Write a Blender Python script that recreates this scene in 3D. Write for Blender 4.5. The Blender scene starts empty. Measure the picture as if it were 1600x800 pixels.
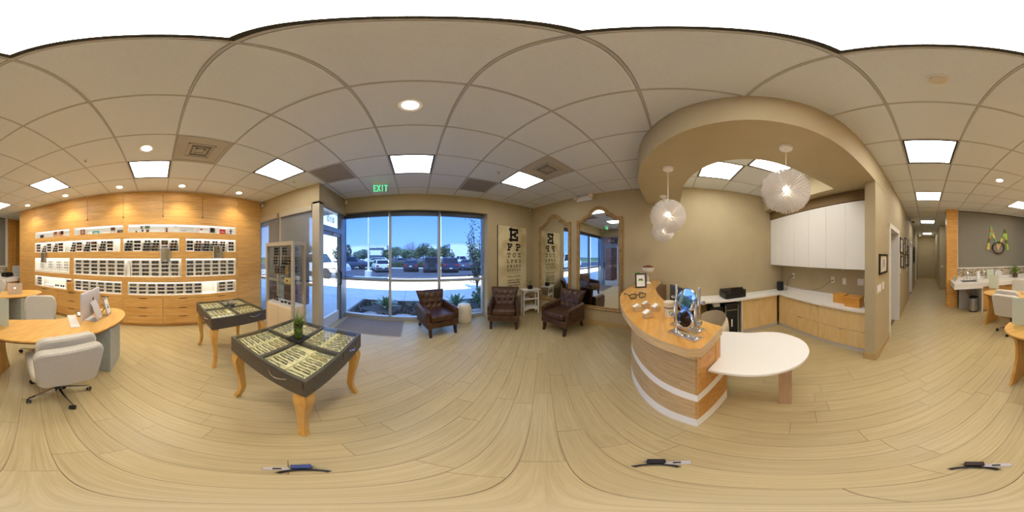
import bpy, bmesh, math, random
from mathutils import Vector, Matrix, noise
random.seed(7)
SC = bpy.context.scene
COL = SC.collection
PI = math.pi
R = math.radians

# ------------------------------------------------------------------ camera, sky, sun, exposure
cd = bpy.data.cameras.new('camera')
cam = bpy.data.objects.new('camera', cd)
COL.objects.link(cam)
cd.type = 'PANO'
for holder in (cd, getattr(cd, 'cycles', None)):
    try:
        holder.panorama_type = 'EQUIRECTANGULAR'
    except Exception:
        pass
cd.clip_start = 0.02
cd.clip_end = 500
cam.location = (0, 0, 1.6)
cam.rotation_euler = (PI / 2, 0, R(-34.185))
SC.camera = cam

SC.view_settings.view_transform = 'Standard'
SC.view_settings.look = 'None'
SC.view_settings.gamma = 1.0
SC.view_settings.exposure = 0.36
try:
    SC.view_settings.use_curve_mapping = False
except Exception:
    pass

LAMP = 11.6          # ceiling troffer panels
LAMP_COL = (1.0, 0.98, 0.94)
SKY = 1.0
w = bpy.data.worlds.new('sky')
SC.world = w
w.use_nodes = True
nt = w.node_tree
bg = nt.nodes['Background']
tc = nt.nodes.new('ShaderNodeTexCoord')
sx = nt.nodes.new('ShaderNodeSeparateXYZ')
rp = nt.nodes.new('ShaderNodeValToRGB')
nt.links.new(tc.outputs['Generated'], sx.inputs[0])
nt.links.new(sx.outputs['Z'], rp.inputs[0])
rp.color_ramp.elements[0].position = 0.0
rp.color_ramp.elements[0].color = (0.62, 0.86, 1.12, 1)
rp.color_ramp.elements[1].position = 0.75
rp.color_ramp.elements[1].color = (0.10, 0.27, 0.80, 1)
e = rp.color_ramp.elements.new(0.28)
e.color = (0.26, 0.54, 1.08, 1)
nt.links.new(rp.outputs[0], bg.inputs[0])
bg.inputs[1].default_value = SKY * 2.35

sd = bpy.data.lights.new('sun', 'SUN')
sd.energy = 14.0
sd.angle = R(0.6)
sd.color = (1.0, 0.95, 0.86)
sun = bpy.data.objects.new('sun', sd)
COL.objects.link(sun)
sun.location = (0, -20, 30)
sun.rotation_euler = Vector((0.10, 0.50, -0.78)).to_track_quat('-Z', 'Y').to_euler()

cy = SC.cycles
try:
    cy.use_denoising = True
    cy.max_bounces = 10
    cy.diffuse_bounces = 5
    cy.glossy_bounces = 5
    cy.transparent_max_bounces = 24
    cy.transmission_bounces = 6
    cy.caustics_reflective = False
    cy.caustics_refractive = False
    cy.sample_clamp_indirect = 6.0
    cy.blur_glossy = 0.5
except Exception:
    pass

# ------------------------------------------------------------------ materials
def lin(c):
    out = []
    for v in c:
        v = v / 255.0
        out.append(v / 12.92 if v <= 0.04045 else ((v + 0.055) / 1.055) ** 2.4)
    return tuple(out) + (1.0,)

def newmat(name):
    m = bpy.data.materials.new(name)
    m.use_nodes = True
    return m, m.node_tree, m.node_tree.nodes['Principled BSDF']

def plain(name, rgb, rough=0.5, metal=0.0, spec=None, emit=None, estr=0.0, trans=0.0):
    m, t, b = newmat(name)
    b.inputs['Base Color'].default_value = lin(rgb)
    b.inputs['Roughness'].default_value = rough
    b.inputs['Metallic'].default_value = metal
    if spec is not None:
        b.inputs['Specular IOR Level'].default_value = spec
    if emit is not None:
        b.inputs['Emission Color'].default_value = lin(emit)
        b.inputs['Emission Strength'].default_value = estr
    if trans:
        b.inputs['Transmission Weight'].default_value = trans
    return m

def mottled(name, rgb, rgb2, scale=8.0, rough=0.6, bump=0.0, metal=0.0, detail=4.0, stretch=(1, 1, 1), coords='Object', lo=0.3, hi=0.7):
    m, t, b = newmat(name)
    tcn = t.nodes.new('ShaderNodeTexCoord')
    mp = t.nodes.new('ShaderNodeMapping')
    mp.inputs['Scale'].default_value = stretch
    n = t.nodes.new('ShaderNodeTexNoise')
    n.inputs['Scale'].default_value = scale
    n.inputs['Detail'].default_value = detail
    cr = t.nodes.new('ShaderNodeValToRGB')
    cr.color_ramp.elements[0].position = lo
    cr.color_ramp.elements[1].position = hi
    cr.color_ramp.elements[0].color = lin(rgb)
    cr.color_ramp.elements[1].color = lin(rgb2)
    t.links.new(tcn.outputs[coords], mp.inputs[0])
    t.links.new(mp.outputs[0], n.inputs['Vector'])
    t.links.new(n.outputs['Fac'], cr.inputs[0])
    t.links.new(cr.outputs[0], b.inputs['Base Color'])
    b.inputs['Roughness'].default_value = rough
    b.inputs['Metallic'].default_value = metal
    if bump:
        bp = t.nodes.new('ShaderNodeBump')
        bp.inputs['Strength'].default_value = bump
        bp.inputs['Distance'].default_value = 0.01
        t.links.new(n.outputs['Fac'], bp.inputs['Height'])
        t.links.new(bp.outputs[0], b.inputs['Normal'])
    return m

def woodmat(name, rgb, dark, stretch=(1.5, 14, 14), rough=0.4, tint=0.12, coords='Object', spec=0.4):
    """streaky wood grain along one axis; each object gets its own offset and a slightly different tone"""
    m, t, b = newmat(name)
    tcn = t.nodes.new('ShaderNodeTexCoord')
    oi = t.nodes.new('ShaderNodeObjectInfo')
    ad = t.nodes.new('ShaderNodeVectorMath')
    ad.operation = 'ADD'
    sc = t.nodes.new('ShaderNodeVectorMath')
    sc.operation = 'SCALE'
    sc.inputs[0].default_value = (7.3, 13.1, 5.7)
    t.links.new(oi.outputs['Random'], sc.inputs['Scale'])
    t.links.new(tcn.outputs[coords], ad.inputs[0])
    t.links.new(sc.outputs[0], ad.inputs[1])
    mp = t.nodes.new('ShaderNodeMapping')
    mp.inputs['Scale'].default_value = stretch
    t.links.new(ad.outputs[0], mp.inputs[0])
    n = t.nodes.new('ShaderNodeTexNoise')
    n.inputs['Scale'].default_value = 2.2
    n.inputs['Detail'].default_value = 5
    n.inputs['Roughness'].default_value = 0.62
    n.inputs['Distortion'].default_value = 0.6
    t.links.new(mp.outputs[0], n.inputs['Vector'])
    cr = t.nodes.new('ShaderNodeValToRGB')
    cr.color_ramp.elements[0].position = 0.32
    cr.color_ramp.elements[1].position = 0.62
    cr.color_ramp.elements[0].color = lin(dark)
    cr.color_ramp.elements[1].color = lin(rgb)
    t.links.new(n.outputs['Fac'], cr.inputs[0])
    hs = t.nodes.new('ShaderNodeHueSaturation')
    mr = t.nodes.new('ShaderNodeMapRange')
    mr.inputs['To Min'].default_value = 1 - tint
    mr.inputs['To Max'].default_value = 1 + tint * 0.6
    t.links.new(oi.outputs['Random'], mr.inputs['Value'])
    t.links.new(mr.outputs[0], hs.inputs['Value'])
    t.links.new(cr.outputs[0], hs.inputs['Color'])
    t.links.new(hs.outputs[0], b.inputs['Base Color'])
    b.inputs['Roughness'].default_value = rough
    b.inputs['Specular IOR Level'].default_value = spec
    return m

def thinglass(name, tint=(235, 245, 245), refl=0.06):
    m = bpy.data.materials.new(name)
    m.use_nodes = True
    t = m.node_tree
    t.nodes.clear()
    o = t.nodes.new('ShaderNodeOutputMaterial')
    tr = t.nodes.new('ShaderNodeBsdfTransparent')
    tr.inputs[0].default_value = lin(tint)
    gl = t.nodes.new('ShaderNodeBsdfGlossy')
    gl.inputs['Roughness'].default_value = 0.02
    lw = t.nodes.new('ShaderNodeLayerWeight')
    lw.inputs[0].default_value = 0.5
    pw = t.nodes.new('ShaderNodeMath')
    pw.operation = 'POWER'
    pw.inputs[1].default_value = 4.0
    t.links.new(lw.outputs['Facing'], pw.inputs[0])
    mm = t.nodes.new('ShaderNodeMath')
    mm.operation = 'MULTIPLY_ADD'
    mm.inputs[1].default_value = 0.45
    mm.inputs[2].default_value = refl * 0.5
    t.links.new(pw.outputs[0], mm.inputs[0])
    mx = t.nodes.new('ShaderNodeMixShader')
    t.links.new(mm.outputs[0], mx.inputs[0])
    t.links.new(tr.outputs[0], mx.inputs[1])
    t.links.new(gl.outputs[0], mx.inputs[2])
    t.links.new(mx.outputs[0], o.inputs[0])
    return m

def fabricscreen(name, rgb, opacity, tint=(255, 255, 255)):
    m = bpy.data.materials.new(name)
    m.use_nodes = True
    t = m.node_tree
    t.nodes.clear()
    o = t.nodes.new('ShaderNodeOutputMaterial')
    tr = t.nodes.new('ShaderNodeBsdfTransparent')
    tr.inputs[0].default_value = lin(tint)
    df = t.nodes.new('ShaderNodeBsdfDiffuse')
    df.inputs[0].default_value = lin(rgb)
    mx = t.nodes.new('ShaderNodeMixShader')
    mx.inputs[0].default_value = opacity
    t.links.new(tr.outputs[0], mx.inputs[1])
    t.links.new(df.outputs[0], mx.inputs[2])
    t.links.new(mx.outputs[0], o.inputs[0])
    return m

def emitter(name, rgb, strength):
    m = bpy.data.materials.new(name)
    m.use_nodes = True
    t = m.node_tree
    t.nodes.clear()
    o = t.nodes.new('ShaderNodeOutputMaterial')
    em = t.nodes.new('ShaderNodeEmission')
    em.inputs[0].default_value = tuple(rgb) + (1,)
    em.inputs[1].default_value = strength
    t.links.new(em.outputs[0], o.inputs[0])
    return m

MT = {}
MT['wall'] = mottled('wall_paint', (182, 166, 130), (188, 172, 136), 3, 0.75, 0.02)
MT['ceil'] = mottled('ceiling_tile_cool_tint', (232, 237, 243), (237, 242, 248), 60, 0.85, 0.05)  # white tiles tinted bluish, standing in for cool window light
MT['tbar'] = plain('ceiling_grid_metal', (196, 194, 190), 0.5)
MT['floorbase'] = plain('floor_joint', (120, 100, 70), 0.8)
MT['plank'] = woodmat('floor_plank', (195, 177, 134), (176, 157, 114), (1.0, 42, 42), 0.36, 0.06, spec=0.5)
MT['orange'] = woodmat('wall_veneer', (228, 180, 108), (206, 154, 82), (14, 1.2, 16), 0.42, 0.05)
MT['orangex'] = woodmat('counter_veneer_x', (232, 178, 96), (210, 150, 70), (1.2, 14, 16), 0.42, 0.05)
MT['maple'] = woodmat('maple_desk', (226, 180, 104), (208, 158, 82), (1.3, 9, 9), 0.33, 0.03)
MT['maplev'] = woodmat('maple_leg', (222, 170, 92), (204, 148, 72), (9, 9, 1.5), 0.4, 0.04)
MT['cab'] = woodmat('cabinet_maple', (232, 202, 146), (224, 190, 130), (6, 6, 1.2), 0.45, 0.04)
MT['palewood'] = woodmat('pale_oak_board', (212, 186, 144), (180, 148, 104), (2.2, 2.2, 46), 0.5, 0.14)
MT['tabletop'] = woodmat('oak_top', (222, 170, 92), (200, 144, 68), (1.3, 9, 9), 0.25, 0.02)
MT['white'] = plain('white_laminate', (238, 234, 226), 0.35)
MT['whitep'] = plain('white_paint', (236, 232, 224), 0.5)
MT['whiteg'] = plain('white_display', (240, 236, 226), 0.45)
MT['offwhite'] = plain('ivory', (226, 216, 194), 0.55)
MT['black'] = plain('black_plastic', (16, 16, 17), 0.35)
MT['blackm'] = plain('black_matte', (22, 20, 20), 0.7)
MT['dark'] = mottled('charcoal_laminate', (72, 66, 60), (86, 79, 70), 30, 0.45, 0.05)
MT['steel'] = plain('brushed_steel', (190, 190, 188), 0.28, 1.0)
MT['chrome'] = plain('chrome', (225, 225, 225), 0.08, 1.0)
MT['alum'] = plain('aluminium', (224, 224, 230), 0.38, 0.45)
MT['mull'] = plain('anodised_frame', (172, 176, 180), 0.4, 0.25)
MT['mirror'] = plain('mirror_glass', (236, 238, 236), 0.0, 1.0)
MT['gold'] = mottled('antique_gold', (150, 118, 72), (186, 152, 98), 14, 0.45, 0.1, 0.25)
MT['leather'] = mottled('brown_leather', (52, 32, 20), (86, 56, 34), 9, 0.42, 0.12)
MT['legdark'] = plain('dark_mahogany', (48, 22, 16), 0.3)
MT['fabric'] = mottled('grey_fabric', (196, 190, 178), (214, 208, 196), 160, 0.9, 0.2)
MT['beigefab'] = mottled('beige_fabric', (200, 186, 156), (214, 200, 172), 120, 0.85, 0.1)
MT['bluegrey'] = mottled('grey_laminate', (160, 168, 164), (172, 180, 176), 20, 0.5)
MT['glass'] = thinglass('clear_glass', (253, 254, 254), 0.04)
MT['glassg'] = thinglass('glass_top', (251, 254, 252), 0.03)
MT['shade'] = fabricscreen('roller_screen', (92, 100, 116), 0.30, (205, 226, 255))
MT['shadew'] = fabricscreen('roller_screen_west', (172, 168, 156), 0.5, (225, 238, 255))
MT['cream'] = plain('cream_tray', (244, 234, 196), 0.6)
MT['lens'] = thinglass('eyeglass_lens', (240, 242, 240), 0.05)
MT['card'] = plain('white_card', (244, 244, 240), 0.6)

# ------------------------------------------------------------------ mesh helpers
class MB:
    def __init__(s):
        s.v = []
        s.f = []
        s.mi = []

    def add(s, vs, fs, mi=0, mat=None):
        k = len(s.v)
        if mat is not None:
            vs = [mat @ Vector(p) for p in vs]
        s.v += [tuple(p) for p in vs]
        s.f += [tuple(i + k for i in f) for f in fs]
        s.mi += [mi] * len(fs)
        return s

    def box(s, x0, y0, z0, x1, y1, z1, mi=0, mat=None):
        if x0 > x1: x0, x1 = x1, x0
        if y0 > y1: y0, y1 = y1, y0
        if z0 > z1: z0, z1 = z1, z0
        vs = [(x0, y0, z0), (x1, y0, z0), (x1, y1, z0), (x0, y1, z0), (x0, y0, z1), (x1, y0, z1), (x1, y1, z1), (x0, y1, z1)]
        fs = [(3, 2, 1, 0), (4, 5, 6, 7), (0, 1, 5, 4), (1, 2, 6, 5), (2, 3, 7, 6), (3, 0, 4, 7)]
        return s.add(vs, fs, mi, mat)

    def rbox(s, x0, y0, z0, x1, y1, z1, r=0.01, seg=2, mi=0, mat=None):
        bm = bmesh.new()
        bmesh.ops.create_cube(bm, size=1)
        for v in bm.verts:
            v.co = Vector(((x0 + x1) / 2 + v.co.x * (x1 - x0), (y0 + y1) / 2 + v.co.y * (y1 - y0), (z0 + z1) / 2 + v.co.z * (z1 - z0)))
        bmesh.ops.bevel(bm, geom=list(bm.edges), offset=r, segments=seg, profile=0.5, affect='EDGES')
        bm.verts.index_update()
        s.add([v.co.copy() for v in bm.verts], [[v.index for v in f.verts] for f in bm.faces], mi, mat)
        bm.free()
        return s

    def prism(s, poly, z0, z1, mi=0, mat=None):
        a = sum(poly[i][0] * poly[(i + 1) % len(poly)][1] - poly[(i + 1) % len(poly)][0] * poly[i][1] for i in range(len(poly)))
        if a < 0:
            poly = poly[::-1]
        n = len(poly)
        vs = [(p[0], p[1], z0) for p in poly] + [(p[0], p[1], z1) for p in poly]
        fs = [tuple(range(n - 1, -1, -1)), tuple(range(n, 2 * n))]
        fs += [(i, (i + 1) % n, n + (i + 1) % n, n + i) for i in range(n)]
        return s.add(vs, fs, mi, mat)

    def lathe(s, prof, seg=20, c=(0, 0, 0), mi=0, mat=None, cap=True):
        vs = []
        fs = []
        n = len(prof)
        for i in range(seg):
            a = 2 * PI * i / seg
            for r, z in prof:
                vs.append((c[0] + r * math.cos(a), c[1] + r * math.sin(a), c[2] + z))
        for i in range(seg):
            j = (i + 1) % seg
            for k in range(n - 1):
                fs.append((i * n + k, j * n + k, j * n + k + 1, i * n + k + 1))
        if cap:
            if prof[0][0] > 1e-6:
                fs.append(tuple(i * n for i in range(seg - 1, -1, -1)))
            if prof[-1][0] > 1e-6:
                fs.append(tuple(i * n + n - 1 for i in range(seg)))
        return s.add(vs, fs, mi, mat)

    def cyl(s, c, r, h, seg=16, mi=0, mat=None):
        return s.lathe([(r, 0), (r, h)], seg, c, mi, mat)

    def tube(s, pts, r, seg=8, mi=0, mat=None, closed=False, radii=None):
        pts = [Vector(p) for p in pts]
        n = len(pts)
        vs = []
        fs = []
        up = Vector((0, 0, 1))
        last = None
        for i, p in enumerate(pts):
            if closed:
                d = pts[(i + 1) % n] - pts[i - 1]
            else:
                d = pts[min(i + 1, n - 1)] - pts[max(i - 1, 0)]
            if d.length < 1e-9:
                d = Vector((0, 0, 1))
            d.normalize()
            if last is None:
                u = d.cross(up if abs(d.z) < 0.95 else Vector((1, 0, 0)))
            else:
                u = last - d * last.dot(d)
            u.normalize()
            last = u
            vv = d.cross(u)
            rr = radii[i] if radii else r
            for k in range(seg):
                a = 2 * PI * k / seg
                vs.append(p + u * (rr * math.cos(a)) + vv * (rr * math.sin(a)))
        m = n if closed else n - 1
        for i in range(m):
            j = (i + 1) % n
            for k in range(seg):
                k2 = (k + 1) % seg
                fs.append((i * seg + k, i * seg + k2, j * seg + k2, j * seg + k))
        if not closed:
            fs.append(tuple(range(seg - 1, -1, -1)))
            fs.append(tuple((n - 1) * seg + k for k in range(seg)))
        return s.add(vs, fs, mi, mat)

    def loft(s, rings, mi=0, mat=None, cap=True, closed=True):
        n = len(rings[0])
        vs = [p for r in rings for p in r]
        fs = []
        for i in range(len(rings) - 1):
            for k in range(n if closed else n - 1):
                k2 = (k + 1) % n
                fs.append((i * n + k, i * n + k2, (i + 1) * n + k2, (i + 1) * n + k))
        if cap and closed:
            fs.append(tuple(range(n - 1, -1, -1)))
            fs.append(tuple((len(rings) - 1) * n + k for k in range(n)))
        return s.add(vs, fs, mi, mat)

    def sphere(s, c, r, seg=16, rings=10, mi=0, mat=None, sc=(1, 1, 1)):
        prof = []
        for i in range(rings + 1):
            a = -PI / 2 + PI * i / rings
            prof.append((max(r * math.cos(a), 0.0 if i in (0, rings) else 1e-5), r * math.sin(a)))
        m = Matrix.Translation(c) @ Matrix.Diagonal((sc[0], sc[1], sc[2], 1))
        if mat is not None:
            m = mat @ m
        return s.lathe(prof, seg, (0, 0, 0), mi, m, cap=False)

    def mesh(s, name, mats, smooth=False):
        me = bpy.data.meshes.new(name)
        me.from_pydata(s.v, [], s.f)
        if not isinstance(mats, (list, tuple)):
            mats = [mats]
        for m in mats:
            me.materials.append(MT[m] if isinstance(m, str) else m)
        if len(mats) > 1:
            me.polygons.foreach_set('material_index', s.mi)
        if smooth:
            bm = bmesh.new()
            bm.from_mesh(me)
            bmesh.ops.remove_doubles(bm, verts=bm.verts, dist=1e-6)
            bmesh.ops.recalc_face_normals(bm, faces=bm.faces)
            bm.to_mesh(me)
            bm.free()
            me.shade_smooth()
            try:
                me.set_sharp_from_angle(angle=R(35))
            except Exception:
                pass
        me.update()
        return me

def obj(name, mb, mats, parent=None, smooth=False, loc=None, rotz=None):
    me = mb.mesh(name, mats, smooth) if isinstance(mb, MB) else mb
    o = bpy.data.objects.new(name, me)
    COL.objects.link(o)
    if parent is not None:
        o.parent = parent
    if loc is not None:
        o.location = loc
    if rotz is not None:
        o.rotation_euler = (0, 0, rotz)
    return o

def tag(o, label, cat, group=None):
    o['label'] = label
    o['category'] = cat
    if group:
        o['group'] = group
    return o

def thing(name, label, cat, loc=(0, 0, 0), rotz=0.0, group=None):
    o = bpy.data.objects.new(name, None)
    o.empty_display_size = 0.05
    COL.objects.link(o)
    o.location = loc
    o.rotation_euler = (0, 0, rotz)
    return tag(o, label, cat, group)

def struct(name, mb, mats, parent=None, smooth=False):
    o = obj(name, mb, mats, parent, smooth)
    if parent is None:
        o['kind'] = 'structure'
    return o

def stuff(o):
    o['kind'] = 'stuff'
    return o

def copy_tree(root, loc=None, rotz=None, label=None, group=None):
    new = {}
    def rec(o, par):
        c = o.copy()
        COL.objects.link(c)
        if par is not None:
            c.parent = par
        for ch in o.children:
            rec(ch, c)
        return c
    r = rec(root, None)
    if loc is not None:
        r.location = loc
    if rotz is not None:
        r.rotation_euler = (0, 0, rotz)
    if label:
        r['label'] = label
    if group:
        r['group'] = group
    return r

def clip_poly(poly, x0, y0, x1, y1):
    def side(poly, ax, lim, keep_less):
        out = []
        for i in range(len(poly)):
            a, b = poly[i], poly[(i + 1) % len(poly)]
            ia = a[ax] <= lim if keep_less else a[ax] >= lim
            ib = b[ax] <= lim if keep_less else b[ax] >= lim
            if ia:
                out.append(a)
            if ia != ib:
                t = (lim - a[ax]) / (b[ax] - a[ax])
                out.append((a[0] + t * (b[0] - a[0]), a[1] + t * (b[1] - a[1])))
        return out
    for ax, lim, kl in ((0, x0, False), (0, x1, True), (1, y0, False), (1, y1, True)):
        poly = side(poly, ax, lim, kl)
        if len(poly) < 3:
            return []
    return poly

def parea(p):
    return abs(sum(p[i][0] * p[(i + 1) % len(p)][1] - p[(i + 1) % len(p)][0] * p[i][1] for i in range(len(p)))) / 2

def arc(cx, cy, r, a0, a1, n):
    return [(cx + r * math.cos(R(a0 + (a1 - a0) * i / n)), cy + r * math.sin(R(a0 + (a1 - a0) * i / n))) for i in range(n + 1)]

def smoothpath(pts, n=6, closed=False):
    """Catmull-Rom through the points"""
    out = []
    m = len(pts)
    rng = m if closed else m - 1
    for i in range(rng):
        p0 = pts[(i - 1) % m] if closed or i > 0 else pts[0]
        p1 = pts[i]
        p2 = pts[(i + 1) % m]
        p3 = pts[(i + 2) % m] if closed or i + 2 < m else pts[-1]
        for k in range(n):
            t = k / n
            out.append(tuple(0.5 * (2 * b + (c - a) * t + (2 * a - 5 * b + 4 * c - d) * t * t + (-a + 3 * b - 3 * c + d) * t ** 3) for a, b, c, d in zip(p0, p1, p2, p3)))
    if not closed:
        out.append(tuple(pts[-1]))
    return out
ORD = ['zeroth', 'first', 'second', 'third', 'fourth', 'fifth', 'sixth', 'seventh', 'eighth', 'ninth', 'tenth', 'eleventh', 'twelfth', 'thirteenth', 'fourteenth', 'fifteenth', 'sixteenth', 'seventeenth']

# ================================================================== ROOM SHELL
ZC = 3.046
GX, GY, TS = -0.343, -0.435, 0.61
# ---------------- floor
b = MB()
for z in ((-5.6, -5.0, 3.3, 2.62), (-1.84, 2.62, 3.3, 3.92), (-3.2, -11.9, 0.9, -5.0)):
    b.box(z[0], z[1], -0.08, z[2], z[3], -0.004)
floor = struct('floor', b, 'floorbase')
zones = [(-3.62, -5.0, 0.75, 2.58), (0.75, -2.62, 3.22, 2.58), (-5.5, -5.0, -3.62, -3.93), (-1.8, 2.58, 3.22, 3.86), (-3.0, -11.8, 0.67, -5.0)]
PW, PL = 0.15, 0.92
c45 = math.sqrt(0.5)
cands = []
for iu in range(-110, 80):
    off = random.random() * 0.9
    for iv in range(-22, 18):
        u0 = iu * PW + .075
        v0 = iv * PL + off
        g = 0.0012
        loc = [(u0 + g, v0 + g), (u0 + PW - g, v0 + g), (u0 + PW - g, v0 + PL - g), (u0 + g, v0 + PL - g)]
        # plank length runs along (1,1)/sqrt2
        wp = [(v * c45 + u * c45, v * c45 - u * c45) for u, v in loc]
        for zn in zones:
            q = clip_poly(wp, *zn)
            if len(q) >= 3 and parea(q) > 0.00003:
                cx = sum(p[0] for p in q) / len(q)
                cyy = sum(p[1] for p in q) / len(q)
                hidden = False
                if not hidden:
                    cands.append((math.hypot(cx, cyy), cx, cyy, q))
cands.sort(key=lambda t: t[0])
full = None
rest = MB()
rot45 = R(45)
def plank_local(cx, cyy, q):
    ca, sa = math.cos(-rot45), math.sin(-rot45)
    return [((x - cx) * ca - (y - cyy) * sa, (x - cx) * sa + (y - cyy) * ca) for x, y in q]
for i, (d, cx, cyy, q) in enumerate(cands):
    lp = plank_local(cx, cyy, q)
    if i < 298:
        whole = len(q) == 4 and abs(parea(q) - (PW - .0024) * (PL - .0024)) < 1e-5
        if whole and full is not None:
            me = full
        else:
            m = MB()
            n = len(lp)
            a = sum(lp[k][0] * lp[(k + 1) % n][1] - lp[(k + 1) % n][0] * lp[k][1] for k in range(n))
            if a < 0:
                lp = lp[::-1]
            m.add([(x, y, 0) for x, y in lp] + [(x, y, -0.004) for x, y in lp], [tuple(range(n))] + [(k, n + k, n + (k + 1) % n, (k + 1) % n) for k in range(n)])
            me = m.mesh('plank', 'plank')
            if whole:
                full = me
        o = obj('plank', me, None, floor, loc=(cx, cyy, 0), rotz=rot45)
    else:
        n = len(lp)
        a = sum(lp[k][0] * lp[(k + 1) % n][1] - lp[(k + 1) % n][0] * lp[k][1] for k in range(n))
        if a < 0:
            lp = lp[::-1]
        ca, sa = math.cos(-rot45), math.sin(-rot45)
        off = Vector((cx, cyy, 0))
        lo = Vector((cx * ca - cyy * sa, cx * sa + cyy * ca, 0))
        rest.add([(x + lo.x, y + lo.y, 0) for x, y in lp], [tuple(range(n))])
stuff(obj('plank_field', rest, 'plank', floor, rotz=rot45))

# ---------------- walls
b = MB()
b.box(-1.66, 3.61, 2.66, 3.42, 3.92, 3.3)          # header over the big window
b.box(1.72, 3.61, -0.08, 3.42, 3.92, 2.66)         # pier right of it
struct('wall_north', b, 'wall')
b = MB()
b.box(3.22, -2.75, -0.08, 3.42, 3.61, 3.3)
struct('wall_east', b, 'wall')
b = MB()
b.box(0.8, -2.75, -0.08, 3.22, -2.62, 3.3)
struct('alcove_wall', b, 'wall')
# hall wall with two door openings
b = MB()
HX0, HX1 = 0.67, 0.82
D1 = (-3.83, -2.90)
D2 = (-7.15, -6.22)
D3 = (-10.2, -9.3)
for y0, y1 in ((D1[1], -2.05), (D2[1], D1[0]), (D3[1], D2[0]), (-11.95, D3[0])):
    b.box(HX0, y0, -0.08, HX1, y1, 3.3)
for d in (D1, D2, D3):
    b.box(HX0, d[0], 2.16, HX1, d[1], 3.3)
struct('hall_wall', b, 'wall')
b = MB()
b.box(-0.78, -11.95, -0.08, 0.67, -11.8, 3.3)
struct('hall_end_wall', b, 'wall')
b = MB()
b.box(-0.78, -11.8, -0.08, -0.6, -7.6, 3.3)
b.box(-3.2, -7.75, -0.08, -0.78, -7.6, 3.3)
struct('corridor_wall', b, 'wall')
b = MB()
b.box(-1.84, 2.5, 2.62, -1.66, 3.61, 3.3)
b.box(-1.84, 3.61, 2.62, -1.66, 3.92, 3.3)
struct('entry_wall', b, 'wall')
b = MB()
b.box(-3.75, 2.5, 2.60, -1.84, 2.72, 3.3)
struct('northwest_wall', b, 'wall')
b = MB()
b.box(-3.95, -5.20, -0.08, -0.94, -5.02, 3.3)
b.box(-5.6, -5.20, -0.08, -3.95, -5.0, 3.3)
struct('wall_south', b, 'wall')
b = MB()
b.box(-5.75, -5.2, -0.08, -5.6, -3.8, 3.3)
b.box(-5.6, -3.93, -0.08, -3.75, -3.8, 3.3)
b.box(-3.2, -7.6, -0.08, -3.1, -5.2, 3.3)
struct('southwest_wall', b, 'wall')
# room behind the first hall door
b = MB()
b.box(2.3, -4.6, -0.08, 2.4, -2.75, 2.6)
b.box(0.82, -4.6, -0.08, 2.3, -4.5, 2.6)
b.box(0.82, -4.6, 2.6, 2.4, -2.75, 2.7)
b.box(0.82, -4.5, -0.08, 2.3, -2.75, 0.0)
struct('storeroom_wall', b, 'wall')

# ---------------- ceiling
b = MB()
b.box(-5.75, -5.2, 3.075, -1.84, 2.7, 3.3)
b.box(-1.84, -5.2, 3.075, 3.42, 3.92, 3.3)
b.box(-3.3, -11.95, 3.075, 0.9, -5.2, 3.3)
ceiling = struct('ceiling', b, 'ceil')
czones = [(-3.44, -5.0, -1.66, 2.5), (-1.66, -5.0, 3.22, 3.61), (-5.6, -5.0, -3.44, -3.93), (-0.9, -11.8, 0.67, -5.0), (-3.1, -7.6, -0.9, -5.02)]
lamp_tiles = [(0, 0), (-4, 0), (-3, 3), (0, 4), (3, 4), (0, -3), (0, -6), (0, -11), (0, -17), (-4, -3), (-4, -6), (4, -1), (3, -2)]
vent_tiles = [(-3, 1), (-2, 4), (2, 5), (3, 3)]
tmesh = None
gap = 0.0105
for ix in range(-9, 6):
    for iy in range(-19, 7):
        if (ix, iy) in lamp_tiles or (ix, iy) in vent_tiles:
            continue
        x0, y0 = GX + ix * TS, GY + iy * TS
        for zi, zn in enumerate(czones):
            a0, a1 = max(x0 + gap, zn[0]), min(x0 + TS - gap, zn[2])
            b0, b1 = max(y0 + gap, zn[1]), min(y0 + TS - gap, zn[3])
            if a1 - a0 < 0.02 or b1 - b0 < 0.02:
                continue
            wx, wy = a1 - a0, b1 - b0
            if wx > TS - 2.1 * gap and wy > TS - 2.1 * gap:
                if tmesh is None:
                    tmesh = MB().box(-wx / 2, -wy / 2, 0, wx / 2, wy / 2, 0.028).mesh('ceiling_tile', 'ceil')
                me = tmesh
            else:
                me = MB().box(-wx / 2, -wy / 2, 0, wx / 2, wy / 2, 0.028).mesh('ceiling_tile', 'ceil')
            obj('ceiling_tile', me, None, ceiling, loc=((a0 + a1) / 2, (b0 + b1) / 2, ZC))
b = MB()
zt0, zt1 = ZC - 0.0015, ZC + 0.012
for ix in range(-9, 7):
    x = GX + ix * TS
    for zn in czones:
        if zn[0] < x < zn[2]:
            b.box(x - 0.0075, zn[1], zt0, x + 0.0075, zn[3], zt1)
for iy in range(-19, 8):
    y = GY + iy * TS
    for zn in czones:
        if zn[1] < y < zn[3]:
            b.box(zn[0], y - 0.0075, zt0 + 0.0004, zn[2], y + 0.0075, zt1 + 0.0004)
obj('ceiling_grid', b, 'tbar', ceiling)

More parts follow.
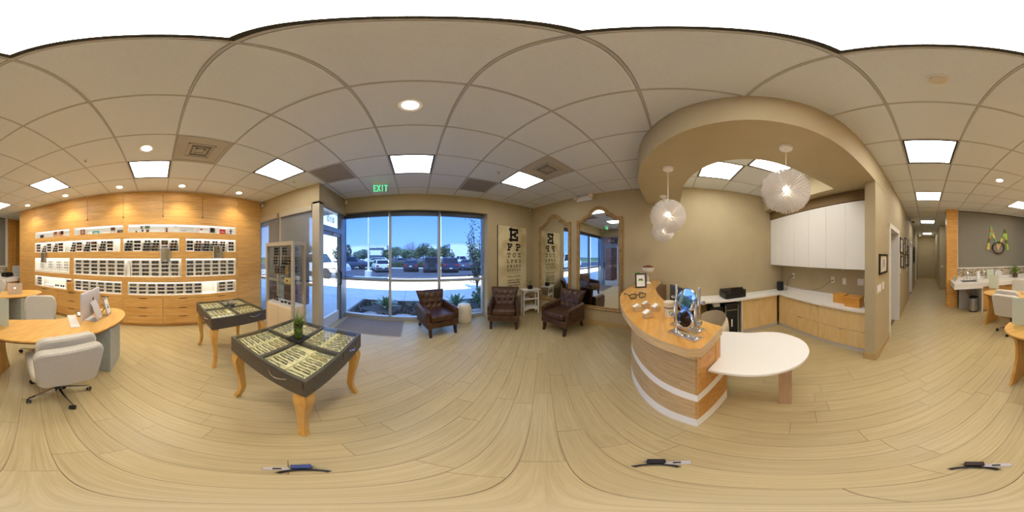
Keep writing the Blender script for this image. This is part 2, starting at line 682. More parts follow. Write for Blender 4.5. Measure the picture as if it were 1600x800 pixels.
# ---------------- dropped soffit over the reception desk
SZ = 2.67
outer = [(3.22, .45), (2.7, .46), (2.3, .455), (1.9, .38), (1.62, .28), (1.38, .14), (1.15, -.05), (.97, -.27), (.84, -.48), (.74, -.75), (.685, -1.05), (.667, -1.4), (.667, -2.05)]
outer = outer[:2] + smoothpath(outer[1:], 4)[1:]
inner = [(3.22, -.18), (2.6, -.18), (2.28, -.19), (1.94, -.27), (1.69, -.39), (1.52, -.54), (1.40, -.74), (1.34, -.95), (1.32, -1.25), (1.32, -1.6), (1.32, -2.06), (3.22, -2.06)]
ic = smoothpath(inner[1:-2], 4)
inner = [inner[0]] + ic + [(1.32, -2.06), (3.22, -2.06)]
bm = bmesh.new()
def loop(pts, z):
    vs = [bm.verts.new((x, y, z)) for x, y in pts]
    return vs
def wallstrip(pts, z0, z1):
    a = loop(pts, z0)
    c = loop(pts, z1)
    for i in range(len(pts) - 1):
        bm.faces.new((a[i], a[i + 1], c[i + 1], c[i]))
wallstrip(outer, SZ, 3.08)
wallstrip(inner, SZ, 3.08)
poly = outer + [(.667, -2.62), (3.22, -2.62), (3.22, -2.06)] + inner[::-1][1:]
vs = loop(poly, SZ)
es = [bm.edges.new((vs[i], vs[(i + 1) % len(vs)])) for i in range(len(vs))]
bmesh.ops.triangle_fill(bm, use_beauty=True, use_dissolve=False, edges=es)
bmesh.ops.remove_doubles(bm, verts=bm.verts, dist=1e-5)
bmesh.ops.recalc_face_normals(bm, faces=bm.faces)
me = bpy.data.meshes.new('soffit_ceiling')
bm.to_mesh(me)
bm.free()
me.materials.append(MT['wall'])
me.shade_smooth()
me.set_sharp_from_angle(angle=R(35))
so = bpy.data.objects.new('soffit_ceiling', me)
COL.objects.link(so)
so['kind'] = 'structure'

# ---------------- baseboards and door trims
MT['basewood'] = plain('baseboard_tan', (186, 158, 108), 0.5)
b = MB()
for y0, y1 in ((D1[1] + .06, -2.05), (D2[1] + .06, D1[0] - .06), (D3[1] + .06, D2[0] - .06), (-11.8, D3[0] - .06)):
    b.box(0.655, y0, 0, 0.669, y1, 0.125)
b.box(0.655, -2.049, 0, 0.834, -2.035, 0.125)
struct('hall_baseboard', b, 'basewood')
b = MB()
b.box(3.206, .45, 0, 3.219, 3.6, 0.11)
b.box(1.75, 3.596, 0, 3.205, 3.609, 0.11)
struct('lobby_baseboard', b, 'basewood')
b = MB()
b.box(-0.6, -11.798, 0, 0.65, -11.785, .125)
b.box(-0.599, -11.78, 0, -0.585, -7.6, .125)
b.box(-3.0, -7.599, 0, -0.6, -7.585, .125)
struct('corridor_baseboard', b, 'basewood')
b = MB()
for d in (D1, D2, D3):
    for xx0, xx1 in ((0.652, 0.669),):
        b.box(xx0, d[0] - .055, 0, xx1, d[0] + .005, 2.17)
        b.box(xx0, d[1] - .005, 0, xx1, d[1] + .055, 2.17)
        b.box(xx0, d[0] - .055, 2.15, xx1, d[1] + .055, 2.21)
    b.box(0.655, d[0], 0, 0.83, d[0] + .035, 2.16)
    b.box(0.655, d[1] - .035, 0, 0.83, d[1], 2.16)
    b.box(0.655, d[0] + .035, 2.12, 0.83, d[1] - .035, 2.16)
struct('trim_1', b, 'whitep')
# hall doors
def hall_door(name, d, ang, hand=1):
    wd = d[1] - d[0] - .08
    m = MB().box(0, 0, 0.01, 0.04, wd, 2.11)
    o = struct(name, m, 'whitep')
    o.location = (0.79, d[0] + .04, 0)
    o.rotation_euler = (0, 0, ang)
    h = MB()
    for sx_ in (-0.0, 0.04):
        sg = -1 if sx_ == 0 else 1
        h.lathe([(.027, 0), (.027, .012)], 14, mat=Matrix.Translation((sx_, wd - .07, .98)) @ Matrix.Rotation(sg * PI / 2, 4, 'Y'))
        h.tube([(sx_, wd - .07, .98), (sx_ + sg * .05, wd - .07, .98), (sx_ + sg * .055, wd - .18, .98)], .009, 8)
    obj('handle', h, 'steel', o, True)
    return o
hall_door('door_2', D1, R(-84))
hall_door('door_3', D2, 0)
hall_door('door_4', D3, 0)
# things glimpsed in the store room
sh = thing('storage_shelf', 'dark storage shelf glimpsed through the open hall door', 'shelf', (1.6, -3.0, 0), 0)
for x in (-.45, .45):
    obj('upright', MB().box(x - .02, -.15, 0, x + .02, .15, 1.9), 'blackm', sh)
for z in (.3, .75, 1.2, 1.65):
    obj('shelf', MB().box(-.43, -.15, z, .43, .15, z + .025), 'blackm', sh)
for k, (dx, z, hh, c) in enumerate(((-.2, .325, .25, (120, 40, 34)), (.15, .775, .3, (60, 66, 80)), (-.15, 1.225, .3, (150, 140, 120)), (.2, 1.675, .2, (50, 44, 40)))):
    bx_ = MB().box(-.12, -.1, 0, .12, .1, hh).box(-.125, -.105, hh * .8, .125, .105, hh)
    o = obj('storage_box', bx_, plain('box%d' % k, c, .7), loc=(1.6 + dx, -3.0, z + .001))
    tag(o, 'storage box on the %s shelf of the dark storeroom rack' % ['lowest', 'second lowest', 'second highest', 'top'][k], 'box')

# ---------------- ceiling fixtures
MT['panel_light'] = emitter('troffer_glow', LAMP_COL, LAMP)
MT['panel_frame'] = plain('troffer_frame', (60, 55, 46), 0.5)
names = {(0, 0): 'large square ceiling light panel directly overhead', (-4, 0): 'square ceiling light between downlight and shelf wall middle', (-3, 3): 'square ceiling light near the corner of the northwest glazing',
         (0, 4): 'square ceiling light centred before the front window', (3, 4): 'square ceiling light above the side table and armchairs', (0, -3): 'square ceiling light near the mouth of the hallway',
         (0, -6): 'first square ceiling light inside the hallway', (0, -11): 'second square ceiling light inside the hallway', (0, -17): 'last square ceiling light at the hallway end',
         (-4, -3): 'square ceiling light before the left part of the shelf wall', (-4, -6): 'square ceiling light before the grey logo panel', (4, -1): 'alcove ceiling light nearer the lobby mirrors', (3, -2): 'alcove ceiling light nearer the white wall cabinets'}
for (ix, iy) in lamp_tiles:
    x, y = GX + (ix + .5) * TS, GY + (iy + .5) * TS
    t = thing('ceiling_light', names[(ix, iy)], 'ceiling light', (x, y, ZC), 0, 'recessed square ceiling lights')
    fr = MB()
    h = TS / 2 - 0.012
    for s in (-1, 1):
        fr.box(s * h, -h, 0, s * (h - .022), h, .028)
        fr.box(-h + .022, s * h, 0, h - .022, s * (h - .022), .028)
    obj('frame', fr, 'panel_frame', t)
    hh = h - .022
    obj('diffuser', MB().box(-hh, -hh, .008, hh, hh, .014), 'panel_light', t)
MT['vent'] = plain('vent_grey', (196, 190, 180), 0.6)
MT['ventd'] = plain('vent_dark', (140, 136, 132), 0.7)
vn = {(-3, 1): 'square ceiling vent before the shelf wall', (-2, 4): 'square ceiling vent near the entrance door', (2, 5): 'square ceiling vent close to the front window', (3, 3): 'square ceiling vent before the lobby mirrors'}
for k, (ix, iy) in enumerate(vent_tiles):
    x, y = GX + (ix + .5) * TS, GY + (iy + .5) * TS
    t = thing('ceiling_vent', vn[(ix, iy)], 'vent', (x, y, ZC), 0, 'ceiling vents')
    h = TS / 2 - .012
    dark = k in (1, 2)
    obj('backing', MB().box(-h, -h, .006, h, h, .026), 'vent', t)
    fr = MB()
    for s in (-1, 1):
        fr.box(s * h, -h, -.002, s * (h - .03), h, .006)
        fr.box(-h + .03, s * h, -.002, h - .03, s * (h - .03), .006)
    obj('frame', fr, 'vent', t)
    if dark:
        for q in range(-4, 5):
            obj('slat', MB().box(-h + .03, q * .06 - .012, -.001, h - .03, q * .06 + .012, .006, mat=Matrix.Identity(4)), 'ventd', t)
    else:
        for q in range(3):
            r0 = .06 + q * .05
            m = MB()
            for s in (-1, 1):
                m.box(s * r0, -r0, -.008 + q * .002, s * (r0 - .02), r0, .006)
                m.box(-r0, s * r0, -.008 + q * .002, r0, s * (r0 - .02), .006)
            obj('slat', m, 'ventd' if q == 1 else 'vent', t)
MT['spot'] = emitter('downlight_glow', (1.0, 0.88, 0.68), 24.0)
def downlight(x, y, label, power, spot=80):
    t = thing('downlight', label, 'ceiling light', (x, y, ZC), 0, 'round recessed downlights')
    obj('trim_ring', MB().lathe([(.055, .0), (.085, -.006), (.09, -.001), (.09, .0)], 24, cap=False), 'whitep', t, True)
    obj('lens', MB().lathe([(.058, -.001), (.03, -.004), (0.0001, -.005)], 20, cap=False), 'spot', t, True)
    ld = bpy.data.lights.new('downlight_beam', 'SPOT')
    ld.energy = power
    ld.color = (1.0, .84, .58)
    ld.spot_size = R(spot)
    ld.spot_blend = .7
    ld.shadow_soft_size = .05
    lo = bpy.data.objects.new('downlight_beam', ld)
    COL.objects.link(lo)
    lo.parent = t
    lo.location = (0, 0, -.02)
for i, y in enumerate((-3.25, -2.02, -.77, .45, 1.68)):
    downlight(-3.13, y, 'wall washing downlight, %s from the window end of the shelf wall' % ['fifth', 'fourth', 'third', 'second', 'first'][i], 30, 110)
downlight(-.03, 1.09, 'large round downlight nearest the front window light', 36, 120)
downlight(-1.86, -.14, 'round downlight beside the square light facing the shelf wall', 34, 120)
downlight(-1.25, -2.61, 'round downlight above the rear desks near the logo wall', 34, 120)
t = thing('smoke_detector', 'round white smoke detector on the ceiling before the hallway', 'detector', (-.05, -.76, ZC))
obj('base', MB().lathe([(.055, 0), (.055, -.012), (.0001, -.012)], 24), 'whitep', t, True)
obj('ring', MB().lathe([(.04, -.012), (.04, -.03), (.03, -.036), (.0001, -.036)], 20), 'offwhite', t, True)
for (x, y, lb) in ((1.25, 2.21, 'small sprinkler head before the front window lights'), (-1.95, -.94, 'small sprinkler head near the shelf wall downlights'), (-1.97, 2.16, 'small sprinkler head near the entrance vent')):
    t = thing('sprinkler', lb, 'sprinkler', (x, y, ZC))
    obj('cup', MB().lathe([(.03, 0), (.026, -.006), (.0001, -.006)], 16), 'whitep', t, True)
    obj('head', MB().lathe([(.007, -.006), (.007, -.03), (.016, -.032), (.016, -.036), (.0001, -.037)], 12), 'steel', t, True)

# ================================================================== WINDOWS AND ENTRANCE
WY = 3.83
def win_frame(name, bars, panes, frame_m='mull', glass='glass'):
    """bars: boxes; panes: boxes of glass; each bar and pane is a part"""
    m = MB().box(*bars[0])
    root = struct(name, m, frame_m)
    for q in bars[1:]:
        obj('frame_bar', MB().box(*q), frame_m, root)
    for q in panes:
        obj('pane', MB().box(*q), glass, root)
    return root
y0, y1 = WY - .03, WY + .07
gx = [-1.74, -0.585, 0.575, 1.72]
bars = [(-1.79, y0, 0.0, 1.72, y1, .10), (-1.79, y0, 2.64, 1.72, y1, 2.70), (-1.79, y0, .10, -1.74, y1, 2.64), (1.67, y0, .10, 1.72, y1, 2.64),
        (-.61, y0 - .012, .10, -.555, y1, 2.64), (.545, y0 - .012, .10, .605, y1, 2.64)]
for a, c in ((-1.74, -.61), (-.555, .545), (.605, 1.67)):
    bars.append((a, y0, .985, c, y1, 1.045))
panes = []
for a, c in ((-1.74, -.61), (-.555, .545), (.605, 1.67)):
    panes.append((a, WY + .02, .10, c, WY + .028, .985))
    panes.append((a, WY + .02, 1.045, c, WY + .028, 2.64))
win_frame('window_1', bars, panes)
# roller screens drawn down to the transom bar
MT['hem'] = plain('shade_hem', (40, 42, 48), 0.6)
MT['cass'] = plain('shade_cassette', (56, 60, 72), 0.5)
for k, (a, c, zb) in enumerate(((-1.735, -.612, 1.06), (-.552, .542, 1.075), (.608, 1.665, 1.11))):
    t = thing('roller_shade', ['roller screen over the window pane nearest the entrance door', 'roller screen over the middle pane of the front window', 'roller screen over the window pane beside the eye chart'][k], 'shade', ((a + c) / 2, WY - .07, 2.6), 0, 'roller screens of the front window')
    hw = (c - a) / 2
    obj('cassette', MB().box(-hw, -.04, -.05, hw, .035, .055), 'cass', t)
    obj('screen_cloth', MB().box(-hw + .006, -.001, zb - 2.6 + .02, hw - .006, .001, -.05), 'shade', t)
    obj('hem_bar', MB().box(-hw + .006, -.008, zb - 2.6, hw - .006, .008, zb - 2.6 + .02), 'hem', t)
# glazing of the short wall behind the display tower
gy = 2.60
bars = [(-3.70, gy - .05, 0, -1.66, gy + .05, .12), (-3.70, gy - .05, 2.56, -1.80, gy + .05, 2.62), (-1.82, gy - .10, .12, -1.66, gy + .05, 2.66), (-2.80, gy - .05, .12, -2.74, gy + .05, 2.56), (-3.70, gy - .05, .12, -3.64, gy + .05, 2.56),
        (-3.64, gy - .04, 1.0, -2.80, gy + .04, 1.05), (-2.74, gy - .04, 1.0, -1.82, gy + .04, 1.05)]
panes = [(-3.64, gy, .12, -2.80, gy + .008, 1.0), (-2.74, gy, .12, -1.82, gy + .008, 1.0), (-3.64, gy, 1.05, -2.80, gy + .008, 2.56), (-2.74, gy, 1.05, -1.82, gy + .008, 2.56)]
MT['taupe'] = plain('taupe_frame', (190, 180, 158), 0.45, 0.2)
win_frame('window_2', bars, panes, 'taupe')
for k, (a, c) in enumerate(((-3.62, -2.81), (-2.73, -1.83))):
    t = thing('roller_shade', ['grey roller screen behind the shelf wall end, beside the display tower', 'grey roller screen directly behind the glass display tower'][k], 'shade', ((a + c) / 2, gy - .055, 2.56), 0, 'roller screens of the west glazing')
    hw = (c - a) / 2
    obj('cassette', MB().box(-hw, -.06, -.07, hw, .04, .04), 'taupe', t)
    obj('screen_cloth', MB().box(-hw + .006, -.001, -1.45, hw - .006, .001, -.07), 'shadew', t)
    obj('hem_bar', MB().box(-hw + .006, -.008, -1.47, hw - .006, .008, -1.45), 'hem', t)
# entrance door with transom
DXP = -1.78
bars = [(DXP - .05, 2.66, 2.60, DXP + .06, 3.76, 2.68), (DXP - .05, 2.66, 0, DXP + .06, 2.72, 2.60), (DXP - .05, 3.56, 0, DXP + .06, 3.76, 2.60), (DXP - .05, 2.72, 2.13, DXP + .06, 3.56, 2.24)]
panes = [(DXP, 2.72, 2.24, DXP + .008, 3.56, 2.60)]
MT['bluealum'] = plain('entrance_frame', (150, 158, 168), 0.4, 0.5)
win_frame('window_3', bars, panes, 'bluealum')
m = MB().box(DXP - .02, 2.725, .01, DXP + .025, 2.80, 2.125)
d = struct('door_1', m, 'alum')
obj('stile', MB().box(DXP - .02, 3.48, .01, DXP + .025, 3.555, 2.125), 'bluealum', d)
obj('top_rail', MB().box(DXP - .02, 2.80, 2.05, DXP + .025, 3.48, 2.125), 'bluealum', d)
obj('bottom_rail', MB().box(DXP - .02, 2.80, .01, DXP + .025, 3.48, .26), 'alum', d)
obj('pane', MB().box(DXP, 2.80, .26, DXP + .008, 3.48, 2.05), 'glass', d)
hb = MB().tube([(DXP + .025, 3.50, .92), (DXP + .09, 3.50, .92), (DXP + .09, 3.50, 1.22), (DXP + .025, 3.50, 1.22)], .012, 8)
obj('handle', hb, 'blackm', d, True)
obj('closer', MB().box(DXP + .026, 3.15, 2.06, DXP + .07, 3.47, 2.11), 'mull', d)
# house number on the transom glass, seen from behind (reads from outside)
MT['vinyl'] = plain('white_vinyl', (230, 228, 240), 0.5)
vd = thing('house_number', 'reversed white digits on the transom glass above the entrance', 'number', (DXP + .012, 3.1, 2.42))
def ring_pts(cy, cz, ry, rz, n=16):
    return [(0, cy + ry * math.cos(2 * PI * i / n), cz + rz * math.sin(2 * PI * i / n)) for i in range(n)]
obj('digit', MB().tube(ring_pts(-.09, 0, .035, .065), .009, 6, closed=True), 'vinyl', vd, True)
obj('digit', MB().tube([(0, .02, -.07), (0, .02, .07), (0, .045, .045)], .009, 6), 'vinyl', vd, True)
obj('digit', MB().tube(ring_pts(.13, 0, .035, .065), .009, 6, closed=True), 'vinyl', vd, True)
# mat
MT['mat'] = mottled('door_mat_weave', (118, 108, 102), (150, 140, 132), 120, 0.95, 0.3)
t = thing('door_mat', 'grey ribbed door mat inside the glass entrance', 'mat', (-.93, 3.36, 0))
obj('carpet', MB().box(-.66, -.38, 0.0005, .66, .40, .008), 'mat', t)
m = MB()
for s in (-1, 1):
    m.box(s * .66, -.40, 0.0005, s * .685, .42, .006)
    m.box(-.66, s * .40 + (.01 if s > 0 else 0) - .02, .0005, .66, s * .40 + .01 if s > 0 else -.38, .006)
obj('border', m, plain('mat_border', (150, 140, 128), .8), t)
rb = MB()
for i in range(44):
    x = -.65 + i * .03
    rb.box(x, -.375, .008, x + .012, .395, .011)
stuff(obj('ribs', rb, 'mat', t))

# ================================================================== OUTSIDE
MT['conc'] = mottled('sidewalk_concrete', (206, 204, 198), (222, 220, 214), 2, 0.9, 0.05)
MT['concj'] = plain('walk_joint', (120, 118, 112), 0.9)
MT['asph'] = mottled('asphalt', (70, 72, 78), (84, 86, 92), 6, 0.95, 0.05)
MT['mulch'] = mottled('planting_bed_mulch', (60, 52, 48), (116, 104, 96), 26, 0.95, 0.6)
b = MB().box(-30, 3.9, -.5, -1.86, 12.2, -.02).box(-1.86, 5.66, -.5, 4.6, 12.2, -.02).box(4.6, 3.92, -.5, 30, 12.2, -.02)
b.box(-30, 2.75, -.5, -1.86, 3.9, -.02)
walk = struct('sidewalk', b, 'conc')
m = MB()
for x in (-9, -6.4, -4.1, -.4, 3.6, 7):
    m.box(x, 5.7, -.0199, x + .012, 12.2, -.0185)
for y in (5.68, 7.6, 9.6):
    m.box(-12, y, -.0198, 12, y + .012, -.0186)
obj('joint', m, 'concj', walk)
struct('parking_ground', MB().box(-60, 12.2, -.8, 60, 25.2, -.35), 'asph')
struct('kerb', MB().box(-60, 12.2, -.36, 60, 12.36, -.2).box(-60, 25.2, -.5, 60, 25.5, -.22), 'conc')
MT['lawn'] = mottled('lawn_grass', (70, 104, 40), (110, 140, 62), 3, 0.95, 0.2)
struct('lawn', MB().box(-90, 25.5, -.8, 90, 52, -.25), 'lawn')
struct('far_ground', MB().box(-160, 52, -.8, 160, 160, -.3), 'asph')
# planting bed
struct('bed_ground', MB().box(-1.86, 3.92, -.5, 4.6, 5.66, -.04), 'mulch')
struct('trim_2', MB().box(-1.86, 3.93, -.04, -1.80, 5.66, .0).box(-1.80, 5.60, -.04, 4.6, 5.66, .0), 'concj')
# ground cover: low plants nobody could count
MT['cover'] = mottled('ground_cover_leaf', (66, 74, 70), (116, 120, 122), 30, 0.9)
m = MB()
for i in range(2600):
    x = random.uniform(-1.7, 4.4)
    y = random.uniform(4.0, 5.55)
    s = random.uniform(.02, .05)
    a = random.uniform(0, 6.28)
    if noise.noise((x * 1.6, y * 1.6, 0)) < -.12 or any(math.hypot(x - qx, y - qy) < qr for qx, qy, qr in ((-1.15, 4.15, .24), (-.3, 4.1, .26), (.35, 4.12, .24), (-.75, 5.35, .24), (1.7, 4.25, .26), (2.25, 4.58, .55), (-.88, 4.95, .5), (1.33, 5.12, .55), (-.05, 5.25, .2))):
        continue
    z = -.04
    ca, sa = math.cos(a) * s, math.sin(a) * s
    h = random.uniform(.03, .09)
    m.add([(x - ca, y - sa, z), (x + ca, y + sa, z), (x + ca * .3 + random.uniform(-.02, .02), y + sa * .3, z + h), (x - ca * .3, y - sa * .3 + random.uniform(-.02, .02), z + h)], [(0, 1, 2, 3)])
o = stuff(obj('ground_cover_foliage', m, 'cover'))
o['label'] = 'low grey ground cover in the bed outside the window'
o['category'] = 'plants'
MT['rock'] = mottled('bed_rock', (150, 148, 142), (186, 184, 178), 8, 0.9, 0.3)
for k, (x, y, r, lb) in enumerate(((-1.15, 4.15, .2, 'flat pale rock at the corner of the bed nearest the door'), (-.3, 4.1, .22, 'flat pale rock in the bed before the first agave'), (.35, 4.12, .2, 'flat pale rock in the bed behind the first armchair'), (-.75, 5.35, .2, 'flat pale rock behind the first agave'), (1.7, 4.25, .22, 'flat pale rock under the round bush'))):
    bm = bmesh.new()
    bmesh.ops.create_icosphere(bm, subdivisions=2, radius=1)
    for v in bm.verts:
        n_ = 1 + .2 * noise.noise(v.co * 1.5 + Vector((k * 5, 0, 0)))
        v.co = Vector((v.co.x * r * n_, v.co.y * r * .6 * n_, v.co.z * .06 * n_))
    me = bpy.data.meshes.new('rock')
    bm.to_mesh(me)
    bm.free()
    me.materials.append(MT['rock'])
    me.shade_smooth()
    o = bpy.data.objects.new('rock', me)
    COL.objects.link(o)
    o.location = (x, y, 0)
    tag(o, lb, 'rock', 'rocks in the planting bed')
MT['agave'] = mottled('agave_leaf', (86, 132, 104), (140, 176, 140), 5, 0.5)
def agave(x, y, s, label, seed):
    rnd = random.Random(seed)
    t = thing('agave', label, 'plant', (x, y, -.04), 0, 'agaves in the planting bed')
    for i in range(22):
        a = i * 2.4
        el = R(18 + 62 * i / 21)
        L = s * (1.0 - .25 * i / 21) * rnd.uniform(.85, 1.05)
        wv = .055 * s * 2
        dx, dy = math.cos(a), math.sin(a)
        rings = []
        for q in range(6):
            f = q / 5
            ww = wv * (.7 + .9 * f) * (1 - f ** 2.2) + .001
            droop = -.18 * f * f * (1 - i / 21)
            px, pz = f * L * math.cos(el), f * L * (math.sin(el) + droop)
            c_ = Vector((dx * px, dy * px, pz))
            sd_ = Vector((-dy, dx, 0))
            rings.append([c_ - sd_ * ww + Vector((0, 0, .25 * ww)), c_ - Vector((0, 0, .1 * ww)), c_ + sd_ * ww + Vector((0, 0, .25 * ww)), c_ + Vector((0, 0, .02))])
        obj('leaf', MB().loft(rings), 'agave', t, True)
agave(-.88, 4.95, .55, 'agave in the left pane, near the front window mullion', 1)
agave(1.33, 5.12, .56, 'larger agave seen above the white garden stool', 2)
def leafball(cx, cyy, cz, rx, ry, rz, n, s, seed, mb=None, hollow=.55, bias=None):
    rnd = random.Random(seed)
    m = mb or MB()
    for i in range(n):
        while True:
            p = Vector((rnd.uniform(-1, 1), rnd.uniform(-1, 1), rnd.uniform(-1, 1)))
            if hollow < p.length < 1:
                break
        nn = noise.noise(p * 2.2 + Vector((seed * 3.1, 0, 0)))
        if nn < -.25:
            continue
        q = Vector((cx + p.x * rx, cyy + p.y * ry, cz + p.z * rz))
        u = Vector((rnd.gauss(0, 1), rnd.gauss(0, 1), rnd.gauss(0, 1))).normalized()
        v = u.orthogonal().normalized()
        ss = s * rnd.uniform(.6, 1.3)
        m.add([q - u * ss, q + v * ss * .5, q + u * ss, q - v * ss * .5], [(0, 1, 2, 3)])
    return m
MT['boxw'] = mottled('bush_leaf', (70, 98, 72), (124, 150, 110), 12, 0.7)
t = thing('round_bush', 'round clipped bush outside the right pane by the eye chart', 'bush', (2.25, 4.58, -.04))
obj('foliage', leafball(0, 0, .36, .55, .5, .40, 4200, .034, 11, hollow=.7), 'boxw', t)
obj('stem', MB().tube([(0, 0, -.02), (.02, 0, .4)], .03, 8), 'legdark', t, True)
t = thing('fescue_tuft', 'small blue grass tuft beyond the middle pane of the window', 'plant', (-.05, 5.25, -.04))
m = MB()
for i in range(150):
    a = random.uniform(0, 6.28)
    l = random.uniform(.14, .26)
    sp = random.uniform(.2, 1)
    dx, dy = math.cos(a) * l * sp, math.sin(a) * l * sp
    m.add([(dx * .1 - .004, dy * .1, 0), (dx * .1 + .004, dy * .1, 0), (dx, dy, l * (1.1 - .7 * sp))], [(0, 1, 2)])
obj('blades', m, plain('fescue', (120, 150, 150), .7), t)
obj('root_crown', MB().lathe([(.03, 0), (.02, .03), (.0001, .035)], 10), 'legdark', t)
# sapling just outside the right pane
MT['barkg'] = mottled('grey_bark', (92, 84, 80), (124, 114, 108), 18, 0.9, 0.2)
MT['olive'] = mottled('tree_leaf_olive', (64, 84, 56), (104, 124, 86), 4, 0.8)
MT['oliveb'] = mottled('tree_leaf_dusty', (92, 108, 98), (128, 142, 126), 4, 0.8)
MT['darkleaf'] = mottled('tree_leaf_dark', (48, 66, 44), (82, 104, 64), 3, 0.8)
t = thing('sapling', 'slender sparse tree outside the right pane beside the eye chart', 'tree', (2.85, 7.1, -.02))
br = MB()
lf = MB()
rnd = random.Random(5)
for i in range(10):
    a = rnd.uniform(0, 6.28)
    tip = Vector((math.cos(a) * rnd.uniform(.15, .6), math.sin(a) * rnd.uniform(.15, .5), rnd.uniform(1.7, 3.2)))
    mid = Vector((tip.x * .4, tip.y * .4, tip.z * .55))
    br.tube([(0, 0, 0), mid, tip], .012, 5, radii=[.02, .012, .004])
    for k in range(95):
        f = rnd.uniform(.15, 1.05)
        p = (mid * (f * 2) if f < .5 else mid.lerp(tip, f * 2 - 1)) + Vector((rnd.gauss(0, .13), rnd.gauss(0, .13), rnd.gauss(0, .1)))
        u = Vector((rnd.gauss(0, 1), rnd.gauss(0, 1), rnd.gauss(0, 1))).normalized()
        v = u.orthogonal()
        lf.add([p - u * .06, p + v * .03, p + u * .06, p - v * .03], [(0, 1, 2, 3)])
obj('trunk', br, 'barkg', t, True)
obj('foliage', lf, 'darkleaf', t)
# brick pier and entry soffit
MT['brick'] = woodmat('brick_red', (142, 96, 86), (118, 80, 72), (4, 4, 4), 0.85, 0.18)
MT['mortar'] = plain('mortar', (150, 140, 130), 0.9)
PXa, PXb, PYa, PYb = -4.62, -3.25, 3.70, 4.30
pier = struct('brick_column', MB().box(PXa + .008, PYa + .008, -.5, PXb - .008, PYb - .008, 2.9), 'mortar')
bmesh_c = {}
def brick(cx, cyy, cz, lx, ly):
    key = (round(lx, 3), round(ly, 3))
    if key not in bmesh_c:
        bmesh_c[key] = MB().box(-lx / 2, -ly / 2, -.095, lx / 2, ly / 2, .095).mesh('brick', 'brick')
    obj('brick', bmesh_c[key], None, pier, loc=(cx, cyy, cz))
nb = 0
for r_ in range(14):
    z = .08 + r_ * .2
    sh_ = (r_ % 2) * .225
    x = PXa
    first = True
    while x < PXb - .01:
        L = .225 if first and r_ % 2 else .45
        x2 = min(x + L, PXb)
        brick((x + x2) / 2, PYa + .006, z, x2 - x - .012, .02)
        x = x2
        first = False
    y = PYa + .02
    first = True
    while y < PYb - .01:
        L = .2 if first and r_ % 2 == 0 else .4
        y2 = min(y + L, PYb)
        brick(PXb - .006, (y + y2) / 2, z, .02, y2 - y - .012)
        y = y2
        first = False
MT['soff'] = plain('entry_soffit_paint', (150, 160, 172), 0.8)
struct('entry_ceiling', MB().box(-30, 2.75, 2.78, -1.86, 3.98, 2.9), 'soff')
struct('upper_facade_wall', MB().box(-30, 3.30, 3.32, 30, 3.98, 5.6).box(-30, 3.93, 2.9, 30, 3.98, 3.32).box(3.45, 3.3, -.5, 30, 3.95, 3.32).box(-30, 2.6, -.5, -3.9, 2.74, 2.9), 'wall')
struct('roof', MB().box(-30, -14, 5.2, 30, 3.9, 5.5), 'conc')
# bike rack
t = thing('bike_rack', 'black steel hoop bike rack seen through the entrance door', 'rack', (-5.0, 9.0, -.02), R(75))
obj('hoop', MB().tube([(0, -.35, 0), (0, -.35, .75), (0, -.28, .84), (0, .28, .84), (0, .35, .75), (0, .35, 0)], .03, 10), 'blackm', t, True)
for s in (-1, 1):
    obj('foot_plate', MB().lathe([(.07, 0), (.07, .012)], 14, (0, s * .35, 0)), 'blackm', t)
# lamp post
t = thing('light_pole', 'white parking lot light pole on a concrete drum', 'pole', (-3.9, 13.4, -.35))
obj('base', MB().lathe([(.34, 0), (.34, .66), (.30, .70), (.0001, .70)], 28), 'conc', t, True)
obj('foot_plate', MB().lathe([(.16, .70), (.15, .74), (.10, .80)], 16), 'whitep', t, True)
obj('pole', MB().lathe([(.085, .72), (.07, 8.0)], 16), 'whitep', t, True)
obj('lamp_head', MB().box(-.1, -.9, 7.9, .1, .1, 8.02), 'whitep', t)
# hedge along the lot
m = MB()
for i in range(5200):
    x = random.uniform(-16, 14)
    top = .55 + .08 * noise.noise((x * .7, 0, 0))
    f = random.random()
    y = 26.2 + (random.uniform(-.5, .5) if f < .35 else -.5 + random.uniform(-.05, .1))
    z = top + random.uniform(-.05, .06) if f < .35 else random.uniform(-.25, top)
    u = Vector((random.gauss(0, 1), random.gauss(0, 1), random.gauss(0, 1))).normalized() * .11
    v = u.orthogonal() * .55
    p = Vector((x, y, z))
    m.add([p - u, p + v, p + u, p - v], [(0, 1, 2, 3)])
m.box(-16, 25.8, -.3, 14, 26.6, .45)
o = stuff(obj('hedge_foliage', m, 'darkleaf'))
o['label'] = 'low clipped hedge behind the row of parked cars'
o['category'] = 'hedge'
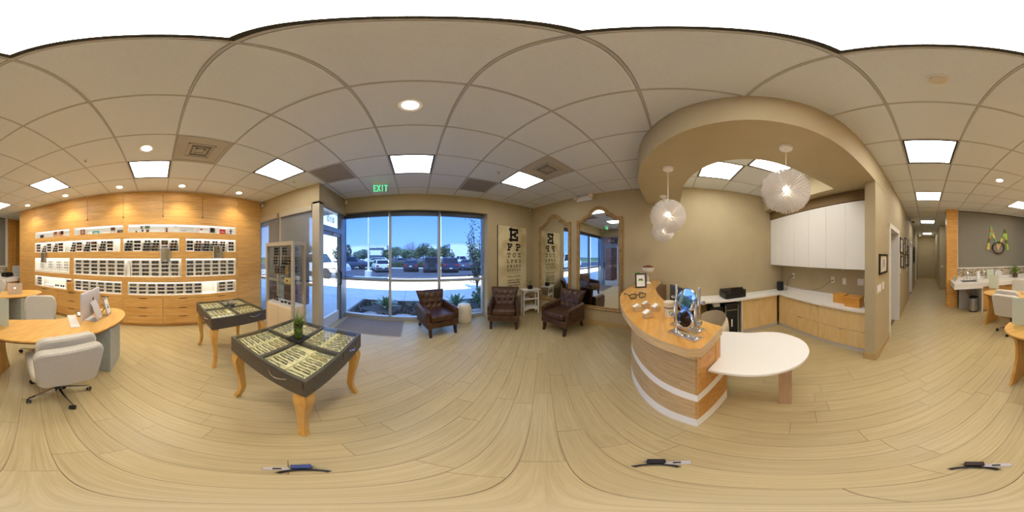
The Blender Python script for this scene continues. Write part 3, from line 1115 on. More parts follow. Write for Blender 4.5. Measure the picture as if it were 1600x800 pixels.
# trees beyond the lot
def tree(x, y, h, cw, leafm, label, seed, bare=False, n=1500, group='trees beyond the parking lot', trunk=.3):
    rnd = random.Random(seed)
    t = thing('tree', label, 'tree', (x, y, -.3), 0, group)
    tr = MB().tube([(0, 0, 0), (.05, 0, h * .3), (0, .05, h * .55)], .15, 7, radii=[.16 * trunk / .3, .13 * trunk / .3, .07 * trunk / .3])
    lm = MB()
    if bare:
        for i in range(46):
            a = rnd.uniform(0, 6.28)
            rr = cw * math.sqrt(rnd.random())
            tip = Vector((math.cos(a) * rr, math.sin(a) * rr, h * (1 - .5 * (rr / cw) ** 2) * rnd.uniform(.8, 1)))
            mid = Vector((tip.x * .45, tip.y * .45, h * rnd.uniform(.45, .6)))
            tr.tube([(0, 0, h * .3), mid, tip], .05, 4, radii=[.07, .05, .02])
            for k in range(26):
                p = mid.lerp(tip, rnd.uniform(.3, 1.05)) + Vector((rnd.gauss(0, .35), rnd.gauss(0, .35), rnd.gauss(0, .3)))
                u = Vector((rnd.gauss(0, 1), rnd.gauss(0, 1), rnd.gauss(0, 1))).normalized() * .13
                v = u.orthogonal() * .3
                lm.add([p - u, p + v, p + u, p - v], [(0, 1, 2, 3)])
    else:
        k = 7
        for i in range(k):
            a = i * 2.4
            rr = cw * .5 * math.sqrt(i / k)
            leafball(math.cos(a) * rr, math.sin(a) * rr, h * rnd.uniform(.46, .72), cw * .6, cw * .6, h * .28, n // k, .26, seed * 10 + i, lm, .3)
        lm = lm
    obj('trunk', tr, 'barkg', t, True)
    obj('crown', lm, leafm, t)
    return t
D_ = math.radians
def polar(azd, y):
    return y * math.tan(D_(azd))
MT['baretwig'] = plain('bare_twigs', (138, 128, 140), .9)
tree(polar(-18.3, 44), 44, 4.0, 2.5, 'oliveb', 'dusty olive tree left of the light pole before the white offices', 21, n=2200)
tree(polar(-23.4, 46), 46, 4.2, 1.5, 'oliveb', 'thin tree at the left edge of the window view', 22, n=700)
tree(polar(-20.8, 50), 50, 3.4, 1.0, 'oliveb', 'small thin tree between two others before the offices', 23, n=500)
tree(polar(-6.9, 50), 50, 5.0, 3.2, 'olive', 'broad green tree right of the office building corner', 24)
tree(polar(-3.0, 45), 45, 3.8, 2.2, 'olive', 'low green tree under the tall bare one', 25)
tree(polar(-1.6, 58), 58, 7.6, 3.5, 'baretwig', 'tall bare grey tree in the middle pane', 26, True)
tree(polar(3.0, 49), 49, 6.0, 3.2, 'darkleaf', 'dark rounded tree right of the bare one', 27)
tree(polar(6.8, 42), 42, 4.4, 2.2, 'olive', 'lower tree touching the second mullion', 28)
tree(polar(10.3, 47), 47, 5.4, 2.6, 'darkleaf', 'dark tree just right of the second mullion', 29)
tree(polar(13.2, 56), 56, 3.8, 1.1, 'oliveb', 'small bluish conifer against the white warehouse', 30, n=500)
tree(polar(21.8, 36), 36, 4.2, 2.0, 'oliveb', 'pale tree behind the sapling at the right pane edge', 31)
tree(polar(.6, 54), 54, 4.2, 2.6, 'olive', 'low green tree behind the dark sedan', 41)
tree(polar(5.0, 58), 58, 5.2, 2.8, 'oliveb', 'grey green tree between two dark crowns', 42)
tree(polar(-9.6, 54), 54, 4.6, 2.4, 'darkleaf', 'dark tree beside the office building corner', 43)
tree(-11.5, 24, 4.0, 1.8, 'oliveb', 'sunlit pale tree seen through the entrance door', 32)
tree(-22, 27, 5, 2.4, 'darkleaf', 'dark tree seen past the brick pier', 33)
# white buildings
MT['stucco'] = plain('white_stucco', (238, 240, 240), 0.9)
MT['winblue'] = plain('dark_window', (70, 90, 104), 0.2)
t = thing('office_building', 'white two storey office building with dark strip windows', 'building', (-30, 60, -.3))
obj('wall', MB().box(-8, 0, 0, 19.6, 14, 5.9), 'stucco', t)
obj('parapet', MB().box(-8.1, -.1, 5.75, 19.7, 14.1, 6.0), 'stucco', t)
for (x0, x1, z0, z1) in ((12.4, 18.5, 4.15, 5.0), (12.4, 18.5, .9, 2.2), (7.5, 10.9, .9, 2.2)):
    f = obj('window', MB().box(x0 - .08, -.04, z0 - .08, x1 + .08, .02, z1 + .08), 'alum', t)
    for q in range(4):
        a = x0 + (x1 - x0) * q / 4
        obj('pane', MB().box(a + .03, -.06, z0, a + (x1 - x0) / 4 - .03, -.04, z1), 'winblue', f)
obj('roof_unit', MB().box(13, 5, 6, 15, 7, 6.7), 'mull', t)
obj('roof_unit', MB().box(1, 5, 6, 2, 6, 6.5), 'mull', t)
t = thing('warehouse', 'long white warehouse in the right pane of the window', 'building', (14.6, 66, -.3))
obj('wall', MB().box(0, 0, 0, 34, 18, 7.0), 'stucco', t)
obj('parapet', MB().box(-.1, -.1, 6.85, 34.1, 18.1, 7.1), 'stucco', t)
obj('loading_door', MB().box(6.6, -.05, .2, 11.2, .02, 3.4), plain('ldoor', (226, 228, 228), .8), t)
t = thing('white_block', 'small white building showing between two tree crowns', 'building', (5.6, 72, -.3))
obj('wall', MB().box(0, 0, 0, 4, 8, 6.8), 'stucco', t)
obj('parapet', MB().box(-.1, -.1, 6.7, 4.1, 8.1, 6.9), 'stucco', t)
# cars
MT['tyre'] = plain('tyre_rubber', (24, 24, 26), .8)
MT['carglass'] = plain('car_glass', (30, 38, 46), .08)
MT['tail'] = plain('tail_lamp', (190, 40, 34), .3)
MT['plate'] = plain('number_plate', (225, 225, 220), .5)
def car(kind, rgb, x, y, rot, label, z=-.35):
    """nose towards local +Y, tail towards -Y"""
    paint = bpy.data.materials.get('paint%s' % (rgb,)) or plain('paint%s' % (rgb,), rgb, .25, .2)
    t = thing({'sedan': 'car', 'suv': 'suv', 'pickup': 'pickup_truck', 'jeep': 'suv', 'hatch': 'car'}[kind], label, 'truck' if kind == 'pickup' else 'car', (x, y, z), rot, 'cars in the parking lot')
    P = {'sedan': (4.6, 1.8, [(-2.3, .35, .75), (-2.25, .3, .95), (-1.5, .28, 1.0), (-.9, .27, .98), (1.0, .26, .95), (2.0, .28, .82), (2.28, .32, .66)], (-1.75, -.95, .35, 1.2, 1.44)),
         'suv': (4.6, 1.88, [(-2.3, .42, .9), (-2.25, .38, 1.08), (-1.2, .34, 1.1), (0, .33, 1.08), (1.1, .33, 1.04), (2.1, .36, .95), (2.3, .42, .75)], (-2.2, -1.95, .2, 1.1, 1.74)),
         'jeep': (4.4, 1.9, [(-2.2, .5, 1.0), (-2.18, .48, 1.14), (-1.0, .46, 1.14), (0, .45, 1.12), (.8, .45, 1.1), (2.1, .48, 1.05), (2.2, .5, .8)], (-2.17, -2.1, .45, .8, 1.82)),
         'hatch': (4.2, 1.8, [(-2.1, .35, .9), (-2.05, .3, 1.02), (-1.2, .28, 1.04), (0, .27, 1.02), (1.1, .26, .98), (1.9, .28, .8), (2.1, .34, .62)], (-2.05, -1.5, .4, 1.3, 1.5)),
         'pickup': (5.4, 1.95, [(-2.7, .5, .95), (-2.68, .48, 1.12), (-1.2, .46, 1.12), (-.6, .45, 1.14), (.9, .45, 1.12), (2.5, .48, 1.02), (2.7, .5, .8)], (-.75, -.6, .6, 1.1, 1.85))}[kind]
    Lc, Wc, prof, cab = P
    hw = Wc / 2
    rings = []
    for yy, zb, zt in prof:
        rings.append([(-hw * .94, yy, zb), (-hw, yy, zb + .15), (-hw, yy, zt - .15), (-hw * .9, yy, zt), (hw * .9, yy, zt), (hw, yy, zt - .15), (hw, yy, zb + .15), (hw * .94, yy, zb)])
    obj('body', MB().loft(rings), paint, t, True)
    c0, c1, c2, c3, ztop = cab
    zb = 1.0 if kind in ('sedan', 'hatch') else 1.1
    zb -= .08
    gl = MB()
    lo = [(-hw * .9, c0), (hw * .9, c0), (hw * .9, c3), (-hw * .9, c3)]
    hi = [(-hw * .74, c1), (hw * .74, c1), (hw * .74, c2), (-hw * .74, c2)]
    gl.loft([[(px, py, zb) for px, py in lo], [(px, py, ztop - .06) for px, py in hi]])
    obj('windows', gl, 'carglass', t)
    rf = MB().loft([[(px, py, ztop - .07) for px, py in hi], [(px * .96, py * .97, ztop) for px, py in hi]])
    obj('roof', rf, paint, t, True)
    for i in range(4):
        a_, b_ = Vector((lo[i][0], lo[i][1], zb)), Vector((hi[i][0], hi[i][1], ztop - .05))
        obj('pillar', MB().tube([a_, b_], .05, 5), paint, t)
    wr = .33 if kind in ('sedan', 'hatch') else .39
    for sx_ in (-1, 1):
        for yy in (-Lc * .31, Lc * .31):
            wmat = Matrix.Translation((sx_ * (hw - .2), yy, wr)) @ Matrix.Rotation(sx_ * PI / 2, 4, 'Y')
            wo = obj('wheel', MB().lathe([(wr * .6, 0), (wr, .02), (wr, .2), (wr * .62, .22)], 20, mat=wmat), 'tyre', t, True)
            obj('rim', MB().lathe([(wr * .6, .215), (wr * .2, .2), (.0001, .2)], 14, mat=wmat), 'alum', wo, True)
    y_ = prof[0][0]
    for sx_ in (-1, 1):
        obj('tail_light', MB().box(sx_ * (hw - .08), y_ - .04, .72 if kind in ('sedan', 'hatch') else .85, sx_ * (hw - .36 if kind != 'jeep' else hw - .2), y_ + .1, .9 if kind in ('sedan', 'hatch') else 1.05), 'tail', t)
        obj('head_light', MB().box(sx_ * (hw - .1), -y_ - .12, .6, sx_ * (hw - .42), -y_ + .005, .74), 'plate', t)
    obj('bumper', MB().rbox(-hw * .96, y_ - .06, .4, hw * .96, y_ + .12, .62, .03, 2), paint if kind == 'sedan' else 'hem', t, True)
    obj('number_plate', MB().box(-.16, y_ - .075, .5 if kind != 'sedan' else .66, .16, y_ - .03, .62 if kind != 'sedan' else .78), 'plate', t)
    if kind == 'jeep':
        obj('spare_wheel', MB().lathe([(.2, 0), (.37, .02), (.37, .2), (.1, .22), (.0001, .22)], 20, mat=Matrix.Translation((0, y_, .98)) @ Matrix.Rotation(PI / 2, 4, 'X')), 'tyre', t, True)
    if kind == 'pickup':
        for sx_ in (-1, 1):
            obj('bed_rail', MB().box(sx_ * hw * .95, -2.62, 1.1, sx_ * hw * .85, -.8, 1.16), paint, t)
    return t
car('pickup', (70, 80, 100), polar(-22.6, 22.3), 22.3, R(-62), 'dark pickup truck at the left edge of the window view')
car('hatch', (230, 238, 236), polar(-12.2, 20.3), 20.4, R(22), 'white car partly hidden by the first mullion')
car('sedan', (52, 52, 66), polar(-1.1, 21.8), 21.8, R(-2), 'dark sedan with red tail lamps in the middle pane')
car('jeep', (66, 70, 88), polar(5.6, 20.6), 20.6, R(-3), 'boxy dark off roader right of the dark sedan')
car('suv', (46, 52, 84), polar(12.2, 20.2), 20.2, R(-8), 'dark blue suv just right of the second mullion')
car('sedan', (86, 100, 122), polar(19.0, 22.4), 22.4, R(-38), 'blue grey sedan parked at an angle in the right pane')
car('pickup', (235, 236, 234), polar(16.2, 33), 33, R(-80), 'white pickup truck farther back behind the blue grey sedan', -.25)
car('suv', (232, 234, 236), polar(24.6, 29.5), 30.5, R(-60), 'white suv behind the sapling at the right pane edge', -.25)
car('sedan', (120, 126, 134), polar(-22.0, 31), 31, R(80), 'grey car on the far lane left of the light pole', -.25)
car('hatch', (200, 204, 206), polar(-13.6, 32), 32, R(80), 'silver car on the far lane right of the light pole', -.25)
car('sedan', (70, 74, 92), polar(-4.6, 33), 33, R(80), 'dark car on the far lane behind the dark sedan', -.25)
car('pickup', (236, 238, 240), -7.6, 11.0, R(-95), 'white pickup truck parked close by, seen through the entrance door', -.02)

# ================================================================== SHELF WALL (west)
WX = -3.44
BK = -3.70
rows = [(2.11, 2.28, [(-3.27, -2.1), (-1.98, -.77), (-.66, 1.76)]),
        (1.70, 1.97, [(-3.28, -.83), (-.76, .43), (.58, 1.76)]),
        (1.15, 1.54, [(-3.27, -2.1), (-1.98, .48), (.58, 1.76)]),
        (.75, 1.03, [(-3.27, -2.05), (-1.98, -.8), (-.66, 1.76)])]
YL, YR = -3.35, 1.82
MT['niche'] = plain('niche_white', (240, 236, 226), .5)
b = MB()
b.box(BK - .05, -3.93, -.02, BK, 2.47, 3.2)
zs = [.69] + [v for r_ in rows[::-1] for v in (r_[0], r_[1])] + [3.2]
for i in range(0, len(zs), 2):
    b.box(BK, YL, zs[i], WX - .014, YR, zs[i + 1])
for z0, z1, bays in rows:
    edges = [YL] + [v for q in bays for v in q] + [YR]
    for i in range(0, len(edges), 2):
        b.box(BK, edges[i], z0, WX - .014, edges[i + 1], z1)
b.box(BK, -3.93, -.02, WX - .014, YL, 3.2)
b.box(BK, YR, -.02, WX - .014, 2.47, 3.2)
b.box(BK, YL, -.02, WX - .30 + .12, YR, .69)
ww = struct('wall_west', b, 'niche')
def veneer(y0, y1, z0, z1):
    g = .0015
    obj('panel', MB().box(WX - .014, y0 + g, z0 + g, WX, y1 - g, z1 - g), 'orange', ww)
# end panels in boards
for ya, yb in ((-3.93, YL), (YR, 2.47)):
    z = -.0
    k = 0
    while z < 3.05:
        z2 = min(z + .19, 3.05)
        veneer(ya, yb, z, z2)
        z = z2
obj('panel', MB().box(BK - .05, 2.47, 0, WX, 2.485, 3.05), 'orange', ww)
obj('panel', MB().box(BK - .05, -3.945, 0, WX, -3.93, 3.05), 'orange', ww)
secs = [YL, -2.47, -1.61, -.76, .09, .95, YR]
# bands between niches
for z0, z1 in ((.69, .75), (1.03, 1.15), (1.54, 1.70), (1.97, 2.11), (2.28, 2.45)):
    veneer(YL, -.76, z0, z1)
    veneer(-.76, YR, z0, z1)
for i in range(6):
    for z0, z1 in ((2.45, 2.63), (2.63, 2.81), (2.81, 2.97), (2.97, 3.05)):
        veneer(secs[i], secs[i + 1], z0, z1)
for z0, z1, bays in rows:
    edges = [YL] + [v for q in bays for v in q] + [YR]
    for i in range(0, len(edges), 2):
        if edges[i + 1] - edges[i] > .01:
            veneer(edges[i], edges[i + 1], z0, z1)
# little dark hinge pins at the upper panels
for y in (-1.61, -.76, .09, .95):
    obj('hinge_pin', MB().box(WX, y - .012, 2.44, WX + .012, y + .012, 2.47).box(WX, y - .003, 2.47, WX + .003, y + .003, 2.97), 'legdark', ww)
# lit strips inside the niches
MT['strip'] = emitter('niche_strip_glow', (1.0, .95, .86), 2.4)
MT['strip1'] = emitter('niche_strip_dim', (1.0, .95, .86), 1.0)
for ri, (z0, z1, bays) in enumerate(rows):
    for (ya, yb) in bays:
        t = obj('light_strip', MB().box(BK + .01, ya + .005, z1 - .006, WX - .02, yb - .005, z1 - .0005), 'strip1' if ri == 0 else 'strip', ww)
# drawer cabinets
for i in range(6):
    ya, yb = secs[i] + .002, secs[i + 1] - .002
    nm = ['first', 'second', 'third', 'fourth', 'fifth', 'sixth'][5 - i]
    t = thing('drawer_cabinet', 'three drawer wooden base cabinet, %s from the window under the eyewear wall' % nm, 'cabinet', (WX, (ya + yb) / 2, 0), 0, 'drawer cabinets under the eyewear wall')
    hw = (yb - ya) / 2
    obj('carcass', MB().box(-.16, -hw, .08, -.02, hw, .688).box(-.16, -hw, 0, -.06, hw, .08), 'orange', t)
    for z0, z1 in ((.085, .27), (.273, .47), (.473, .686)):
        d = obj('drawer', MB().box(-.02, -hw + .001, z0, .0, hw - .001, z1), 'orange', t)
        obj('finger_pull', MB().prism([(-.11, z1 - .001), (-.06, z1 - .016), (.06, z1 - .016), (.11, z1 - .001)], -.004, .0015, mat=Matrix(((0, 0, 1, 0), (1, 0, 0, 0), (0, 1, 0, 0), (0, 0, 0, 1)))), 'legdark', d)

# ---------------- eyewear
def eyewear_mesh(name, mats, rim=.0032, w=.064, lw=.052, lh=.036, temple=.07, rnd_=.55, fold=False):
    """front faces +X, width along Y, rests with bridge centre at origin; mat 0 frame, mat 1 lens"""
    m = MB()
    for s in (-1, 1):
        pts = []
        cyy = s * (w / 2 + .003)
        for k in range(10):
            a = 2 * PI * k / 10
            ca, sa = math.cos(a), math.sin(a)
            q = (abs(ca) ** 3 + abs(sa) ** 3) ** (-1 / 3.0)
            q = q * (1 - rnd_) + rnd_
            pts.append((0, cyy + ca * lw / 2 * q, sa * lh / 2 * q))
        m.tube(pts, rim, 4, closed=True)
        m.add([(-.001, p[1], p[2]) for p in pts], [tuple(range(10))], 1)
        ey = s * (w / 2 + .003 + lw / 2 + .001)
        if fold:
            m.tube([(0, ey, .008), (-.012, ey, .008), (-.02, ey * .2, .002), (-.024, -ey * .8, -.006)], rim, 4)
        else:
            m.tube([(0, ey, .008), (-.02, ey * 1.02, .008), (-temple * .75, ey, .006), (-temple, ey * .96, -.018)], rim * .9, 4)
    m.tube([(0, -.009, .004), (.002, 0, .008), (0, .009, .004)], rim, 4)
    return m.mesh(name, mats)
FC = {'black': (20, 18, 18), 'tortoise': (86, 52, 28), 'silver': (120, 118, 112), 'brown': (60, 40, 30), 'red': (120, 34, 30), 'gold': (150, 120, 70), 'grey': (80, 80, 84), 'blue': (44, 54, 90)}
for k, v in FC.items():
    MT['fr_' + k] = plain('frame_' + k, v, .3, .6 if k in ('silver', 'gold') else 0)
MT['sunlens'] = plain('sun_lens', (26, 20, 18), .1)
MT['sunlensb'] = plain('sun_lens_brown', (70, 40, 24), .1)
MT['lens_s'] = thinglass('demo_lens', (215, 215, 210), .08)
glm = {k: eyewear_mesh('eyeglasses', ['fr_' + k, 'lens_s'], rim=.0036) for k in FC}
glf = {k: eyewear_mesh('folded_eyeglasses', ['fr_' + k, 'lens'], rim=.0024, fold=True) for k in FC}
sgm = {k: eyewear_mesh('sunglasses', ['fr_' + k, 'sunlens' if k != 'tortoise' and k != 'red' else 'sunlensb'], rim=.004, lh=.044, lw=.056) for k in ('black', 'tortoise', 'brown', 'red', 'silver')}
def put_glasses(me, name, loc, label, group, rz=0, tilt=0):
    o = bpy.data.objects.new(name, me)
    COL.objects.link(o)
    o.location = loc
    o.rotation_euler = (0, tilt, rz)
    tag(o, label, 'sunglasses' if name == 'sunglasses' else 'glasses', group)
    return o
rnd = random.Random(42)
rackm = {}
MT['rackback'] = plain('rack_back', (196, 190, 174), .6)
def rack(yc, z0, z1, n, w_, label, group):
    """white frame with n recessed cells"""
    key = (round(w_, 3), n, round(z1 - z0, 3))
    t = thing('frame_rack', label, 'rack', (BK, yc, z0), 0, group)
    if key not in rackm:
        H = z1 - z0
        fr = MB()
        fr.box(.12, -w_ / 2, 0, .20, -w_ / 2 + .022, H)
        bm_ = .022
        shelfs = MB()
        ch = (H - bm_) / n
        rackm[key] = (fr.mesh('side_frame', 'whiteg'), MB().box(.105, -w_ / 2, 0, .12, w_ / 2, H).mesh('back_panel', 'rackback'), MB().box(.12, -w_ / 2 + .022, 0, .20, w_ / 2 - .022, bm_).mesh('shelf', 'whiteg'), ch)
    f, bk_, sh, ch = rackm[key]
    obj('side_frame', f, None, t)
    obj('side_frame', f, None, t, loc=(0, w_ - .022, 0))
    obj('back_panel', bk_, None, t)
    for k in range(n + 1):
        obj('shelf', sh, None, t, loc=(0, 0, min(k * ch, z1 - z0 - .022)))
    return ch
def cells(yc, z0, ch, n, where, sun=False, skip=()):
    for k in range(n):
        if k in skip:
            continue
        key = rnd.choice(['black', 'black', 'brown', 'tortoise', 'grey', 'silver', 'blue', 'gold']) if not sun else rnd.choice(['black', 'black', 'tortoise', 'brown', 'red'])
        word = {'black': 'black', 'brown': 'brown', 'tortoise': 'tortoiseshell', 'grey': 'grey', 'silver': 'silver', 'blue': 'dark blue', 'gold': 'gold', 'red': 'red brown'}[key]
        me = (sgm if sun else glm)[key]
        put_glasses(me, 'sunglasses' if sun else 'eyeglasses', (BK + .195, yc, z0 + k * ch + .0225 + (.027 if sun else .022)), '%s %s, %s shelf up, %s' % (word, 'sunglasses' if sun else 'eyeglasses', ORD[k + 1], where), 'eyewear on the display wall')
ROWN = ['top', 'second', 'third', 'lowest']
# third row: racks of four
z0, z1 = 1.152, 1.52
ys3b = [-1.88 + .208 * i for i in range(6)] + [-.50 + .212 * i for i in range(5)]
for i, y in enumerate(ys3b):
    wh = '%s rack of the middle bay, third display row' % ORD[i + 1]
    ch = rack(y, z0, z1, 4, .20, 'white four cell rack, %s from left, middle bay of third row' % ORD[i + 1], 'four cell racks')
    cells(y, z0, ch, 4, wh)
for i in range(6):
    y = .685 + .195 * i
    ch = rack(y, z0, z1, 4, .19, 'white four cell rack, %s from left, window bay of third row' % ORD[i + 1], 'four cell racks')
    cells(y, z0, ch, 4, '%s rack of the window bay, third display row' % ORD[i + 1])
obj('divider', MB().box(BK + .01, -.68, 1.151, BK + .2, -.62, 1.50), 'whiteg', ww)
# lowest row: racks of three
z0, z1 = .752, 1.012
for i in range(6):
    y = -1.885 + .196 * i
    ch = rack(y, z0, z1, 3, .19, 'white three cell rack, %s from left, middle bay of lowest row' % ORD[i + 1], 'three cell racks')
    cells(y, z0, ch, 3, '%s rack of the middle bay, lowest display row' % ORD[i + 1])
for i in range(8):
    y = -.555 + .202 * i
    ch = rack(y, z0, z1, 3, .196, 'white three cell rack, %s from left, window bay of lowest row' % ORD[i + 1], 'three cell racks')
    cells(y, z0, ch, 3, '%s rack of the window bay, lowest display row' % ORD[i + 1])
for i, y in enumerate((1.44, 1.645)):
    ch = rack(y, z0, z1, 3, .196, 'white three cell rack at window end of lowest row, %s from the end' % ['second', 'first'][i], 'three cell racks')
    cells(y, z0, ch, 3, '%s rack from the window end, lowest display row' % ['second last', 'last'][i])
obj('divider', MB().box(BK + .01, 1.30, .751, BK + .2, 1.325, 1.0), 'whiteg', ww)
for i, y in enumerate((-3.14, -2.15)):
    ch = rack(y, z0, z1, 3, .19, 'white three cell rack at %s end of the far bay, lowest row' % ['far', 'near'][i], 'three cell racks')
    cells(y, z0, ch, 3, 'rack at the %s end of the far bay, lowest row' % ['far', 'near'][i])
for i, y in enumerate((-2.55, -2.38)):
    put_glasses(sgm['black'], 'sunglasses', (BK + .16, y, .804), 'black sunglasses lying on the white block, lowest far bay, %s one' % ['farther', 'nearer'][i], 'eyewear on the display wall')
tag(obj('display_block', MB().box(BK + .02, -2.98, .7515, BK + .22, -2.62, .80).box(BK + .02, -2.615, .7515, BK + .22, -2.27, .770), 'whiteg'), 'low white display blocks in the far bay of lowest row', 'display')
# second row: sunglasses, flat racks and slanted stair displays
z0, z1 = 1.702, 1.955
stairm = None
def stair(yc, where, label, n=4, seed=0):
    """slanted white panel with staggered sunglasses"""
    t = thing('slant_display', label, 'display', (BK, yc, z0), 0, 'slanted sunglasses displays')
    obj('slant_panel', MB().box(.01, -.092, 0, .03, .092, .25), 'rackback', t)
    for k in range(n):
        obj('ledge', MB().box(.03, -.092, .003 + k * .062, .17 - k * .016, .092, .008 + k * .062), 'whiteg', t)
    for k in range(n):
        key = rnd.choice(['black', 'black', 'brown', 'tortoise'])
        word = {'black': 'black', 'brown': 'brown', 'tortoise': 'tortoiseshell'}[key]
        put_glasses(sgm[key], 'sunglasses', (BK + .165 - k * .016, yc - .02 + k * .013, z0 + k * .062 + .0355), '%s sunglasses, %s ledge up, %s' % (word, ORD[k + 1], where), 'eyewear on the display wall')
layout = ['r', 'e', 'r', 's', 'r', 'g', 's', 'r', 's', 'r', 's', 'r', 's']
pitch = 2.45 / 12.6
y = -3.28 + pitch * .5
for i, c in enumerate(layout[:12]):
    wh = '%s column of the far bay, second display row' % ORD[i + 1]
    if c == 'r':
        ch = rack(y, z0, z1, 3, .185, 'white three cell rack, %s column, far bay of second row' % ORD[i + 1], 'three cell racks')
        cells(y, z0, ch, 3, wh, True)
    elif c in 'se':
        stair(y, wh, 'slanted white display, %s column, far bay of second row' % ORD[i + 1], 4 if c == 's' else 3)
    y += pitch * (1.0 if c != 'g' else .8)
y = -3.28 + pitch * 12.1
for bay, (ya, lay) in (('middle', (-.76, 'srssrs')), ('window', (.58, 'rssssr'))):
    pt = (1.185) / 6
    for i, c in enumerate(lay):
        y = ya + pt * (i + .5)
        wh = '%s column of the %s bay, second display row' % (ORD[i + 1], bay)
        if c == 'r':
            ch = rack(y, z0, z1, 3 if not (bay == 'middle' and i == 4) else 2, .185, 'white cell rack, %s column, %s bay of second row' % (ORD[i + 1], bay), 'three cell racks')
            cells(y, z0, ch, 3, wh, True)
        else:
            stair(y, wh, 'slanted white display, %s column, %s bay of second row' % (ORD[i + 1], bay), 4)
# third row, far bay: wire stands with faint frames on white blocks
for i, y in enumerate((-3.08, -2.78, -2.5, -2.26)):
    t = thing('wire_stand', 'thin wire eyewear stand, %s from left in third row far bay' % ORD[i + 1], 'stand', (BK + .12, y, 1.2), 0, 'wire eyewear stands')
    obj('post', MB().tube([(0, 0, 0), (0, 0, .24)], .004, 6), 'steel', t, True)
    obj('foot', MB().lathe([(.04, 0), (.04, .006)], 16), 'glassg', t)
    for k in range(3):
        obj('arm', MB().tube([(0, -.055, .07 + .07 * k), (.02, 0, .07 + .07 * k), (0, .055, .07 + .07 * k)], .003, 5), 'steel', t, True)
        put_glasses(glm[['silver', 'grey', 'gold'][k]], 'eyeglasses', (BK + .16, y, 1.2 + .098 + .07 * k), '%s eyeglasses, %s arm up, %s wire stand of the far bay' % (['silver', 'grey', 'gold'][k], ORD[k + 1], ORD[i + 1]), 'eyewear on the display wall')
tag(obj('display_block', MB().box(BK + .02, -3.25, 1.1515, BK + .24, -2.62, 1.2).box(BK + .02, -2.615, 1.1515, BK + .24, -2.12, 1.1985), 'whiteg'), 'low white display blocks in the far bay of third row', 'display')
# round-handled hand mirrors hung on the wall
for (y, z, lb, big) in ((-2.93, 1.56, 'slim wall mirror hung left of centre between second and third rows', 0), (.13, 1.63, 'slim wall mirror hung below the middle sunglasses bay', 1), (1.29, 1.69, 'slim wall mirror hung below the window sunglasses bay', 0)):
    t = thing('wall_mirror', lb, 'mirror', (WX + .012, y, z), 0, 'slim mirrors on the eyewear wall')
    obj('back_plate', MB().box(-.011, -.10, -.145, .0, .10, .145), 'alum', t)
    obj('glass', MB().box(.0, -.085, -.13, .006, .085, .13), 'mirror', t)
    obj('bracket', MB().box(-.0115, .10, -.15, .03, .112, .15), 'steel', t)
# small box on the third bay pier
tag(obj('leaflet_box', MB().box(WX + .002, -2.13, .76, WX + .08, -1.99, .93).box(WX + .002, -2.13, .93, WX + .05, -1.99, .95), 'maplev'), 'orange wooden leaflet box on the pier of lowest row', 'box')
# top row: cards, posters and boxes
def card(y, w_, h_, rgb, label, spots=(), d=.012, x=BK + .13):
    if not spots:
        tag(obj('counter_card', MB().box(-d / 2, -w_ / 2, 0, d / 2, w_ / 2, h_), plain('card%s' % label[:12], rgb, .6), loc=(x, y, 2.112)), label, 'card', 'cards on the top display row')
        return
    t = thing('counter_card', label, 'card', (x, y, 2.112), 0, 'cards on the top display row')
    obj('card_board', MB().box(-d / 2, -w_ / 2, 0, d / 2, w_ / 2, h_), plain('card%s' % label[:12], rgb, .6), t)
    for (a, c, e_, f, col) in spots:
        obj('print', MB().box(d / 2, -w_ / 2 + a * w_, c * h_, d / 2 + .001, -w_ / 2 + e_ * w_, f * h_), plain('print', col, .6), t)
card(-3.11, .13, .10, (50, 44, 52), 'small dark square card at the far end of top row')
card(-2.62, .17, .15, (224, 190, 160), 'poster with a pale face, far bay of top row', [(.15, .1, .8, .8, (206, 160, 128)), (.3, .65, .75, .98, (120, 84, 60))])
card(-2.44, .16, .155, (226, 180, 150), 'poster with a brown haired face, far bay of top row', [(.1, .1, .75, .75, (200, 150, 120)), (.45, .4, .98, .98, (70, 44, 40))])
card(-2.22, .18, .13, (236, 232, 224), 'blank white card at the near end of the far top bay')
card(-1.80, .12, .145, (126, 66, 44), 'narrow red brown photo card in second top bay', [(.2, .3, .8, .9, (206, 160, 130))])
card(-1.60, .12, .10, (230, 226, 214), 'small white box beside the teal one')
card(-1.45, .17, .085, (90, 172, 160), 'teal box standing in the second top bay', [(.2, .2, .8, .6, (190, 220, 212))])
card(-1.2, .17, .06, (236, 232, 220), 'low white tray right of the teal box')
card(-1.03, .11, .15, (206, 196, 180), 'card with a brown bust figure in second top bay', [(.05, .5, .95, .95, (110, 66, 48)), (.3, .1, .7, .45, (220, 214, 204))])
card(-.84, .17, .075, (60, 48, 42), 'dark eyewear case at the near end of second top bay', [(.3, .2, .8, .7, (130, 116, 104))])
card(-.52, .12, .10, (236, 234, 228), 'white card with a small dark figure, long top bay', [(.55, 0, .85, .5, (70, 50, 44))])
card(-.30, .22, .165, (232, 230, 224), 'large white poster with small pictures, long top bay', [(.05, .55, .25, .9, (90, 96, 104)), (.5, .55, .95, .95, (110, 130, 110)), (.15, .15, .35, .45, (60, 60, 70)), (.6, 0, .9, .45, (100, 70, 56))])
card(-.07, .20, .06, (238, 236, 230), 'row of tiny white cards, long top bay', [(.1, .0, .15, .4, (90, 80, 70)), (.4, .0, .45, .4, (90, 80, 70)), (.7, .0, .75, .4, (90, 80, 70))])
card(.17, .11, .13, (226, 222, 214), 'card with a red and brown figure, long top bay', [(.35, .1, .7, .85, (130, 84, 66)), (.3, .15, .75, .35, (180, 70, 60))])
card(.38, .10, .155, (246, 242, 232), 'bright white box in the middle of long top bay')
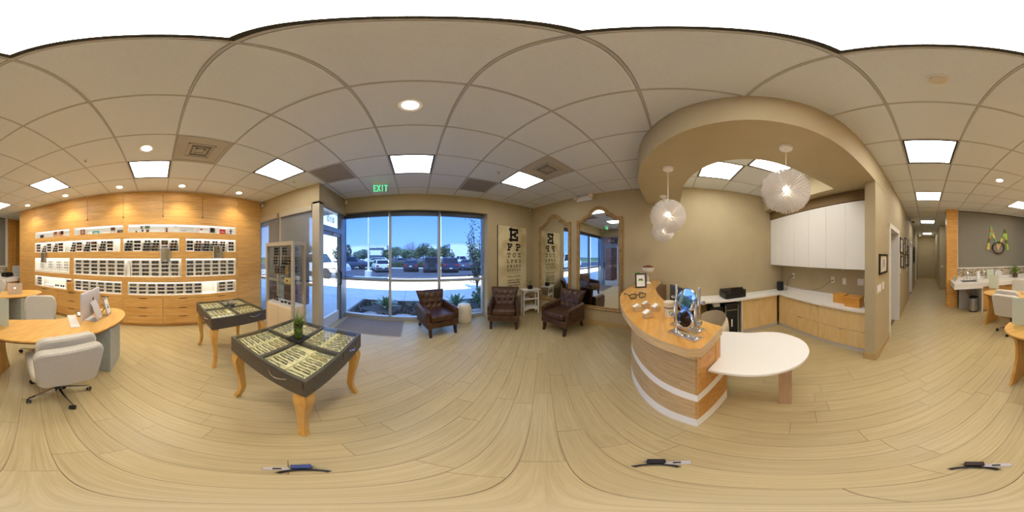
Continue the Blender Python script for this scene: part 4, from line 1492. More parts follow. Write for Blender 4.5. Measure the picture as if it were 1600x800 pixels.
card(.62, .30, .14, (230, 228, 222), 'wide pale card with faint lettering, long top bay', [(.1, .3, .5, .42, (150, 150, 148))])
card(1.02, .22, .075, (246, 244, 238), 'low white card below the pink diamond')
card(1.0, .26, .15, (232, 228, 222), 'pale card with a pink diamond mark', [], x=BK + .06)
dm = MB().prism([(0, -.03), (.035, 0), (0, .03), (-.035, 0)], 0, .004, mat=Matrix.Translation((BK + .068, .97, 2.215)) @ Matrix(((0, 0, 1, 0), (1, 0, 0, 0), (0, 1, 0, 0), (0, 0, 0, 1))))
tag(obj('diamond_mark', dm, plain('pinkred', (220, 70, 90), .5)), 'small pink diamond sign on the pale top row card', 'sign')
card(1.22, .15, .155, (226, 222, 216), 'square poster with a dark red figure group, long top bay', [(.1, .2, .9, .9, (84, 66, 66)), (.3, .4, .6, .8, (170, 60, 60))])
card(1.36, .07, .165, (246, 242, 232), 'narrow bright white box left of the red card')
card(1.47, .15, .12, (196, 20, 34), 'bright red card with white script near the window end', [(.15, .4, .85, .5, (235, 190, 190)), (.25, .55, .7, .6, (235, 190, 190))])
card(1.58, .07, .03, (150, 140, 120), 'tiny pale stand right of the red card')
card(1.69, .11, .16, (222, 224, 226), 'poster with a dancing dark figure at window end', [(.35, .1, .6, .8, (50, 44, 50)), (.15, .5, .8, .6, (50, 44, 50)), (.3, .0, .45, .2, (200, 60, 60))])

# ================================================================== CONSULTING DESKS (left)
dk = [(-.98, -1.74), (-.86, -1.65), (-.80, -1.52), (-.81, -1.40), (-.87, -1.27), (-.98, -1.12), (-1.14, -.94), (-1.34, -.77), (-1.64, -.60), (-1.94, -.49), (-2.20, -.465), (-2.40, -.53), (-2.49, -.68), (-2.43, -.84), (-2.28, -1.01), (-2.08, -1.11), (-1.88, -1.15), (-1.72, -1.22), (-1.58, -1.37), (-1.40, -1.54), (-1.26, -1.66), (-1.12, -1.73)]
dko = (-1.6, -1.1)
dkl = smoothpath([(x - dko[0], y - dko[1]) for x, y in dk], 4, True)
MT['redtrim'] = plain('dark_red_edge', (86, 40, 26), .5)
def consult_desk(loc, label):
    t = thing('consulting_desk', label, 'desk', (loc[0], loc[1], 0), 0, 'curved consulting desks')
    obj('desk_top', MB().prism(dkl, .722, .742), 'maple', t)
    obj('under_edge', MB().prism([(x * .985, y * .985) for x, y in dkl], .706, .7215), 'redtrim', t)
    obj('pedestal', MB().rbox(-2.23 - dko[0], -1.0 - dko[1], .0, -1.77 - dko[0], -.54 - dko[1], .7055, .004, 1), 'bluegrey', t)
    # hourglass plywood foot panel under the free end
    a, c = Vector((-.77 - dko[0], -1.37 - dko[1], 0)), Vector((-1.22 - dko[0], -1.60 - dko[1], 0))
    mid = (a + c) / 2
    d = (c - a).normalized()
    nrm = Vector((-d.y, d.x, 0))
    prof = []
    zz = [0, .06, .2, .4, .55, .65, .7055]
    ww_ = [.255, .235, .185, .135, .13, .15, .175]
    rings = []
    for z, w_ in zip(zz, ww_):
        p0, p1 = mid - d * w_, mid + d * w_
        rings.append([p0 - nrm * .016 + Vector((0, 0, z)), p1 - nrm * .016 + Vector((0, 0, z)), p1 + nrm * .016 + Vector((0, 0, z)), p0 + nrm * .016 + Vector((0, 0, z))])
    obj('foot_panel', MB().loft(rings), 'maplev', t, True)
    return t
consult_desk(dko, 'curved maple desk with the desktop computer, nearest the shelf wall')
DD = (-.47, -1.98)
consult_desk((dko[0] + DD[0], dko[1] + DD[1]), 'curved maple desk with the laptop, behind the first desk')
# office chairs
def office_chair(loc, rot, label):
    t = thing('office_chair', label, 'chair', (loc[0], loc[1], 0), rot, 'upholstered office chairs')
    st = MB()
    for i in range(5):
        a = R(-13 + 72 * i)
        ca, sa = math.cos(a), math.sin(a)
        leg = MB()
        rings = []
        for f, wv, zb_, zt_ in ((.03, .022, .085, .125), (.15, .02, .075, .105), (.29, .014, .066, .084)):
            c_ = Vector((ca * f, sa * f, 0))
            sd_ = Vector((-sa, ca, 0)) * wv
            rings.append([c_ - sd_ + Vector((0, 0, zb_)), c_ + sd_ + Vector((0, 0, zb_)), c_ + sd_ * .6 + Vector((0, 0, zt_)), c_ - sd_ * .6 + Vector((0, 0, zt_))])
        lo = obj('star_leg', leg.loft(rings), 'chrome', t, True)
        cs = MB()
        mtx = Matrix.Translation((ca * .29, sa * .29, .028)) @ Matrix.Rotation(a + 1.0, 4, 'Z') @ Matrix.Rotation(PI / 2, 4, 'X')
        for s in (-.02, .006):
            cs.lathe([(.018, s), (.028, s + .002), (.028, s + .012), (.018, s + .014)], 14, mat=mtx)
        cs.cyl((ca * .29, sa * .29, .05), .01, .018, 8)
        obj('caster', cs, 'black', lo, True)
    obj('hub', MB().lathe([(.045, .075), (.045, .14), (.03, .15), (.028, .36), (.05, .37), (.05, .39)], 18), 'black', t, True)
    obj('tilt_mechanism', MB().rbox(-.09, -.16, .375, .09, .12, .415, .01, 2), 'black', t, True)
    obj('seat', MB().rbox(-.26, -.22, .415, .26, .28, .52, .045, 4), 'fabric', t, True)
    # back: outer shell with a raised inner cushion
    tilt = Matrix.Translation((0, -.235, .445)) @ Matrix.Rotation(R(9), 4, 'X')
    def pad(w0, w1, h0, h1, y0, y1, r):
        m = MB()
        n = 6
        out = []
        pts = []
        for (cx_, cz_, a0) in ((w1 - r, h1 - r, 0), (-w1 + r, h1 - r, 90), (-w0 + r * .6, h0 + r * .6, 180), (w0 - r * .6, h0 + r * .6, 270)):
            rr = r if a0 < 180 else r * .6
            for k in range(n + 1):
                a = R(a0 + 90 * k / n)
                pts.append((cx_ + rr * math.cos(a), cz_ + rr * math.sin(a)))
        rings = []
        cxm, czm = 0, (h0 + h1) / 2
        for yy, sc_ in ((y0, .93), (y0 + .012, .985), (y0 + .03, 1.0), (y1 - .03, 1.0), (y1 - .012, .985), (y1, .93)):
            rings.append([(px * sc_, yy - .0 * px * px + .35 * px * px, czm + (pz - czm) * sc_) for px, pz in pts])
        m.loft(rings, mat=tilt)
        return m
    obj('back_shell', pad(.235, .265, .0, .455, -.085, .0, .09), 'fabric', t, True)
    obj('back_cushion', pad(.22, .24, .02, .52, .001, .075, .09), 'fabric', t, True)
    obj('cushion_seam', MB().tube([tilt @ Vector((x, .078 + .35 * x * x, .27)) for x in (-.2, -.1, 0, .1, .2)], .004, 5).tube([tilt @ Vector((0, .078, z)) for z in (.05, .15, .27)], .004, 5), 'beigefab', t, True)
    return t
office_chair((-1.17, -.84), R(143), 'grey fabric office chair seen from behind at the nearer curved desk')
office_chair((-1.72, -1.53), R(-48.6), 'grey fabric office chair on the far side of the nearer curved desk')
office_chair((-1.14 + DD[0], -.82 + DD[1]), R(127), 'grey fabric office chair seen from behind at the farther curved desk')
office_chair((-1.74 + DD[0], -1.58 + DD[1]), R(-52), 'grey fabric office chair on the far side of the farther curved desk')
# desktop computer seen from behind
TZ = .742
t = thing('desktop_computer', 'silver all in one desktop computer seen from behind on the desk', 'computer', (-1.95, -.85, TZ), R(-3))
sh = MB()
rings = []
for yy, s in ((-.022, .97), (-.018, 1.0), (-.006, 1.0), (.004, .93), (.016, .7), (.02, .4)):
    rings.append([(x * s, yy, .225 + z * s) for x, z in ((-.265, -.18), (.265, -.18), (.265, .18), (-.265, .18))])
obj('shell', MB().loft(rings), 'alum', t, True)
obj('screen', MB().box(-.255, -.0235, .115, .255, -.0222, .395), plain('screen_off', (20, 22, 26), .1), t)
arm = MB()
path = [(.012, .27), (.055, .20), (.105, .08), (.115, .02), (.10, .004)]
rings = []
for k, (yy, zz) in enumerate(path):
    rings.append([(-.08, yy, zz), (.08, yy, zz), (.08, yy - .012, zz + .002), (-.08, yy - .012, zz + .002)])
arm.loft(rings)
obj('stand', arm, 'alum', t, True)
obj('foot', MB().rbox(-.09, -.08, .0003, .09, .113, .006, .0025, 1), 'alum', t)
# maker's emblem on the back: a dark bitten fruit outline
em = [(.0, .018), (.012, .021), (.020, .012), (.014, .004), (.017, -.006), (.010, -.018), (.0, -.015), (-.010, -.018), (-.019, -.004), (-.018, .012), (-.010, .021)]
obj('emblem', MB().prism([(-x, z) for x, z in em], .0202, .0212, mat=Matrix.Translation((0, 0, .29)) @ Matrix(((1, 0, 0, 0), (0, 0, 1, 0), (0, 1, 0, 0), (0, 0, 0, 1)))).prism([(.0, .024), (.004, .032), (.007, .032), (.004, .025)], .0202, .0212, mat=Matrix.Translation((0, 0, .29)) @ Matrix(((1, 0, 0, 0), (0, 0, 1, 0), (0, 1, 0, 0), (0, 0, 0, 1)))), 'black', t)
kb = thing('keyboard', 'slim white keyboard lying beside the desktop computer', 'keyboard', (-1.76, -1.02, TZ + .0003), R(38))
obj('plate', MB().rbox(-.21, -.058, 0, .21, .058, .008, .003, 1), 'alum', kb)
ky = MB()
for r_ in range(5):
    for c_ in range(14):
        ky.box(-.2 + c_ * .0286, -.05 + r_ * .02, .008, -.2 + c_ * .0286 + .025, -.05 + r_ * .02 + .017, .0105)
stuff(obj('keys', ky, 'white', kb))
t = thing('order_tray', 'black framed paper tray lying behind the keyboard', 'tray', (-2.05, -1.05, TZ + .0003), R(35))
obj('paper', MB().box(-.09, -.06, .002, .09, .06, .004), 'card', t)
fr = MB()
for s in (-1, 1):
    fr.box(s * .09, -.07, 0, s * .105, .07, .012)
    fr.box(-.09, s * .06, 0, .09, s * .07, .012)
obj('frame', fr, 'black', t)
# price tablet on easel
t = thing('desk_sign', 'white leaning desk sign in a grey frame at the desk end', 'sign', (-2.18, -.71, TZ), R(0))
lean = Matrix.Rotation(R(-16), 4, 'X')
obj('frame', MB().rbox(-.085, -.006, .002, .085, .006, .27, .003, 1, mat=Matrix.Translation((0, .03, 0)) @ Matrix.Rotation(R(16), 4, 'X')), 'steel', t)
obj('sheet', MB().box(-.065, .0061, .03, .065, .008, .245, mat=Matrix.Translation((0, .03, 0)) @ Matrix.Rotation(R(16), 4, 'X')), 'card', t)
obj('print', MB().box(-.03, .008, .10, .02, .009, .13, mat=Matrix.Translation((0, .03, 0)) @ Matrix.Rotation(R(16), 4, 'X')), plain('greenprint', (60, 140, 110), .5), t)
obj('strut', MB().tube([(0, .0, .16), (0, -.1, .004)], .006, 6), 'black', t)
# acrylic vanity mirrors
MT['mback'] = plain('pale_mirror_back', (206, 214, 196), .25)
def vanity(x, y, rot, label, s=1.0):
    t = thing('vanity_mirror', label, 'mirror', (x, y, TZ), rot, 'frameless desk mirrors')
    obj('base', MB().lathe([(.10, 0.0003), (.10, .006), (.096, .009)], 32), 'glassg', t, True)
    obj('clip', MB().rbox(-.05, -.014, .009, .05, .014, .03, .004, 1), 'glassg', t)
    m = MB()
    m.rbox(-.125, -.004, .022, .125, .004, .37, .0035, 1)
    obj('mirror_sheet', m, 'mback', t)
    obj('reflecting_face', MB().box(-.12, -.0052, .028, .12, -.0042, .364), 'mirror', t)
    return t
vanity(-1.02, -1.54, R(-52), 'frameless vanity mirror at the free end of the nearer curved desk')
vanity(-1.66, -3.80, R(-35), 'frameless vanity mirror at the free end of the farther curved desk')
# laptop on the rear desk
t = thing('laptop', 'open silver laptop on the farther desk, lid towards the camera', 'laptop', (-2.30, -2.80, TZ), R(-40.5))
obj('deck', MB().rbox(-.165, -.23, .0003, .165, .0, .014, .004, 1), 'alum', t)
ld_ = Matrix.Translation((0, .002, .014)) @ Matrix.Rotation(R(-14), 4, 'X')
obj('lid', MB().rbox(-.165, -.006, 0, .165, .0, .25, .0028, 1, mat=ld_), 'alum', t)
obj('screen', MB().box(-.155, -.0071, .012, .155, -.0061, .24, mat=ld_), plain('laptop_screen', (60, 80, 100), .1, emit=(120, 150, 170), estr=.5), t)
obj('glowing_emblem', MB().prism([(-x, z) for x, z in em], .0, .001, mat=ld_ @ Matrix.Translation((0, .0005, .13)) @ Matrix(((1, 0, 0, 0), (0, 0, 1, 0), (0, 1, 0, 0), (0, 0, 0, 1)))), emitter('emblem_glow', (1, 1, 1), 1.6), t)
t = thing('round_gadget', 'small grey round gadget on the farther desk beside the laptop', 'gadget', (-2.0, -2.98, TZ))
obj('ring', MB().tube([(.05 * math.cos(a * PI / 8), 0, .058 + .05 * math.sin(a * PI / 8)) for a in range(16)], .0075, 6, closed=True), 'steel', t, True)
obj('foot', MB().lathe([(.04, .0003), (.04, .006)], 16), 'steel', t)

# ================================================================== DISPLAY TABLES
MT['birch'] = woodmat('table_leg_birch', (224, 178, 100), (206, 152, 72), (8, 8, 1.4), .4, .03)
def cab_leg(sx_, sy_, H, parent):
    """square cabriole leg curving outwards at knee and foot"""
    rings = []
    for f, o, w_ in ((1.0, .0, .040), (.86, .018, .041), (.7, .012, .034), (.5, -.004, .027), (.3, -.012, .023), (.14, -.002, .021), (.05, .016, .022), (0, .022, .024)):
        z = H * f
        cx_, cy_ = sx_ * (.335 + o), sy_ * (.335 + o)
        rings.append([(cx_ - w_, cy_ - w_, z), (cx_ + w_, cy_ - w_, z), (cx_ + w_, cy_ + w_, z), (cx_ - w_, cy_ + w_, z)])
    sm = []
    zs_ = list(range(len(rings)))
    for i in range(len(rings) - 1):
        for q in range(3):
            f = q / 3
            f2 = f * f * (3 - 2 * f)
            sm.append([tuple(a + (b_ - a) * f2 if ax < 2 else a + (b_ - a) * f for ax, (a, b_) in enumerate(zip(p, r_))) for p, r_ in zip(rings[i], rings[i + 1])])
    sm.append(rings[-1])
    obj('leg', MB().loft(sm), 'birch', parent, True)
def display_table(loc, H, label, which):
    t = thing('display_table', label, 'table', (loc[0], loc[1], 0), 0, 'glass topped eyewear display tables')
    S = .395
    for s in (-1, 1):
        for q in (-1, 1):
            cab_leg(s, q, H - .165, t)
    ap = MB()
    ap.box(-S, -S, H - .165, S, S, H - .10)
    obj('case_bottom', ap, 'dark', t)
    rim = MB()
    for s in (-1, 1):
        rim.box(s * S, -S, H - .10, s * (S - .025), S, H - .008)
        rim.box(-S + .025, s * S, H - .10, S - .025, s * (S - .025), H - .008)
    rim.box(-.014, -S + .025, H - .10, .014, S - .025, H - .010)
    rim.box(-S + .025, -.014, H - .10, -.014, .014, H - .010)
    rim.box(.014, -.014, H - .10, S - .025, .014, H - .010)
    obj('case_rim', rim, 'dark', t)
    for (qx, qy) in ((-1, -1), (1, -1), (1, 1), (-1, 1)):
        g = MB().box(qx * .016, qy * .016, H - .0075, qx * (S - .004), qy * (S - .004), H)
        obj('glass_lid', g, 'glassg', t)
        tr = MB()
        x0, x1 = sorted((qx * .014, qx * (S - .025)))
        y0_, y1_ = sorted((qy * .014, qy * (S - .025)))
        tr.box(x0, y0_, H - .09, x1, y1_, H - .058)
        for w_ in (0, .5, 1):
            xx = x0 + (x1 - x0 - .008) * w_
            tr.box(xx, y0_, H - .075, xx + .006, y1_, H - .036)
        for k in range(7):
            yy = y0_ + (y1_ - y0_ - .005) * k / 6
            tr.box(x0 + .008, yy, H - .075, x1 - .008, yy + .004, H - .044)
        tt = obj('tray', tr, 'cream', t)
    # drawer fronts with curved pulls on the camera side faces
    for rz in range(4):
        mtx = Matrix.Rotation(rz * PI / 2, 4, 'Z')
        for s in ((.2,) if rz != 1 else (.2,)):
            dr = MB().box(s - .18, -S - .004, H - .09, s + .18, -S - .0002, H - .022, mat=mtx)
            d = obj('drawer_front', dr, 'dark', t)
            pts = [mtx @ Vector((s - .075 + .15 * k / 8, -S - .004 - .026 * math.sin(PI * k / 8), H - .052 - .012 * math.sin(PI * k / 8))) for k in range(9)]
            obj('handle', MB().tube(pts, .0045, 7), 'chrome', d, True)
    quad = {(-1, -1): 'left', (1, -1): 'front', (1, 1): 'right', (-1, 1): 'back'}
    keys = ['black', 'brown', 'tortoise', 'silver', 'grey', 'gold', 'blue']
    for (qx, qy), qn in quad.items():
        x0, x1 = sorted((qx * .014, qx * (S - .025)))
        y0_, y1_ = sorted((qy * .014, qy * (S - .025)))
        for c_ in range(2):
            for k in range(6):
                if qn == 'front' and c_ == 0 and k == 5:
                    continue
                key = rnd.choice(keys)
                word = {'black': 'black', 'brown': 'brown', 'tortoise': 'tortoiseshell', 'grey': 'grey', 'silver': 'silver', 'blue': 'dark blue', 'gold': 'gold'}[key]
                gx_ = loc[0] + x0 + (x1 - x0) * (.25 + .5 * c_)
                gy_ = loc[1] + y0_ + (y1_ - y0_) * (k + .5) / 6
                put_glasses(glf[key], 'eyeglasses', (gx_, gy_ - .008 + rnd.uniform(-.003, .003), H - .038), '%s eyeglasses, %s slot of the %s column, %s tray of the %s display table' % (word, ORD[k + 1], ['first', 'second'][c_], qn, which), 'eyewear in the display tables', rz=R(-90 + rnd.uniform(-2, 2)), tilt=R(30))
    return t
display_table((-.875, 1.0), .85, 'nearer glass topped display table with grass vase and curved birch legs', 'nearer')
display_table((-2.205, 1.005), .83, 'farther glass topped display table in front of the shelf wall drawers', 'farther')
# vase with grass on the near table
t = thing('grass_vase', 'clear glass cylinder of green reeds on the nearer display table', 'vase', (-.885, 1.02, .8505))
obj('slate_tile', MB().box(-.07, -.07, 0, .07, .07, .012), 'blackm', t)
obj('glass_cylinder', MB().lathe([(.0001, .0125), (.040, .0125), (.042, .017), (.042, .17), (.038, .17), (.038, .02), (.0001, .02)], 24, cap=False), 'glass', t, True)
MT['reed'] = mottled('reed_green', (50, 84, 30), (140, 170, 60), 40, .6)
obj('water', MB().lathe([(.0001, .021), (.0365, .021), (.0365, .12), (.0001, .12)], 20, cap=False), mottled('green_water', (40, 62, 20), (96, 120, 30), 25, .2), t, True)
m = MB()
for i in range(70):
    a = random.uniform(0, 6.28)
    rr = random.uniform(0, .03)
    l = random.uniform(.14, .27)
    x, y = rr * math.cos(a), rr * math.sin(a)
    dx, dy = random.gauss(0, .03), random.gauss(0, .03)
    m.tube([(x, y, .04), (x + dx * .3, y + dy * .3, .04 + l * .5), (x + dx * 1.5, y + dy * 1.5, .04 + l)], .002, 3, radii=[.002, .002, .0005])
stuff(obj('reeds', m, 'reed', t))
obj('dark_band', MB().lathe([(.0372, .125), (.0372, .165)], 20, cap=False), plain('moss_dark', (34, 36, 18), .9), t, True)
# wispy bowl plant on the far table
t = thing('wisp_bowl', 'small glass bowl of wispy twigs on the farther display table', 'plant', (-2.25, 1.06, .8305))
obj('dark_cloth', MB().prism([(.13, .01), (.03, .04), (-.02, .12), (-.04, .03), (-.13, -.01), (-.03, -.04), (.02, -.11), (.04, -.03)], 0, .006), 'blackm', t)
obj('bowl', MB().lathe([(.0001, .0065), (.045, .0065), (.07, .045), (.067, .046), (.044, .011), (.0001, .011)], 24, cap=False), 'glass', t, True)
m = MB()
for i in range(60):
    a = random.uniform(0, 6.28)
    l = random.uniform(.04, .10)
    m.tube([(.02 * math.cos(a), .02 * math.sin(a), .012), (l * .7 * math.cos(a), l * .7 * math.sin(a), .02 + l * .5), (l * math.cos(a + .3), l * math.sin(a + .3), .02 + l * .6)], .0012, 3)
stuff(obj('twigs', m, plain('pale_twig', (190, 184, 170), .8), t))

# ================================================================== GLASS DISPLAY TOWER
TX0, TX1, TY0, TY1 = -2.62, -1.87, 2.02, 2.37
tcx, tcy = (TX0 + TX1) / 2, (TY0 + TY1) / 2
t = thing('display_tower', 'tall glass display tower with white base beside the entrance', 'cabinet', (tcx, tcy, 0))
hx, hy = (TX1 - TX0) / 2, (TY1 - TY0) / 2
MT['towerbase'] = plain('tower_base_maple', (226, 208, 178), .5)
obj('base_cabinet', MB().box(-hx + .012, -hy + .012, 0, hx - .012, hy - .012, .66), 'towerbase', t)
for s in (-1, 1):
    obj('base_door', MB().box(s * .003, -hy - .002, .02, s * (hx - .05), -hy + .011, .64), 'towerbase', t)
obj('lock', MB().lathe([(.012, 0), (.012, .012)], 10, mat=Matrix.Translation((hx - .07, -hy - .0025, .42)) @ Matrix.Rotation(PI / 2, 4, 'X')), 'steel', t)
obj('white_deck', MB().box(-hx + .012, -hy + .012, .661, hx - .012, hy - .012, .68), 'white', t)
for sx_ in (-1, 1):
    for sy_ in (-1, 1):
        p = MB().box(sx_ * hx, sy_ * hy, 0, sx_ * (hx - .05), sy_ * (hy - .05), 1.86)
        po = obj('post', p, 'taupe', t)
        if sx_ > 0 and sy_ < 0:
            dots = MB()
            for k in range(22):
                z = .1 + k * .08
                for q in (0, 1):
                    dots.lathe([(.004, 0), (.0035, .0015), (.0001, .002)], 6, mat=Matrix.Translation((hx - .015 - .02 * q, -hy, z)) @ Matrix.Rotation(PI / 2, 4, 'X'))
            stuff(obj('screw_dots', dots, 'whitep', po))
cap = MB()
obj('top_panel', MB().box(-hx + .05, -hy + .05, 1.80, hx - .05, hy - .05, 1.855), 'taupe', t)
for s in (-1, 1):
    obj('top_rail', MB().box(-hx + .05, s * hy, 1.79, hx - .05, s * (hy - .03), 1.86), 'taupe', t)
    obj('top_rail', MB().box(s * hx, -hy + .05, 1.79, s * (hx - .03), hy - .05, 1.86), 'taupe', t)
    obj('glass_pane', MB().box(-hx + .05, s * (hy - .012), .68, hx - .05, s * (hy - .018), 1.79), 'glass', t)
    obj('glass_pane', MB().box(s * (hx - .012), -hy + .05, .68, s * (hx - .018), hy - .05, 1.79), 'glass', t)
shz = [.88, 1.06, 1.24, 1.42, 1.60]
for z in shz:
    obj('glass_shelf', MB().box(-hx + .05, -hy + .03, z, hx - .05, hy - .03, z + .007), 'glassg', t)
holders = []
MT['bamboo'] = mottled('bamboo_block', (206, 180, 110), (222, 196, 130), 12, .5)
for k, (dx, z, kind) in enumerate(((-.22, 1.608, 'stack'), (.02, 1.608, 'stack'), (.24, 1.608, 'stack'), (-.24, 1.428, 'stack'), (.0, 1.428, 'white'), (.12, 1.428, 'yellow'), (.25, 1.428, 'stack'), (-.2, 1.248, 'stack'), (-.03, 1.248, 'yellow'), (.26, 1.248, 'stack'), (.1, 1.068, 'case'), (.26, 1.068, 'white'), (-.22, .681, 'stack'))):
    X_, Y_ = tcx + dx, tcy
    nm = {1.608: 'top', 1.428: 'second', 1.248: 'third', 1.068: 'fourth', .681: 'lowest'}[z]
    pos = 'left' if dx < -.1 else ('right' if dx > .2 else 'middle')
    if kind == 'case':
        ts = thing('eyewear_case', 'yellow patterned eyewear case on the %s tower shelf' % nm, 'case', (X_, Y_, z))
        obj('shell', MB().rbox(-.09, -.04, .0005, .09, .04, .12, .015, 2), 'bamboo', ts, True)
        obj('clasp', MB().box(-.02, -.044, .05, .02, -.04, .08), 'legdark', ts)
        continue
    lbl_ = ('%s eyewear stand, %s tower shelf, %s place%s' % ({'stack': 'clear', 'white': 'white', 'yellow': 'yellow'}[kind], nm, pos, ' inner' if (kind == 'white' and z == 1.428) else ''))
    if kind == 'stack':
        ts = thing('eyewear_stand', lbl_, 'stand', (X_, Y_, z), 0, 'eyewear stands in the display tower')
    if kind == 'stack':
        obj('post', MB().tube([(0, .07, .0005), (0, .07, .165)], .006, 8), 'glassg', ts, True)
        obj('foot', MB().lathe([(.035, .0003), (.035, .005)], 16, (0, .07, 0)), 'glassg', ts)
    else:
        tag(obj('eyewear_stand', MB().prism([(-.05, .0005), (.05, .0005), (.04, .155), (.0, .165), (-.04, .15)], -.004, .004, mat=Matrix.Translation((0, .07, 0)) @ Matrix(((1, 0, 0, 0), (0, 0, 1, 0), (0, 1, 0, 0), (0, 0, 0, 1)))), 'whitep' if kind == 'white' else 'bamboo', loc=(X_, Y_, z)), lbl_, 'stand', 'eyewear stands in the display tower')
    for q in range(3 if z > 1 else 2):
        key = rnd.choice(['black', 'black', 'tortoise', 'brown'])
        word = {'black': 'black', 'brown': 'brown', 'tortoise': 'tortoiseshell'}[key]
        put_glasses(sgm[key], 'sunglasses', (X_, Y_ - .03, z + .028 + .053 * q), '%s sunglasses, %s up on the %s %s stand, %s tower shelf' % (word, ORD[q + 1], pos + (' inner' if kind == 'white' and z == 1.428 else ''), {'stack': 'clear', 'white': 'white', 'yellow': 'yellow'}[kind], nm), 'sunglasses in the display tower', rz=R(-90))
for k, (dx, lb) in enumerate(((.02, 'black sunglasses lying on the white deck, tower middle'), (.2, 'black sunglasses lying on the white deck, tower right corner'))):
    put_glasses(sgm['black'], 'sunglasses', (tcx + dx, tcy - .05, .706), lb, 'sunglasses in the display tower', rz=R(-70 - 20 * k))

# ================================================================== LOBBY SEATING
def armchair(loc, rot, label):
    t = thing('armchair', label, 'chair', (loc[0], loc[1], 0), rot, 'tufted leather armchairs')
    # legs
    for sx_ in (-1, 1):
        rings = []
        for z, o, w_ in ((.20, 0, .03), (.1, -.006, .025), (0, -.03, .021)):
            cx_, cy_ = sx_ * .26 + sx_ * 0, -.29 + o
            rings.append([(cx_ - w_, cy_ - w_, z), (cx_ + w_, cy_ - w_, z), (cx_ + w_, cy_ + w_, z), (cx_ - w_, cy_ + w_, z)])
        obj('leg', MB().loft(rings), 'legdark', t, True)
        rings = []
        for z, o, w_ in ((.20, 0, .028), (.1, .02, .022), (0, .055, .02)):
            cx_, cy_ = sx_ * .25, .27 + o
            rings.append([(cx_ - w_, cy_ - w_, z), (cx_ + w_, cy_ - w_, z), (cx_ + w_, cy_ + w_, z), (cx_ - w_, cy_ + w_, z)])
        obj('leg', MB().loft(rings), 'legdark', t, True)
    obj('seat_frame', MB().rbox(-.325, -.335, .19, .325, .31, .325, .02, 3), 'leather', t, True)
    obj('seat_cushion', MB().rbox(-.245, -.355, .328, .245, .2, .465, .045, 4), 'leather', t, True)
    # arms: rounded section swept from front to back, rising slightly
    for sx_ in (-1, 1):
        rings = []
        for k in range(9):
            f = k / 8
            yy = -.30 + .56 * f
            top = .57 + .035 * f
            ins = .0
            if k == 0:
                top -= .03
            w0 = .05 if k not in (0,) else .042
            sec = []
            for a in range(0, 181, 30):
                sec.append((sx_ * .30 + w0 * math.cos(R(a)), yy, top - w0 + w0 * math.sin(R(a))))
            sec = [(sx_ * .30 + w0, yy, .32)] + sec + [(sx_ * .30 - w0, yy, .32)]
            if sx_ < 0:
                sec = sec[::-1]
            rings.append(sec)
        obj('arm', MB().loft(rings), 'leather', t, True)
    # tufted back
    btn = []
    for r_ in range(3):
        n = 3 if r_ % 2 == 0 else 4
        for q in range(n):
            btn.append(((q - (n - 1) / 2) * .135, .14 + r_ * .125 + .06))
    NX, NZ = 28, 24
    def back_pt(i, k, front):
        f = k / NZ
        z = .34 + .50 * f
        hw = .245 + .085 * max(0, (f - .35) / .65)
        x = -hw + 2 * hw * i / NX
        edge = min(1, (1 - abs(2 * i / NX - 1)) * 7) * min(1, (1 - f) * 8)
        lean = .10 * f + .05 * f * f
        if front:
            d_ = .075 * (max(edge, 0) ** .5)
            tuft = 0
            for bx_, bz_ in btn:
                r2 = ((x - bx_) ** 2 + (z - .34 - bz_) ** 2)
                tuft += .030 * math.exp(-r2 / .0011)
            u = (x / .135 + (z - .40) / .125)
            v = (x / .135 - (z - .40) / .125)
            if .06 < f < .85 and abs(x) < .24:
                tuft += .010 * (math.exp(-((u - round(u)) / .10) ** 2) + math.exp(-((v - round(v)) / .10) ** 2))
            y = .20 + lean - d_ + tuft
        else:
            y = .215 + lean + .045 * (max(edge, 0) ** .5)
        return (x, y, z)
    vs, fs = [], []
    for side_ in (True, False):
        k0 = len(vs)
        for k in range(NZ + 1):
            for i in range(NX + 1):
                vs.append(back_pt(i, k, side_))
        for k in range(NZ):
            for i in range(NX):
                a = k0 + k * (NX + 1) + i
                fs.append((a, a + 1, a + NX + 2, a + NX + 1) if side_ else (a, a + NX + 1, a + NX + 2, a + 1))
    half = (NX + 1) * (NZ + 1)
    bd = [i for i in range(NX + 1)] + [k * (NX + 1) + NX for k in range(1, NZ + 1)] + [NZ * (NX + 1) + i for i in range(NX - 1, -1, -1)] + [k * (NX + 1) for k in range(NZ - 1, 0, -1)]
    for q in range(len(bd)):
        a, c = bd[q], bd[(q + 1) % len(bd)]
        fs.append((c, a, a + half, c + half))
    obj('backrest', MB().add(vs, fs), 'leather', t, True)
    for bx_, bz_ in btn:
        f = bz_ / .50
        y = .20 + .10 * f + .05 * f * f - .075 + .034
        obj('button', MB().sphere((bx_, y - .004, .34 + bz_), .011, 8, 5, sc=(1, .6, 1)), 'leather', t, True)
    nl = MB()
    for i in range(31):
        nl.sphere((-.315 + .63 * i / 30, -.336, .205), .0055, 6, 4)
    for i in range(29):
        for sx_ in (-1, 1):
            nl.sphere((sx_ * .326, -.32 + .61 * i / 28, .205), .0055, 6, 4)
    stuff(obj('nailheads', nl, 'gold', t, True))
    return t
armchair((.44, 3.28), R(16.9), 'brown tufted leather armchair before the window, left of the garden stool')
armchair((1.90, 3.10), R(-34.2), 'brown tufted leather armchair under the eye chart, squarely facing the camera')
armchair((2.68, 2.07), R(-90), 'brown tufted leather armchair before the tall gilt mirrors')
